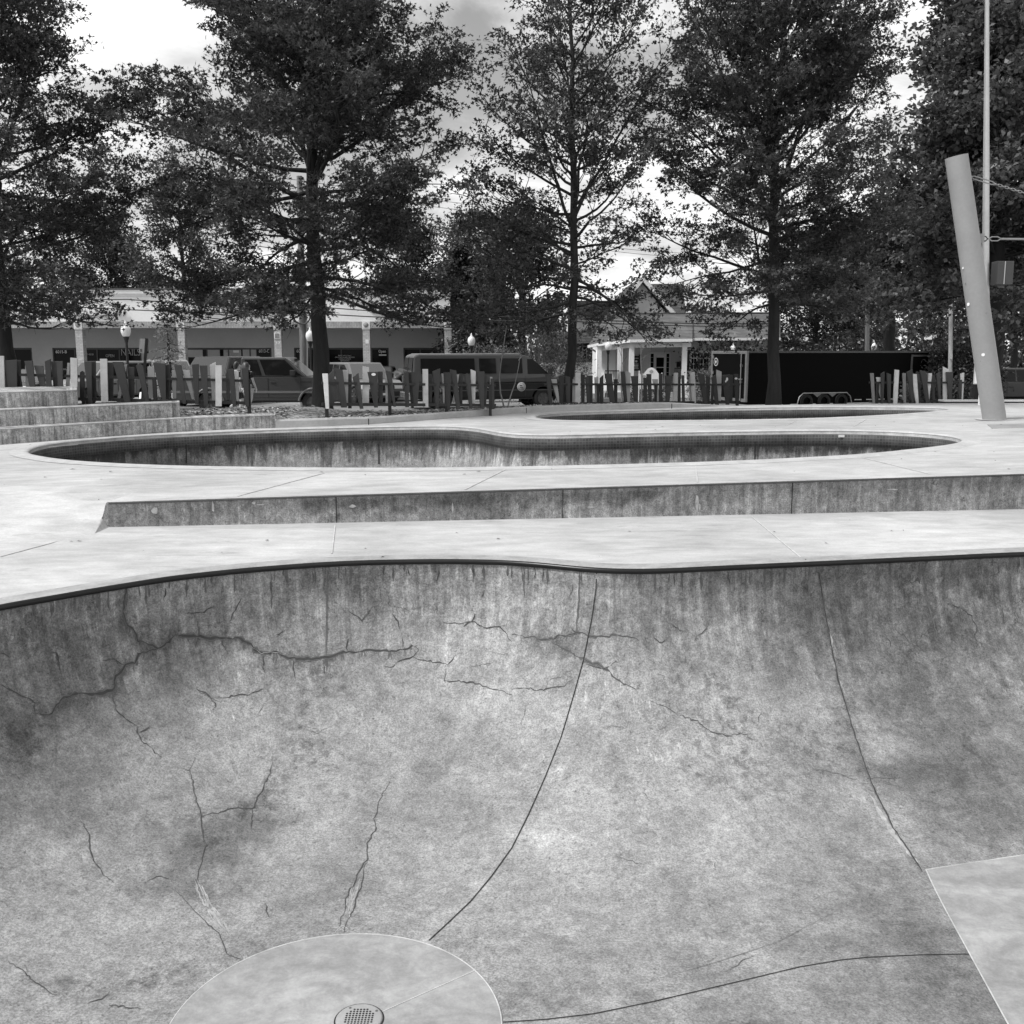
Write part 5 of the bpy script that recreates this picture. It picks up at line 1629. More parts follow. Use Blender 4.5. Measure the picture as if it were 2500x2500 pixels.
for px, yb, Yc in ((1463, 968, HY + 1.1), (1514, 968, HY + .1), (1542, 966, HY - .3), (1671, 938, HY - .3)):
    x = X(px, Yc); r = .12
    m_ = MB(); m_.box(x - r, x + r, Yc - r, Yc + r, Z(yb, Yc), Z(845 if px < 1500 else 841, Yc)); m_.box(x - r * 1.4, x + r * 1.4, Yc - r * 1.4, Yc + r * 1.4, Z(845 if px < 1500 else 841, Yc), Z(841 if px < 1500 else 837, Yc))
    m_.box(x - r * 1.3, x + r * 1.3, Yc - r * 1.3, Yc + r * 1.3, Z(yb, Yc) - .01, Z(yb, Yc) + .25)
    c_ = m_.build('porch_column', M_WHITE, house)
    if px == 1671:
        m_ = MB(); m_.box(x - .28, x + .28, Yc - .28, Yc + .28, hz, Z(yb, Yc) - .012); m_.build('pedestal', M_WHITE, c_)
m_ = MB(); m_.box(X(1478, HY), X(1690, HY), HY - .55, yw - .01, hz - .1, hz + .25); m_.build('porch_floor', grey(.4, .8, .1, 2), house)
# front door with side lights
dz0 = hz + .25
m_ = MB()
for a, b in ((1586, 1588.5), (1596, 1600), (1624, 1627), (1634, 1637)): m_.box(X(a, yw), X(b, yw), yw - .07, yw - .002, dz0, Z(861, yw))
m_.box(X(1586, yw), X(1637, yw), yw - .072, yw - .002, Z(863.5, yw), Z(860, yw))
door = m_.build('door_frame', M_WHITE, house)
m_ = MB(); m_.box(X(1600, yw), X(1624, yw), yw - .045, yw - .004, dz0, Z(864, yw)); dd = m_.build('door', M_WHITE, door)
m_ = MB(); m_.box(X(1602.5, yw), X(1621, yw), yw - .055, yw - .046, dz0 + .2, Z(867, yw)); m_.build('glass', M_GLASS, dd)
m_ = MB(); m_.box(X(1602.6, yw), X(1621, yw), yw - .062, yw - .056, Z(873, yw), Z(866, yw)); m_.box(X(1602.6, yw), X(1621, yw), yw - .062, yw - .056, Z(898, yw), Z(896, yw)); m_.build('door_bar', M_WHITE, dd)
m_ = MB()
for a, b in ((1588.5, 1596), (1627, 1634)): m_.box(X(a, yw), X(b, yw), yw - .03, yw - .003, dz0 + .2, Z(863.6, yw))
m_.build('side_light', M_GLASS, door)
m_ = MB()
for yy in (872, 884, 897, 909):
    for a, b in ((1588.5, 1596), (1627, 1634)): m_.box(X(a, yw), X(b, yw), yw - .04, yw - .031, Z(yy + .6, yw), Z(yy, yw))
m_.build('glazing_bar', M_WHITE, door)
m_ = MB(); m_.box(X(1652, yw), X(1662, yw), yw - .15, yw - .002, Z(896, yw), Z(883, yw)); m_.build('mail_box', M_BLK, house, bevel=.02)
# big window with shutters
yq = HY + .9
m_ = MB(); x0, x1, z0, z1 = X(1686, yq), X(1733, yq), Z(903, yq), Z(860, yq)
for i in range(7):
    xx = x0 + (x1 - x0) * i / 6; m_.box(xx - .02 - (.03 if i in (0, 6) else 0), xx + .02 + (.03 if i in (0, 6) else 0), yq - .06, yq - .02, z0, z1)
for j in range(4):
    zz = z0 + (z1 - z0) * j / 3; m_.box(x0, x1, yq - .058, yq - .021, zz - .02 - (.03 if j in (0, 3) else 0), zz + .02 + (.03 if j in (0, 3) else 0))
m_.box(x0 - .1, x1 + .1, yq - .1, yq - .003, z0 - .14, z0 - .052)
wn = m_.build('window', M_WHITE, house)
m_ = MB(); m_.box(x0, x1, yq - .019, yq - .003, z0, z1); m_.build('pane', M_GLASS, wn)
for a, b in ((1676, 1684), (1735, 1747)):
    m_ = MB(); m_.box(X(a, yq), X(b, yq), yq - .05, yq - .003, z0 - .05, z1 + .05); m_.build('shutter', grey(.05, .6, .1), house)
# bay window, dark notice board
m_ = MB(); bx = Vector((X(1487, HY), 0, 0)); t_ = (bx.x - A_.x) / (B_.x - A_.x); by = A_.y + (B_.y - A_.y) * t_
m_.box(bx.x - .36, bx.x + .36, by - .55, by - .45, Z(888, HY + 3), Z(846, HY + 3)); m_.build('bay_window', M_WHITE, house)
m_ = MB(); m_.box(X(1547, yw), X(1565, yw), yw - .06, yw - .003, Z(905, yw), Z(866, yw)); nb = m_.build('notice_board', M_BLK, house)
m_ = MB()
for y0, y1, w in ((866.5, 868, 5.5), (874, 875, 5.5), (888, 889.5, 5), (891.5, 893.5, 5), (895, 897, 4.5), (899.5, 900.6, 5.5)): m_.box(X(1553.5 - w, yw), X(1553.5 + w, yw), yw - .072, yw - .061, Z(y1, yw), Z(y0, yw))
m_.lathe([(0, yw - .072), (.06, yw - .072)], (X(1553.5, yw), 0, Z(882, yw)), 10, axis='y')
m_.build('notice_lines', M_WHITE, nb)
# railings
def railing(x0, x1, Y, z0, z1, n):
    m_ = MB()
    m_.box(x0, x1, Y - .025, Y + .025, z1 - .05, z1)
    m_.box(x0, x1, Y - .02, Y + .02, z0, z0 + .04)
    for i in range(n + 1):
        xx = x0 + (x1 - x0) * i / n; m_.box(xx - .012, xx + .012, Y - .012, Y + .012, z0 + .0405, z1 - .0505)
    return m_.build('railing', M_FRAME, house)
railing(X(1477, HY), X(1512, HY), HY - .1, Z(935, HY), Z(904, HY), 10)
railing(X(1575, HY), X(1598, HY), HY - .2, Z(935, HY), Z(902, HY), 8)
railing(X(1646, HY), X(1665, HY), HY - .2, Z(935, HY), Z(898, HY), 7)
# gable behind with cross roof
GY = HY + 6.0
ap = hp(1568.5, 680, GY); gl = hp(1490, 781, GY); gr = hp(1646, 768, GY)
m_ = MB()
m_.add([gl + Vector((.2, .1, 0)), gr + Vector((-.2, .1, -.2)), ap + Vector((0, .1, -.25)), gl + Vector((.2, .1, -1.5)), gr + Vector((-.2, .1, -1.5))], [(3, 4, 1, 2, 0)])
m_.build('gable_wall', M_RECESS, house, fixnormals=False)
m_ = MB(); m_.bar(gl + Vector((0, -.1, 0)), ap + Vector((0, -.1, 0)), .22, .30, up=(0, 1, 0)); m_.bar(ap + Vector((0, -.09, 0)), gr + Vector((0, -.09, 0)), .22, .30, up=(0, 1, 0)); m_.build('gable_trim', M_SIDING, house)
bk_ = Vector((0, 9, 0))
m_ = MB()
up_ = Vector((0, -.25, .14))
m_.add([gl + up_, ap + up_, ap + bk_, gl + bk_, gr + up_, gr + bk_], [(0, 1, 2, 3), (1, 4, 5, 2)])
m_.build('gable_roof', M_ROOFD, house, fixnormals=False)
m_ = MB()
r0_, r1_ = hp(1575, 693, GY + 4), hp(1666, 693, GY + 4)
e0_, e1_ = hp(1600, 775, GY + .6), hp(1676, 775, GY + .6)
m_.add([e0_, e1_, r1_, r0_], [(0, 1, 2, 3)]); m_.add([r0_, r1_, r1_ + Vector((.4, 4, -3)), r0_ + Vector((0, 4, -3))], [(0, 1, 2, 3)])
m_.build('cross_roof', M_ROOFD, house, fixnormals=False)
m_ = MB(); m_.add([e1_ + Vector((-.02, .1, -.1)), e1_ + Vector((-.02, 7.2, -.1)), r1_ + Vector((-.02, 0, -.1))], [(0, 1, 2)]); m_.build('end_wall', M_WHITE, house, fixnormals=False)
sl_ = [hp(1528, 704, GY + 3), hp(1566, 683, GY + 3)]
# white sign on the lawn
sg = thing('yard_sign', 'white arched sign on two posts on the cottage lawn', 'sign', tuple(P(1595, 965, 44)))
sY = 44
pr_ = [(1562, 950), (1562, 914), (1572, 912), (1577, 905), (1583, 899), (1590, 897), (1597, 899), (1603, 905), (1608, 912), (1618, 914), (1618, 950)]
m_ = MB(); m_.prism(pr_, lambda a, b: P(a, b, sY), lambda a, b: P(a, b, sY + .06)); pnl_ = m_.build('sign_panel', M_WHITE, sg)
wall_text('MIND', 1566, 1585, 916, 922, sY - .01, M_BLK, pnl_); wall_text('CELL', 1566, 1583, 925, 931, sY - .01, M_BLK, pnl_)
m_ = MB()
for k in range(8):
    a = k * math.pi / 4; c_ = P(1590, 907, sY - .01); m_.bar(c_ + Vector((math.cos(a) * .02, 0, math.sin(a) * .02)), c_ + Vector((math.cos(a) * .09, 0, math.sin(a) * .09)), .02, .004, up=(0, 1, 0))
m_.build('emblem', grey(.3, .6, 0), pnl_)
m_ = MB(); m_.box(X(1561, sY), X(1563, sY), sY + .061, sY + .12, -.7, Z(905, sY)); m_.box(X(1617, sY), X(1619, sY), sY + .061, sY + .12, -.7, Z(910, sY)); m_.build('sign_post', M_WHITE, sg)
# dark brick building between bush and cottage
bY = 60
M_DBR = brick('dark_brick', .07, .10, .05, .22, .08, .012)
br = thing('brick_building', 'dark brick building half hidden left of the white cottage', 'building', (X(1440, bY), bY, zg(0, bY)))
m_ = MB(); m_.box(X(1330, bY), X(1480, bY), bY, bY + 6, Z(884, bY), Z(838, bY)); m_.build('wall', M_DBR, br)
m_ = MB(); m_.box(X(1330, bY), X(1480, bY), bY - .1, bY + 6.1, zg(0, bY), Z(884, bY) - .01); m_.build('base_wall', M_SIDING, br)
m_ = MB(); m_.hexa([Vector((X(1325, bY), bY - .5, Z(842, bY))), Vector((X(1482, bY), bY - .5, Z(836, bY))), Vector((X(1482, bY), bY + 6, Z(836, bY))), Vector((X(1325, bY), bY + 6, Z(842, bY))),
                    Vector((X(1325, bY), bY, Z(815, bY))), Vector((X(1482, bY), bY, Z(800, bY))), Vector((X(1482, bY), bY + 6, Z(800, bY))), Vector((X(1325, bY), bY + 6, Z(815, bY)))]); m_.build('roof', M_ROOFD, br)
m_ = MB(); m_.box(X(1422, bY), X(1432, bY), bY - .06, bY - .002, Z(880, bY), Z(845, bY)); w_ = m_.build('window', grey(.3, .5, 0), br)
m_ = MB(); m_.box(X(1423.5, bY), X(1430.5, bY), bY - .08, bY - .061, Z(878, bY), Z(847, bY)); m_.build('pane', M_GLASS, w_)
upr = thing('house', 'pale sided house glimpsed above the dark brick building', 'house', (X(1440, 66), 66, -.7))
m_ = MB(); m_.box(X(1390, 66), X(1500, 66), 66, 70, -.7, Z(765, 66)); m_.build('wall', M_SIDING, upr)
m_ = MB(); m_.prism([(X(1385, 66), Z(765, 66)), (X(1505, 66), Z(765, 66)), (X(1500, 66), Z(735, 66)), (X(1400, 66), Z(735, 66))], lambda a, b: (a, 65.5, b), lambda a, b: (a, 70.5, b)); m_.build('roof', M_ROOFD, upr)
# ================================================================ VEHICLES (local: x forward, y left, z up)
M_TYRE = grey(.015, .85, .1, 20, name='tyre')
M_RIM = grey(.10, .4, .2, 10, metal=.5, name='rim')
M_DARKTRIM = grey(.015, .5, 0, name='dark_trim')
M_CHROME = grey(.7, .2, 0, metal=.9, name='chrome')
M_CGLASS = emission_free_glass(.012, 1.55, .03, 'car_glass')
M_WSHIELD = emission_free_glass(.03, 2.0, .05, 'windscreen')
M_LAMPG = grey(.8, .15, 0, name='lamp_glass')
def paint(v, metal=.3): return grey(v, .3, .03, .8, metal=metal, coat=.1, spec=.3, name='car_paint')
def lerp2(q, u, v): return (q[0].lerp(q[1], u)).lerp(q[3].lerp(q[2], u), v)
def panel(mb, q, u0, u1, v0, v1, off=.012, mat=0, cut=None):
    """a pane lying proud of the quad q (bl, br, tr, tl)"""
    n = (q[1] - q[0]).cross(q[3] - q[0]).normalized()
    uv = [(u0, v0), (u1, v0), (u1, v1), (u0, v1)]
    if cut: uv = cut
    p = [lerp2(q, a, b) for a, b in uv]
    k = len(p)
    mb.add([x + n * off for x in p] + [x - n * .02 for x in p], [tuple(range(k)), tuple(range(k, 2 * k))[::-1]] + [(i, i + k, (i + 1) % k + k, (i + 1) % k) for i in range(k)], mat)
def wheel(parent, x, y, r, w=.22):
    m = MB()
    s_ = 1 if y > 0 else -1
    m.lathe([(r * .6, -w / 2), (r * .95, -w / 2), (r, -w * .35), (r, w * .35), (r * .95, w / 2), (r * .6, w / 2)], (x, y, r), 28, axis='y')
    o = m.build('wheel', M_TYRE, parent)
    m = MB()
    m.lathe([(0, s_ * w * .36), (r * .18, s_ * w * .38), (r * .22, s_ * w * .28), (r * .52, s_ * w * .30), (r * .62, s_ * w * .48), (r * .62, -s_ * w * .4)], (x, y, r), 24, axis='y')
    for k in range(6):
        a = k * math.pi / 3
        m.bar((x + math.cos(a) * r * .15, y + s_ * w * .36, r + math.sin(a) * r * .15), (x + math.cos(a) * r * .58, y + s_ * w * .42, r + math.sin(a) * r * .58), .06, .03, up=(0, 1, 0))
    m.build('rim', M_RIM, o, fixnormals=False)
def side_outline(zb, pts, wheels, wr):
    """closed side outline: bottom edge with wheel arches from rear to front, then pts from front to rear over the top"""
    out = [(pts[-1][0], zb)]
    for wx in wheels:
        for a in np.linspace(math.pi, 0, 11):
            out.append((wx + (wr + .07) * math.cos(a), max(zb, wr + (wr + .07) * math.sin(a) - .0)))
    out.append((pts[0][0], zb))
    return out + pts
def vehicle(name, label, cat, loc, rz, color, spec, group=None):
    t = thing(name, label, cat, loc, rz, group, world=False)
    L, W = spec['L'], spec['W']; hw = W / 2
    body_m = paint(color)
    mb = MB()
    ol = side_outline(spec['zb'], spec['top'], spec['wheels'], spec['wr'])
    mb.prism(ol, lambda x, z: (x, -hw, z), lambda x, z: (x, hw, z))
    body = mb.build('body', body_m, t, bevel=.045)
    x0, x1, xr0, xr1, zbelt, zr = spec['cab']
    tw = hw * spec.get('tumble', .80)
    B = [Vector((x0, -hw * .97, zbelt)), Vector((x1, -hw * .97, zbelt)), Vector((x1, hw * .97, zbelt)), Vector((x0, hw * .97, zbelt))]
    T = [Vector((xr0, -tw, zr)), Vector((xr1, -tw, zr)), Vector((xr1, tw, zr)), Vector((xr0, tw, zr))]
    mb = MB(); mb.hexa(B + T)
    cab = mb.build('cabin', body_m, t, bevel=.05)
    right = [B[0], B[1], T[1], T[0]]; leftq = [B[2], B[3], T[3], T[2]]; front = [B[1], B[2], T[2], T[1]]; rear = [B[3], B[0], T[0], T[3]]
    for (u0, u1, cut) in spec['side_win']:
        m = MB(); panel(m, right, u0, u1, .1, .88, cut=cut); m.build('window', M_CGLASS, t)
        c2 = [(1 - a, b) for a, b in cut][::-1] if cut else None
        m = MB(); panel(m, leftq, 1 - u1, 1 - u0, .1, .88, cut=c2); m.build('window', M_CGLASS, t)
    m = MB(); panel(m, front, .05, .95, .06, .92); m.build('windscreen', spec.get('ws', M_WSHIELD), t)
    m = MB(); panel(m, rear, .07, .93, .12, .88); m.build('rear_window', M_CGLASS if not spec.get('rw') else M_WSHIELD, t)
    for wx in spec['wheels']:
        for s_ in (-1, 1): wheel(t, wx, s_ * (hw - .12), spec['wr'])
    fx = spec['top'][0][0]; rx = spec['top'][-1][0]
    zl = spec['zlamp']
    for s_ in (-1, 1):
        m = MB(); m.box(fx - .12, fx + .012, s_ * hw * .78 - .2, s_ * hw * .78 + .2, zl - .09, zl + .09); m.build('headlight', M_LAMPG, t, bevel=.02)
        m = MB(); m.box(rx - .012, rx + .1, s_ * hw * .86 - .11, s_ * hw * .86 + .11, zl - .05, zl + .22); m.build('tail_light', grey(.15, .2, 0), t, bevel=.02)
        m = MB(); m.box(x1 - .55 - (.0), x1 - .38, s_ * (hw + .13) - .1, s_ * (hw + .13) + .1, zbelt + .06, zbelt + .26); m.bar((x1 - .5, s_ * hw * .9, zbelt + .08), (x1 - .46, s_ * (hw + .1), zbelt + .12), .05, .05); m.build('mirror', M_DARKTRIM, t, bevel=.02)
    m = MB(); m.box(fx - .05, fx + .02, -hw * .55, hw * .55, zl - .14, zl + .08); m.build('grille', M_DARKTRIM, t, bevel=.015)
    bm_ = M_CHROME if spec.get('chrome') else M_DARKTRIM
    m = MB(); m.box(fx - .08, fx + .09, -hw * .97, hw * .97, spec['zb'] + .06, spec['zb'] + .27); m.build('bumper', bm_, t, bevel=.03)
    m = MB(); m.box(rx - .09, rx + .08, -hw * .97, hw * .97, spec['zb'] + .06, spec['zb'] + .27); m.build('bumper', bm_, t, bevel=.03)
    m = MB(); m.box(fx + .091, fx + .1, -.16, .16, spec['zb'] + .1, spec['zb'] + .2); m.build('licence_plate', M_LAMPG, t)
    for s_ in (-1, 1):
        for dx0, dx1 in spec['doors']:
            m = MB(); y = s_ * (hw + .0025)
            for xx in (dx0, dx1): m.box(xx - .006, xx + .006, y - .003, y + .003, spec['zb'] + .1, zbelt - .01)
            m.box(dx0, dx1, y - .003, y + .003, spec['zb'] + .1, spec['zb'] + .112)
            d = m.build('door_seam', M_DARKTRIM, t)
            m = MB(); m.box(dx0 + .08, dx0 + .26, y - .002, y + s_ * .02 + .002, zbelt - .2, zbelt - .14) if s_ > 0 else m.box(dx0 + .08, dx0 + .26, y - .022, y + .002, zbelt - .2, zbelt - .14)
            m.build('handle', M_DARKTRIM, d, bevel=.008)
    # dark floor pan keeps daylight out of the body
    m = MB(); m.box(rx + .3, fx - .3, -hw + .1, hw - .1, spec['zb'] - .06, spec['zb'] + .02); m.build('floor_pan', M_DARKTRIM, t)
    return t, body
def suv(L=4.7, W=1.9, H=1.75, hood=1.05, belt=1.05, **k):
    h = L / 2
    d = dict(L=L, W=W, zb=.30, wr=.35, wheels=(-h + .85, h - .92),
             top=[(h, .55), (h - .03, hood - .15), (h - .35, hood - .03), (h - 1.25, belt), (-h + .1, belt), (-h, belt - .12), (-h, .55)],
             cab=(-h + .06, h - 1.15, -h + .42, h - 1.95, belt - .02, H), zlamp=.75, doors=((-.95, .0), (.02, 1.0)),
             side_win=[(.04, .28, None), (.31, .56, None), (.59, .97, [(.59, .1), (.97, .1), (.90, .5), (.80, .88), (.59, .88)])])
    d.update(k); return d
def sedan(L=4.6, W=1.8, H=1.45, **k):
    h = L / 2
    d = dict(L=L, W=W, zb=.26, wr=.32, wheels=(-h + .95, h - .9),
             top=[(h, .5), (h - .05, .74), (h - .4, .82), (h - 1.2, .93), (-h + .75, .96), (-h + .05, .92), (-h, .55)],
             cab=(-h + .55, h - 1.1, -h + 1.35, h - 2.0, .92, H), zlamp=.66, doors=((-.75, .15), (.17, 1.05)),
             side_win=[(.12, .46, [(.12, .1), (.46, .1), (.46, .88), (.16, .88)]), (.49, .96, [(.49, .1), (.96, .1), (.86, .88), (.49, .88)])])
    d.update(k); return d

# grey crew-cab pickup
YT = 36.6
gzT = zg(0, YT)
cx = P(650, 940, YT).x
pick = dict(L=5.9, W=2.0, zb=.48, wr=.40, wheels=(-1.75, 1.85), zlamp=.98, chrome=True,
            top=[(2.85, .7), (2.82, 1.14), (2.6, 1.24), (1.55, 1.30), (-.72, 1.29), (-.73, 1.27), (-2.95, 1.27), (-2.98, .7)],
            cab=(-.70, 1.66, -.62, .90, 1.275, 1.96), tumble=.90, doors=((-.62, .30), (.32, 1.42)), ws=M_WSHIELD,
            side_win=[(.09, .345, None), (.40, .95, [(.40, .12), (.95, .10), (.93, .24), (.93, .88), (.40, .88)])])
truck, tb = vehicle('pickup_truck', 'grey crew cab pickup truck parked behind the widest pin oak', 'pickup truck', (cx, YT, gzT), R(0), .06, pick)
m = MB()
for s_ in (-1, 1):
    y = s_ * 1.003
    m.box(-2.9, 2.3, min(y, y + s_ * .012), max(y, y + s_ * .012), .74, .82)
m.build('side_moulding', paint(.17), truck)
for s_ in (-1, 1):
    for wx in (-1.75, 1.85):
        m = MB(); pts = [(wx + .50 * math.cos(a), s_ * 1.005, .40 + .50 * math.sin(a)) for a in np.linspace(R(172), R(8), 13)]
        m.tube(pts, .045, 6); m.build('wheel_arch', paint(.15), truck)
m = MB(); m.box(-2.6, -.78, -.86, .86, 1.2, 1.272); m.build('bed_opening', M_DARKTRIM, truck)
text_mesh('badge', 'F·350', M_CHROME, truck, (1.62, -1.006, 1.12), (1, 0, 0), (0, 0, 1), .42, .09) if False else None
m = MB(); m.box(1.42, 1.80, -1.008, -1.002, 1.10, 1.15); m.build('badge', M_DARKTRIM, truck)

# two-tone passenger van
VY = 40.5
vr = R(17)
vx = P(1182, 940, VY).x
van = thing('passenger_van', 'dark passenger van with a paler upper half and a round seal on its door', 'van', (vx, VY, zg(0, VY)), vr, None, world=False)
hw = 1.0; Lv = 3.05
low = [(Lv, .45), (Lv + .02, .80), (Lv - .05, 1.0), (-Lv, 1.0), (-Lv, .45)]
mb = MB(); mb.prism(side_outline(.42, low, (-1.9, 2.12), .38), lambda x, z: (x, -hw, z), lambda x, z: (x, hw, z)); mb.build('lower_body', paint(.006, 0), van, bevel=.04)
B = [(-Lv, 1.004), (Lv - .05, 1.004), (Lv - .12, 1.12), (Lv - .75, 1.26), (Lv - 1.45, 1.98), (Lv - 1.75, 2.07), (-Lv + .28, 2.09), (-Lv + .10, 2.02)]
mb = MB()
def vy(z): return hw * (1 - .16 * max(0, z - 1.25) / .85)
n = len(B)
mb.add([(x, -vy(z), z) for x, z in B] + [(x, vy(z), z) for x, z in B], [tuple(range(n))[::-1], tuple(range(n, 2 * n))] + [(i, (i + 1) % n, n + (i + 1) % n, n + i) for i in range(n)])
mb.build('upper_body', paint(.075), van, bevel=.06)
m = MB(); m.box(-Lv + .3, Lv - 1.8, -.72, .72, 2.085, 2.105); m.build('roof_panel', paint(.55), van, bevel=.01)
def vq(s_, x0, x1, z0, z1, cut=0):
    y0, y1 = s_ * vy(z0), s_ * vy(z1)
    q = [Vector((x0, y0, z0)), Vector((x1, y0, z0)), Vector((x1 - cut, y1, z1)), Vector((x0, y1, z1))]
    return q if s_ < 0 else [q[1], q[0], q[3], q[2]]
for s_ in (-1, 1):
    for x0, x1, cut in ((-2.72, -.62, 0), (-.45, .22, 0), (.40, 1.28, 0)):
        m = MB(); panel(m, vq(s_, x0, x1, 1.36, 1.93), 0, 1, 0, 1, .01); m.build('window', M_CGLASS, van, bevel=.03)
    m = MB(); panel(m, vq(s_, 1.48, 2.34, 1.33, 1.90, .62), 0, 1, 0, 1, .01); m.build('window', M_CGLASS, van, bevel=.02)
    for xx in (-.52, .33, 1.38, 2.42):
        m = MB(); m.box(xx - .007, xx + .007, s_ * 1.003 - .003, s_ * 1.003 + .003, .5, 1.25); m.build('door_seam', M_DARKTRIM, van)
    m = MB(); m.box(-Lv + .05, Lv - .1, s_ * 1.004 - .006, s_ * 1.004 + .006, .70, .735); m.build('side_moulding', grey(.06, .4, 0), van)
    m = MB(); m.box(2.28, 2.42, s_ * 1.14 - .1, s_ * 1.14 + .1, 1.3, 1.55); m.bar((2.3, s_ * .95, 1.32), (2.34, s_ * 1.1, 1.36), .05, .05); m.build('mirror', M_DARKTRIM, van, bevel=.02)
    for wx in (-1.9, 2.12): wheel(van, wx, s_ * .88, .38)
    m = MB(); m.box(Lv - .1, Lv + .03, s_ * .78 - .16, s_ * .78 + .16, .78, .95); m.build('headlight', M_LAMPG, van, bevel=.02)
    m = MB(); m.box(-Lv - .02, -Lv + .1, s_ * .9 - .07, s_ * .9 + .07, .75, 1.25); m.build('tail_light', grey(.12, .2, 0), van, bevel=.02)
rq = [Vector((-Lv, hw * .97, 1.30)), Vector((-Lv, -hw * .97, 1.30)), Vector((-Lv + .10, -.86, 2.0)), Vector((-Lv + .10, .86, 2.0))]
m = MB(); panel(m, rq, .06, .94, .04, .92, .03); m.build('rear_window', M_WSHIELD, van)
m = MB(); panel(m, rq, .485, .515, .0, .95, .04); m.build('rear_seam', M_DARKTRIM, van)
fq = [Vector((Lv - .75, -.95, 1.27)), Vector((Lv - .75, .95, 1.27)), Vector((Lv - 1.45, .87, 1.97)), Vector((Lv - 1.45, -.87, 1.97))]
m = MB(); panel(m, fq, .04, .96, .05, .95, .015); m.build('windscreen', M_WSHIELD, van)
for xx, mt_ in ((Lv + .02, M_DARKTRIM), (-Lv - .03, M_CHROME)):
    m = MB(); m.box(xx - .09, xx + .09, -.98, .98, .44, .64); m.build('bumper', mt_, van, bevel=.03)
m = MB(); m.box(-2.6, 2.6, -.9, .9, .36, .44); m.build('floor_pan', M_DARKTRIM, van)
for body, x, z, w, h in (('C', -1.93, .90, .10, .13), ('O', -1.26, .90, .12, .13), ('N', -.93, .90, .12, .13), ('RE', -.66, .90, .22, .13), ('C', -.12, .90, .10, .13),
                         ('1-', -1.93, .74, .12, .10), ('40', -1.22, .74, .16, .10), ('-489', -.62, .74, .30, .10)):
    text_mesh('lettering', body, grey(.45, .5, 0, name='van_letters'), van, (x, -1.012, z - .03), (1, 0, 0), (0, 0, 1), w, h)
m = MB(); m.lathe([(0, -1.013), (.17, -1.013), (.175, -1.003)], (1.22, 0, .84), 28, axis='y'); sl2 = m.build('door_seal', grey(.42, .5, 0), van, fixnormals=False)
m = MB()
m.lathe([(.13, -1.016), (.14, -1.016)], (1.22, 0, .84), 28, axis='y'); m.box(1.15, 1.29, -1.017, -1.0135, .80, .83); m.box(1.14, 1.24, -1.017, -1.0135, .87, .91); m.box(1.20, 1.31, -1.017, -1.0135, .74, .77)
m.build('seal_drawing', grey(.08, .5, 0), sl2, fixnormals=False)

lot = 'cars parked in front of the shops'
def park(kind, label, px, Y, rz, col, spec, name):
    return vehicle(name, label, kind, (P(px, 930, Y).x, Y, zg(0, Y)), R(rz), col, spec, lot)
park('car', 'low dark sedan behind the left fence, under the 6015 door', 100, 47, 262, .05, sedan(), 'sedan')
park('suv', 'silver wagon with a bright windscreen behind the left fence under the nails window', 252, 44.5, 240, .26, suv(H=1.80, rw=True), 'suv')
park('suv', 'pale car behind the feathery young conifer', 415, 46, 300, .34, suv(H=1.85, W=1.85, L=4.6), 'suv')
park('suv', 'tall dark vehicle with a bright windscreen beside the walking woman', 540, 43.8, 258, .04, suv(H=2.0, L=5.2, W=2.0, hood=1.2, belt=1.2), 'suv')
park('suv', 'silver minivan just right of the widest oak trunk', 882, 45.5, 300, .2, suv(H=1.74, L=4.8, rw=True), 'minivan')
park('car', 'black sedan nose showing left of the van', 1004, 47.5, 205, .015, sedan(H=1.5), 'sedan')
park('car', 'dark round roofed car over the middle fence with the white sticker board', 925, 50, 270, .02, sedan(H=1.55, W=1.7), 'sedan')
vehicle('sedan', 'dark car at the right edge behind the leaning post', 'car', (P(2474, 930, 44).x, 44, zg(0, 44)), R(4), .05, sedan(L=4.7, H=1.52))
vehicle('suv', 'grey vehicle behind the right fence beside the maple trunk', 'suv', (P(2346, 930, 47).x, 47, zg(0, 47)), R(200), .18, suv(H=1.5, L=4.4))

# black enclosed trailer
tr_ = R(20)
tB = Vector((P(1826, 900, 38.5).x, 38.5, zg(0, 38.5)))
trl = thing('enclosed_trailer', 'long black enclosed cargo trailer with its silver framed rear door', 'trailer', tuple(tB), tr_, None, world=False)
TL, TW = 8.9, 2.5
zt_ = P(1826, 857, 38.5).z - tB.z; zb_ = .2
M_TRL = grey(.003, .5, .1, 2, name='black_trailer_skin', spec=.06)
M_ALU = grey(.33, .4, .1, 8, metal=.6, name='aluminium_trim')
m = MB(); m.box(.02, TL, .02, TW - .02, zb_, zt_ - .03); m.build('body', M_TRL, trl, bevel=.02)
m = MB(); m.box(0, TL + .02, 0, .04, zt_ - .07, zt_); m.box(0, TL + .02, TW - .04, TW, zt_ - .07, zt_); m.box(TL - .02, TL + .02, .041, TW - .041, zt_ - .07, zt_ - .001); m.build('roof_rail', grey(.07, .4, .1, 8), trl)
m = MB(); m.box(.05, TL - .03, .045, TW - .045, zt_ - .028, zt_ - .012); m.build('roof', grey(.35, .5, .1, 2), trl)
m = MB()
for y0, y1 in ((-.01, .09), (TW - .10, TW + .01)): m.box(-.08, .018, y0, y1, .30, zt_ - .0)
m.box(-.079, .018, .0905, TW - .1005, zt_ - .11, zt_ - .001); m.box(-.079, .018, .0905, TW - .1005, .30, .42)
fr2 = m.build('rear_frame', grey(.22, .4, .2, 6, metal=.3), trl, bevel=.01)
m = MB(); m.box(-.05, .015, .095, TW - .105, .43, zt_ - .115); dr2 = m.build('rear_door', grey(.004, .4, .05, 3, spec=.1), trl)
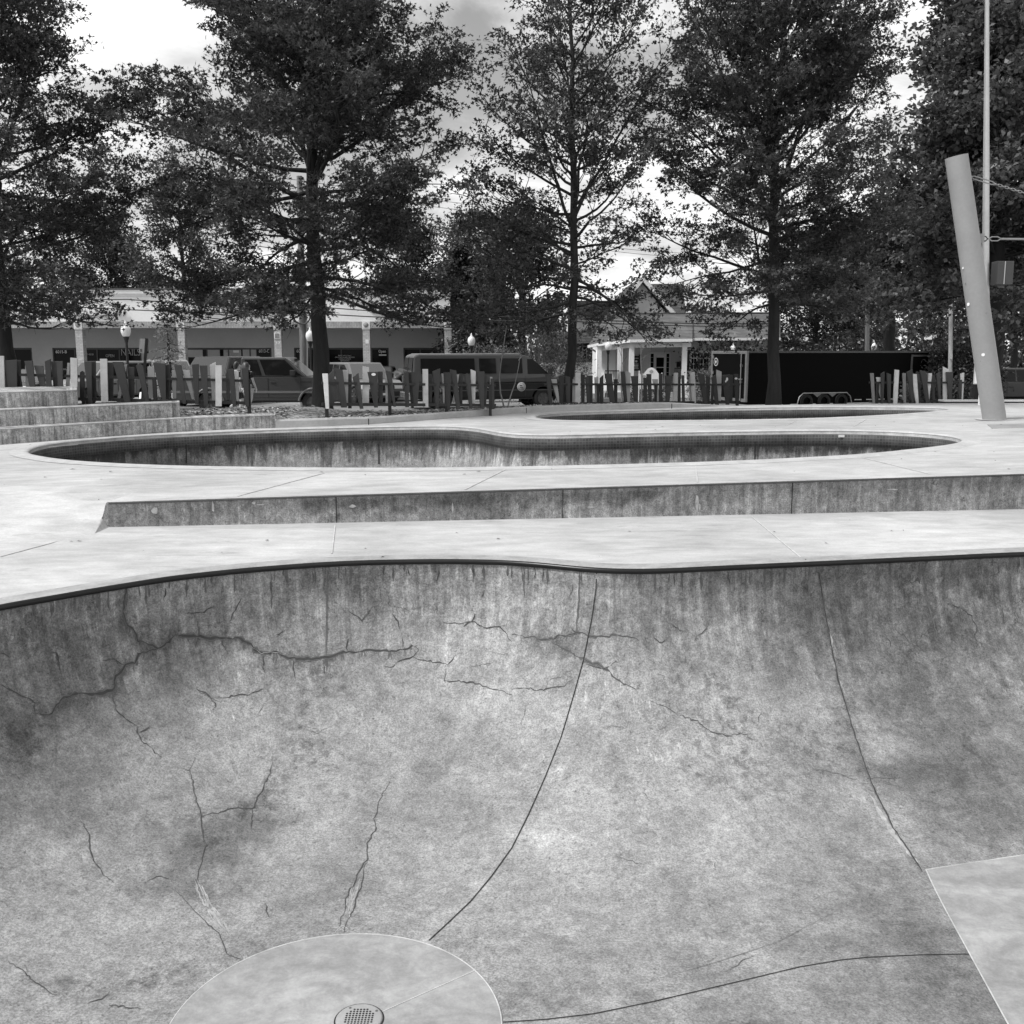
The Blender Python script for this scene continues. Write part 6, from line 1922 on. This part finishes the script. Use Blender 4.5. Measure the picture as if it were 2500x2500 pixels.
m = MB(); m.tube([(-.11, .30, .36), (-.11, .30, zt_ - .1)], .022, 6); m.box(-.13, -.05, .27, .33, 1.0, 1.1); m.box(-.14, -.085, .2, .52, 1.12, 1.17); m.box(-.13, -.05, .27, .33, 1.6, 1.7); m.build('lock_rod', M_ALU, dr2)
for z in (.7, 1.3, 1.9):
    m = MB(); m.box(-.095, -.06, TW - .2, TW - .05, z, z + .12); m.build('hinge', M_ALU, dr2)
m = MB(); m.lathe([(0, 0), (.16, 0)], (0, 0, 0), 20); q = MB(); q.add([(-.056, TW - .32 + v[0], zt_ - .42 + v[1]) for v in m.v], m.f); st_ = q.build('round_sticker', grey(.5, .5, 0), dr2, fixnormals=False)
q = MB(); q.add([(-.059, TW - .32 + v[0] * .78, zt_ - .42 + v[1] * .78) for v in m.v], m.f); q.build('sticker_disc', M_BLK, st_, fixnormals=False)
q = MB(); q.add([(-.062, TW - .32 + a, zt_ - .42 + b) for a, b in ((-.055, .05), (.055, .05), (.045, -.02), (0, -.075), (-.045, -.02))], [(0, 1, 2, 3, 4)]); q.build('sticker_mark', grey(.6, .5, 0), st_, fixnormals=False)
m = MB(); m.tube([(2.2, -.06, .2), (2.28, -.06, .46), (2.45, -.06, .6), (4.45, -.06, .6), (4.62, -.06, .46), (4.7, -.06, .2)], .022, 6)
m.build('fender', M_ALU, trl)
for a, b in ((2.9, 3.3), (3.6, 4.0)):
    m = MB(); m.add([(a, -.05, .58), (b, -.05, .58), ((a + b) / 2, -.05, .44)], [(0, 1, 2)]); m.build('fender_skirt', grey(.2, .4, 0, metal=.5), trl, fixnormals=False)
for wx in (2.65, 3.45, 4.25):
    for yy in (-.0, TW): wheel(trl, wx, yy + (.06 if yy < 1 else -.06), .28)
m = MB(); m.box(7.55, 8.5, -.012, .018, .5, zt_ - .22); sd_ = m.build('side_door', M_TRL, trl)
m = MB()
for a, b in ((7.5, 7.56), (8.5, 8.56)): m.box(a, b, -.03, .016, .5, zt_ - .14)
m.box(7.5, 8.56, -.031, .015, zt_ - .22, zt_ - .15); m.build('door_trim', grey(.10, .4, 0, metal=.5), sd_)
m = MB(); m.bar((TL, .4, .5), (TL + 1.4, TW / 2, .5), .1, .12); m.bar((TL, TW - .4, .5), (TL + 1.4, TW / 2, .5), .1, .12); m.build('hitch', M_DARKTRIM, trl)
m = MB()
for k in range(4): m.box(4.9 + k * .55, 5.2 + k * .55, -.02, .019, .30, .33)
m.build('reflector_strip', grey(.5, .4, 0), trl)

# ======== PEOPLE
M_SKIN = grey(.42, .55, .05, 20, name='skin')
M_HAIR = grey(.035, .45, .3, 60, name='hair')
M_CLOTH = grey(.012, .9, .1, 30, name='black_cloth')
M_PALE = grey(.36, .85, .1, 20, name='pale_cloth')
def skin(name, verts, edges, radii, mat, parent, sub=1):
    me = bpy.data.meshes.new(name)
    me.from_pydata(verts, edges, [])
    ob = bpy.data.objects.new(name, me)
    COL.objects.link(ob); ob.parent = parent
    md = ob.modifiers.new('skin', 'SKIN'); md.use_smooth_shade = True
    for i, r in enumerate(radii):
        d = me.skin_vertices[0].data[i]
        d.radius = (r, r) if not isinstance(r, tuple) else r
        d.use_root = (i == 0)
    ss = ob.modifiers.new('subsurf', 'SUBSURF'); ss.levels = sub; ss.render_levels = sub
    me.materials.append(mat)
    return ob
def person(label, loc, rz, stride, skirt_pale, hair_long, arm_out):
    t = thing('person', label, 'person', loc, rz, 'people walking behind the left fence', world=False)
    s = stride
    # x forward, y left; standing height 1.68
    Vv = [(0, 0, .92), (0, 0, 1.05), (0, 0, 1.22), (-.01, 0, 1.36), (0, 0, 1.46), (.03, 0, 1.54), (.04, 0, 1.61)]
    Rr = [(.15, .12), (.125, .10), (.14, .105), (.13, .09), .055, .085, .075]
    E = [(0, 1), (1, 2), (2, 3), (3, 4), (4, 5), (5, 6)]
    def chain(root, pts, rad):
        k = root
        for p, r in zip(pts, rad):
            Vv.append(p); Rr.append(r); E.append((k, len(Vv) - 1)); k = len(Vv) - 1
        return k
    chain(0, [(.02, .09, .86), (s * .16, .10, .50), (s * .10, .10, .27), (s * .06, .10, .09), (s * .06 + .13, .11, .045)], [.095, .065, .055, .036, .04])
    chain(0, [(-.02, -.09, .86), (-s * .06, -.10, .50), (-s * .30, -.10, .30), (-s * .46, -.10, .16), (-s * .40, -.11, .06)], [.095, .065, .055, .036, .04])
    for sd in (1, -1):
        a = arm_out * sd
        k = chain(3, [(-.01, sd * .17, 1.37), (-.05 - .08 * a, sd * .22, 1.13), (.04 - .12 * a, sd * .23, .90), (.06 - .13 * a, sd * .23, .83)], [.055, .042, .03, .032])
        hx, hy, hz_ = Vv[k]
        for j, (dx, ln) in enumerate(((-.024, .075), (-.008, .085), (.008, .08), (.022, .065))):
            chain(k, [(hx + dx, hy - sd * .005, hz_ - .045), (hx + dx + .008, hy - sd * .018, hz_ - .045 - ln * .55)], [.009, .008])
        chain(k, [(hx + .035, hy - sd * .01, hz_ - .015), (hx + .045, hy - sd * .02, hz_ - .05)], [.010, .009])
    body = skin('body', Vv, E, Rr, M_SKIN, t)
    # clothes
    skin('shirt', [(0, 0, .90), (0, 0, 1.06), (0, 0, 1.22), (-.01, 0, 1.36), (0, 0, 1.43), (-.01, .17, 1.37), (-.05 - .05 * arm_out, .215, 1.18), (-.01, -.17, 1.37), (-.05 + .05 * arm_out, -.215, 1.18)],
         [(0, 1), (1, 2), (2, 3), (3, 4), (3, 5), (5, 6), (3, 7), (7, 8)], [(.175, .15), (.16, .135), (.17, .135), (.155, .115), .07, .072, .066, .072, .066], M_CLOTH, t)
    skin('trousers', [(0, 0, .95), (.02, .09, .84), (s * .16, .10, .52), (s * .125, .10, .34), (-.02, -.09, .84), (-s * .06, -.10, .52), (-s * .24, -.10, .36)] if skirt_pale else
         [(0, 0, .95), (.02, .09, .84), (s * .14, .10, .58), (s * .145, .10, .52), (-.02, -.09, .84), (-s * .05, -.10, .58), (-s * .07, -.10, .52)],
         [(0, 1), (1, 2), (2, 3), (0, 4), (4, 5), (5, 6)], [(.17, .145), .125, .10, .088, .125, .10, .088], M_PALE if skirt_pale else M_CLOTH, t)
    for nm_, p0, p1 in (('shoe', (s * .06 - .05, .10, .05), (s * .06 + .17, .11, .04)), ('shoe', (-s * .50, -.10, .17), (-s * .38, -.11, .03))):
        skin(nm_, [p0, ((p0[0] + p1[0]) / 2, p0[1], (p0[2] + p1[2]) / 2), p1], [(0, 1), (1, 2)], [.055, .052, .042], M_CLOTH if skirt_pale else M_LAMPG, t)
    if hair_long:
        hv = [(.01, 0, 1.66), (-.05, 0, 1.60), (-.10, 0, 1.48), (-.13, 0, 1.32), (-.14, 0, 1.18), (-.13, 0, 1.06)]
        skin('hair', hv, [(i, i + 1) for i in range(5)], [(.085, .085), (.115, .105), (.15, .085), (.17, .08), (.155, .07), (.08, .04)], M_HAIR, t)
    else:
        skin('hair', [(.02, 0, 1.68), (-.03, 0, 1.63), (-.07, 0, 1.54), (-.08, 0, 1.44)], [(0, 1), (1, 2), (2, 3)], [.07, .10, .085, .05], M_HAIR, t)
    # face
    m = MB()
    for sd in (1, -1): m.lathe([(0, .006), (.011, .004), (.013, 0)], (.118, sd * .032, 1.575), 8)
    m.build('eyes', M_BLK, t, fixnormals=False)
    m = MB(); m.hexa([Vector((.105, -.014, 1.535)), Vector((.148, -.008, 1.54)), Vector((.148, .008, 1.54)), Vector((.105, .014, 1.535)), Vector((.105, -.008, 1.58)), Vector((.118, -.004, 1.578)), Vector((.118, .004, 1.578)), Vector((.105, .008, 1.58))])
    m.build('nose', M_SKIN, t, bevel=.004)
    m = MB(); m.box(.108, .122, -.024, .024, 1.505, 1.515); m.build('mouth', grey(.2, .6, 0), t, bevel=.003)
    return t
PY = 31.8
w1 = person('woman with long hair in a black top and pale trousers walking along the left fence', (P(607, 1000, PY).x, PY, -.325), R(62), .75, True, True, .5)
w2 = person('second walker in black shorts, mostly hidden behind the long haired woman', (P(584, 1000, PY + .6).x, PY + .6, -.33), R(40), 1.0, False, False, -.8)
m = MB(); m.lathe([(.037, .885), (.037, .915)], (-.02, -.23, 0), 12); m.build('wrist_band', M_CLOTH, w1, fixnormals=False)

# ================================================================ LAMPS, POLES, SIGNS
M_IRON = grey(.012, .45, .1, 10, name='black_iron')
M_GLOBE, _nt, _b = nodes_of('opal_globe')
_b.inputs['Base Color'].default_value = (.82, .82, .82, 1); _b.inputs['Roughness'].default_value = .25
protoL = None
def lamp_proto():
    t = thing('street_lamp', 'x', 'street lamp', (0, 0, 0), 0, 'globe street lamps along the street', world=False)
    m = MB(); m.lathe([(0, 0), (.22, 0), (.22, .06), (.17, .10), (.15, .45), (.11, .52), (.06, .60), (.05, 2.1), (.055, 2.4), (.05, 2.7)], n=16); m.build('post', M_IRON, t, fixnormals=False)
    m = MB(); m.lathe([(.05, 2.68), (.07, 2.72), (.075, 2.78), (.11, 2.88), (.125, 2.93), (.10, 2.94)], n=16); m.build('collar', M_IRON, t, fixnormals=False)
    m = MB(); m.lathe([(.11, 2.93), (.15, 2.98), (.19, 3.10), (.195, 3.18), (.18, 3.28), (.13, 3.35), (.075, 3.38)], n=24); m.build('globe', M_GLOBE, t, fixnormals=False)
    m = MB(); m.lathe([(.08, 3.375), (.085, 3.40), (.05, 3.42), (.055, 3.46), (.03, 3.50), (.012, 3.55), (0, 3.56)], n=16); m.build('finial', M_GLOBE, t, fixnormals=False)
    return t
lamps = [(307, 807, 23.5, 'globe street lamp before the nails window, leftmost of the lamps'), (757, 820, 21, 'globe street lamp beside the utility pole and the widest oak trunk'),
         (1151, 832, 18.5, 'globe street lamp rising over the van roof'), (1485, 845, 16.3, 'globe street lamp before the white cottage porch'),
         (1790, 852, 16, 'globe street lamp whose top shows over the trailer rear door'), (2057, 848, 13, 'small globe street lamp showing over the middle of the trailer roof'),
         (2133, 846, 15.5, 'shaded grey globe street lamp between the steel pole and the thick trunk')]
for i, (px, py, w, lab) in enumerate(lamps):
    Y = .39 * 2500 / w * .86
    c = P(px, py, Y)
    if protoL is None:
        o = protoL = lamp_proto()
    else:
        o = protoL.copy(); COL.objects.link(o)
        for chd in protoL.children:
            k = chd.copy(); COL.objects.link(k); k.parent = o
    sc_ = .86
    o.location = (c.x, Y, c.z - 3.17 * sc_); o.scale = (sc_, sc_, sc_); o['label'] = lab

def pole(name, label, cat, pts, rads, mat, extra=None):
    t = thing(name, label, cat, tuple(pts[0]))
    m = MB(); m.tube(pts, rads, 12); m.build('shaft', mat, t)
    return t
M_WOOD = bark_material('pole_wood', .16)
uY = 41.0
up = pole('utility_pole', 'weathered wooden utility pole with a coil of cable beside the widest oak trunk', 'utility pole', [P(742, 1003, uY), P(741, 860, uY), P(738, 760, uY), P(731, 430, uY)], [.15, .145, .14, .11], M_WOOD)
m = MB(); m.tube([P(750, 1000, uY - .15), P(751, 850, uY - .15), P(748, 760, uY - .15)], .03, 6); m.build('conduit', grey(.25, .6, 0), up)
m = MB()
cc_ = P(737, 772, uY - .2)
for k in range(3):
    m.tube([(cc_.x + (.31 + .02 * k) * math.cos(a), cc_.y - .02 * k, cc_.z + (.29 + .015 * k) * math.sin(a)) for a in np.linspace(0, 2 * math.pi, 25)], .016, 5, cap=False)
m.build('cable_coil', M_DARKTRIM, up)
m = MB(); m.bar(P(690, 470, uY), P(776, 470, uY), .1, .12); m.build('cross_arm', M_WOOD, up)
pole('steel_pole', 'smooth grey steel pole standing over the right part of the trailer roof', 'pole', [P(2117, 985, 50), P(2117, 860, 50), P(2118, 640, 50)], [.12, .115, .09], grey(.2, .5, .1, 3, metal=.4))
wp = pole('utility_pole', 'pale thin wooden pole with a paper notice beside the right fence', 'utility pole', [P(2320, 985, 40), P(2320, 900, 40), P(2321, 812, 40), P(2322, 640, 40)], [.085, .08, .075, .06], bark_material('light_pole_wood', .34))
m = MB(); a = P(2320.5, 870, 39.9); m.box(a.x - .07, a.x + .07, a.y - .012, a.y - .002, a.z - .1, a.z + .1); m.build('notice', grey(.5, .8, .2, 20), wp)
m = MB(); m.tube([P(2325, 985, 39.95), P(2325, 880, 39.95)], .02, 5); m.build('conduit', grey(.06, .6, 0), wp)

wire_g = 'overhead wires along the street'
def wire(label, pts, r=.009, mat=None):
    t = tag(None or bpy.data.objects.new('overhead_wire', None), label, 'wire', wire_g)
    COL.objects.link(t)
    W = [P(a, b, Y) for a, b, Y in pts]
    t.location = W[0]; t['world_base'] = 1; BASE[t.name] = tuple(W[0])
    fine = []
    for a, b in zip(W[:-1], W[1:]):
        for k in range(8):
            f = k / 8; q = a.lerp(b, f); q.z -= .12 * 4 * f * (1 - f) * min(1, (b - a).length / 12); fine.append(q)
    fine.append(W[-1])
    m = MB(); m.tube(fine, r, 5); m.build('cable', mat or M_DARKTRIM, t)
    return t
wire('upper of the two thick dark cables crossing the pale shop fascia', [(-60, 722, 41), (311, 731, 41), (738, 746, 41), (1374, 776, 41), (1900, 790, 41)], .02)
wire('lower thick cable crossing the shop lettering and on past the cottage roof', [(-60, 742, 41), (181, 748.5, 41), (737, 763, 41), (1374, 783, 41), (1900, 796, 41)], .022, grey(.02, .3, 0, spec=.8, name='cable_skin'))
wire('thin wire high over the left pin oak gap, topmost of the three', [(200, 368, 41), (731, 440, 41), (1505, 536, 44), (1720, 556, 46), (2400, 600, 50)])
wire('thin wire just under the topmost one', [(200, 392, 41), (733, 458, 41), (1510, 552, 44), (1710, 571, 46), (2400, 612, 50)])
wire('thin wire low over the cottage gable, lowest of the high ones', [(240, 470, 41), (735, 500, 41), (1480, 602, 44), (1670, 618, 46), (2400, 660, 50)])
wire('second low thin wire over the cottage gable', [(240, 480, 41), (735, 510, 41), (1480, 611, 44), (1670, 627, 46), (2400, 668, 50)])

# leaning steel post with its rigging
b0_ = G(2428, 1025, zu); LY = b0_.y
tp_ = P(2335, 382, LY)
post = thing('leaning_post', 'thick leaning pale steel post with a turnbuckle and chain', 'post', tuple(b0_))
ax_ = (tp_ - b0_).normalized()
M_POST = grey(.29, .5, .10, 2.2, name='grey_post_paint')
m = MB(); m.tube([b0_ - ax_ * .15, b0_.lerp(tp_, .5), tp_], [.203, .20, .193], 40); m.build('pipe', M_POST, post, bevel=.004)
m = MB(); m.lathe([(.205, .0), (.32, .0), (.33, .004)], (b0_.x, b0_.y, b0_.z + .006), 32); m.build('grout_ring', grey(.62, .8, .2, 10), post, fixnormals=False)
M_GALV = grey(.3, .35, .1, 10, metal=.6, name='galvanised')
def shackle(c, d, n=1):
    m = MB()
    s_ = d.cross(Vector((0, 1, 0))).normalized()
    m.tube([c - d * .03 + s_ * .035, c + d * .06 + s_ * .04, c + d * .1, c + d * .06 - s_ * .04, c - d * .03 - s_ * .035], .012, 6)
    return m
lg = P(2396, 583, LY - .02)
m = MB(); m.hexa([lg + Vector((-.12, -.012, -.10)), lg + Vector((.05, -.012, -.06)), lg + Vector((.05, .012, -.06)), lg + Vector((-.12, .012, -.10)), lg + Vector((-.12, -.012, .09)), lg + Vector((.05, -.012, .09)), lg + Vector((.05, .012, .09)), lg + Vector((-.12, .012, .09))]); m.build('lug_plate', M_POST, post)
d_ = Vector((1, .02, 0)).normalized()
c_ = P(2398, 583, LY - .02)
m = shackle(c_, d_); m.build('shackle', M_DARKTRIM, post)
m = MB(); a_ = c_ + d_ * .12
for s_ in (1, -1): m.tube([a_, a_ + d_ * .05 + Vector((0, 0, .035 * s_)), a_ + d_ * .16 + Vector((0, 0, .035 * s_)), a_ + d_ * .22], .011, 6)
m.build('turnbuckle', M_GALV, post)
m = MB(); m.tube([a_ + d_ * .22, a_ + d_ * 2.6 + Vector((0, 0, -.02))], .019, 8); m.build('cable', M_GALV, post)
c2_ = P(2370, 431, LY - .02); e2_ = P(2510, 474, LY - .05); d2_ = (e2_ - c2_).normalized()
m = MB(); m.tube([c2_ - d2_ * .08, c2_ + d2_ * .02], .02, 6); m.build('eye_bolt', M_GALV, post)
m = MB()
L_ = (e2_ - c2_).length
up2 = d2_.cross(Vector((0, 1, 0))).normalized()
for s_ in (1, -1): m.tube([c2_, c2_ + d2_ * .06 + up2 * .025 * s_, c2_ + d2_ * .40 + up2 * .025 * s_, c2_ + d2_ * .46], .011, 6)
m.build('turnbuckle', M_GALV, post)
for k in range(9):
    a = c2_ + d2_ * (.46 + k * .062)
    m = MB(); o_ = up2 if k % 2 else Vector((0, 1, 0))
    m.tube([a + o_ * .018, a + d2_ * .05 + o_ * .018, a + d2_ * .065, a + d2_ * .05 - o_ * .018, a - o_ * .018, a - d2_ * .012, a + o_ * .018], .008, 5, cap=False); m.build('chain_link', M_GALV, post)
def on_post(px, py, r, v):
    c = P(px, py, LY - .2); t_ = (c - b0_).dot(ax_); cen = b0_ + ax_ * t_
    dx = c.x - cen.x
    dx = max(-.19, min(.19, dx)); y = cen.y - math.sqrt(max(.0, .199 ** 2 - dx * dx)) - .004
    m = MB(); nx = Vector((dx, -(cen.y - y), 0)).normalized(); tx = Vector((-nx.y, nx.x, 0))
    c0 = Vector((cen.x + dx, y, c.z))
    m.add([c0 + tx * r * math.cos(a) + Vector((0, 0, r * math.sin(a))) for a in np.linspace(0, 6.28, 13)[:-1]], [tuple(range(12))])
    m.build('sticker', grey(v, .6, 0), post, fixnormals=False)
on_post(2370, 742, .032, .85); on_post(2402, 866, .03, .78); on_post(2398, 882, .008, .2); on_post(2362, 691, .018, .2); on_post(2350, 653, .02, .8); on_post(2408, 765, .02, .25)
# flagpole-like light pole behind
lY = 25.0
lp = thing('light_pole', 'slim tapering galvanised light pole rising behind the leaning post', 'light pole', tuple(P(2412, 1000, lY)))
m = MB(); m.tube([P(2412, 1000, lY), P(2406, 688, lY), P(2408, 400, lY), P(2410, -40, lY)], [.10, .083, .07, .045], 14); m.build('shaft', grey(.5, .4, .12, 2, metal=.3), lp)
m = MB(); m.tube([P(2410, -36, lY), P(2392, -26, lY), P(2372, -6, lY)], .035, 8); m.build('arm', M_DARKTRIM, lp)
m = MB(); a, b = P(2374, -4, lY), P(2312, 24, lY); m.bar(a, a.lerp(b, .5), .26, .12); m.bar(a.lerp(b, .48), b, .2, .06); m.build('lamp_head', M_DARKTRIM, lp, bevel=.02)
m = MB(); m.box(P(2417, 690, lY).x, P(2456, 690, lY).x, lY - .35, lY + .0, P(2417, 697, lY).z, P(2417, 640, lY).z); bx_ = m.build('control_box', grey(.05, .5, .1, 3), lp, bevel=.015)
m = MB(); m.box(P(2433, 690, lY).x, P(2435, 690, lY).x, lY - .362, lY - .351, P(2417, 696, lY).z, P(2417, 641, lY).z); m.build('box_seam', grey(.4, .5, 0), bx_)
# signs hidden behind the post
sY2 = 23.6
ss_ = thing('sign_post', 'white sign post with two stacked panels mostly hidden behind the leaning post', 'sign', tuple(P(2394, 986, sY2)))
m = MB(); m.box(P(2389, 986, sY2).x, P(2397, 986, sY2).x, sY2 - .03, sY2 + .03, .2, P(2394, 850, sY2).z); m.build('post', M_WHITE, ss_)
for y0, y1 in ((858, 887), (889, 938)):
    m = MB(); m.box(P(2377, y0, sY2).x, P(2421, y0, sY2).x, sY2 - .05, sY2 - .031, P(2377, y1, sY2).z, P(2377, y0, sY2).z); pn_ = m.build('panel', grey(.45, .5, 0), ss_, bevel=.01)
    m = MB(); m.box(P(2379, y0, sY2).x, P(2419, y0, sY2).x, sY2 - .055, sY2 - .0505, P(2377, y1 - 2, sY2).z, P(2377, y0 + 2, sY2).z); m.build('panel_face', M_LAMPG, pn_)
# low bench rail at the right edge
bY_ = 26.3
bn = thing('bench', 'long low bench with a white plank top at the right edge of the deck', 'bench', tuple(P(2400, 985, bY_)))
zb2 = P(2400, 976, bY_).z
m = MB(); m.box(P(2298, 977, bY_).x, P(2640, 977, bY_).x, bY_ - .2, bY_ + .2, zb2 - .045, zb2); m.build('seat', M_WHITE, bn, bevel=.008)
m = MB(); m.box(P(2302, 977, bY_).x, P(2640, 977, bY_).x, bY_ - .17, bY_ + .17, zb2 - .085, zb2 - .046); m.build('frame', M_DARKTRIM, bn)
for px in (2312, 2420, 2530):
    m = MB(); x = P(px, 980, bY_).x; m.box(x - .04, x + .04, bY_ - .15, bY_ + .15, .0, zb2 - .086); m.build('leg', M_DARKTRIM, bn)
# lid in the deck
ud = MB(); q = [G(2410, 1037, zu), G(2422, 1046.5, zu), G(2560, 1042, zu), G(2545, 1033, zu)]
ud.add([p + Vector((0, 0, .006)) for p in q] + [p + Vector((0, 0, -.01)) for p in q], [(0, 1, 2, 3), (0, 4, 5, 1), (1, 5, 6, 2), (2, 6, 7, 3), (3, 7, 4, 0)])
tag(ud.build('utility_cover', grey(.28, .8, .25, 3), fixnormals=False), 'flat grey utility cover set in the deck beside the leaning post', 'utility cover')
# leaning parking sign seen from behind
kY = 28.5
pk = thing('parking_sign', 'tilted pale sign on a dark post behind the left fence, seen from the back', 'sign', tuple(P(349, 1005, kY)))
m = MB(); m.bar(P(346, 1005, kY), P(358, 826, kY), .07, .04, up=(0, 1, 0)); m.build('post', M_DARKTRIM, pk)
pts_ = [(342, 826), (366, 829.5), (368, 833), (364, 862), (361, 864.5), (342, 861.5), (339.5, 858), (341, 829)]
m = MB(); m.prism(pts_, lambda a, b: P(a, b, kY + .03), lambda a, b: P(a, b, kY + .045)); pn_ = m.build('panel', grey(.5, .5, .05, 4), pk)
m = MB(); a, b = P(341.5, 852, kY + .024), P(347, 859, kY + .024); m.box(a.x, b.x, a.y, a.y + .004, b.z, a.z); m.build('faded_patch', grey(.15, .5, 0), pn_)
m = MB(); c = P(360.5, 860, kY + .02); m.lathe([(0, c.y), (.028, c.y)], (c.x, 0, c.z), 12, axis='y'); m.build('dot', M_BLK, pn_, fixnormals=False)
# traffic cone
cY = 32.4
cn = thing('traffic_cone', 'pale striped traffic cone behind the left fence', 'traffic cone', (P(346, 985, cY).x, cY, -.335))
m = MB(); x, z = P(346, 985, cY).x, -.335; m.box(x - .2, x + .2, cY - .2, cY + .2, z, z + .04); m.lathe([(.16, z + .04), (.04, z + .74), (.0, z + .745)], (x, cY, 0), 18); m.build('cone', M_WHITE, cn, fixnormals=False)
m = MB(); m.lathe([(.128, z + .24), (.109, z + .35)], (x, cY, 0), 18); m.lathe([(.094, z + .44), (.077, z + .54)], (x, cY, 0), 18); m.build('stripe', grey(.12, .6, 0), cn, fixnormals=False)

# ================================================================ CAMERA, SKY, LIGHT
cam = bpy.data.cameras.new('camera'); co = bpy.data.objects.new('camera', cam); COL.objects.link(co)
cam.lens = 36; cam.sensor_width = 36; cam.clip_end = 6000; cam.clip_start = .05
co.location = (0, 0, EYE); co.rotation_euler = (math.pi / 2 - PITCH, 0, 0)
S.camera = co
SUN_EL, SUN_AZ = R(54), R(-112)      # azimuth measured from +Y towards +X: the sun stands to the left
import os
w = bpy.data.worlds.new('World'); S.world = w; w.use_nodes = True
nt = w.node_tree
bg = nt.nodes['Background']
sky = nt.nodes.new('ShaderNodeTexSky'); sky.sky_type = 'NISHITA'; sky.sun_disc = False
sky.sun_elevation = SUN_EL; sky.sun_rotation = SUN_AZ
bw = nt.nodes.new('ShaderNodeRGBToBW'); nt.links.new(sky.outputs[0], bw.inputs[0])
tc = nt.nodes.new('ShaderNodeTexCoord')
sep = nt.nodes.new('ShaderNodeSeparateXYZ'); nt.links.new(tc.outputs['Generated'], sep.inputs[0])
zz = math_n(nt, 'ADD', math_n(nt, 'MAXIMUM', sep.outputs[2], 0.0), .22)
cmb = nt.nodes.new('ShaderNodeCombineXYZ')
nt.links.new(math_n(nt, 'DIVIDE', sep.outputs[0], zz), cmb.inputs[0]); nt.links.new(math_n(nt, 'DIVIDE', sep.outputs[1], zz), cmb.inputs[1])
cmb.inputs[2].default_value = 3.7
n1 = noise(nt, cmb.outputs[0], 1.15, 9, .58, .25)
n2 = noise(nt, cmb.outputs[0], 2.6, 8, .6, .4)
cover = maprange(nt, n1, .36, .50, 0, 1, True)
shade = maprange(nt, n2, .34, .66, 4.8, 8.8)
skyv = math_n(nt, 'MULTIPLY', bw.outputs[0], 1.0)
mix = nt.nodes.new('ShaderNodeMix'); mix.data_type = 'FLOAT'
nt.links.new(cover, mix.inputs[0]); nt.links.new(skyv, mix.inputs[2]); nt.links.new(shade, mix.inputs[3])
c3 = nt.nodes.new('ShaderNodeCombineColor')
for i in range(3): nt.links.new(mix.outputs[0], c3.inputs[i])
nt.links.new(c3.outputs[0], bg.inputs[0])
bg.inputs[1].default_value = .10
sun = bpy.data.lights.new('sun', 'SUN'); sun.energy = 2.2; sun.angle = R(11); sun.color = (1, 1, 1)
so = bpy.data.objects.new('sun', sun); COL.objects.link(so)
sd = Vector((math.sin(SUN_AZ) * math.cos(SUN_EL), math.cos(SUN_AZ) * math.cos(SUN_EL), math.sin(SUN_EL)))
so.rotation_euler = sd.to_track_quat('Z', 'Y').to_euler(); so.location = sd * 60
S.view_settings.view_transform = 'Standard'
S.view_settings.look = 'None'
S.view_settings.exposure = 0.58
S.view_settings.gamma = 1

S.cycles.max_bounces = 4; S.cycles.diffuse_bounces = 2; S.cycles.glossy_bounces = 2
S.cycles.transmission_bounces = 2; S.cycles.transparent_max_bounces = 2
S.cycles.caustics_reflective = False; S.cycles.caustics_refractive = False
S.cycles.use_adaptive_sampling = True; S.cycles.adaptive_threshold = .02
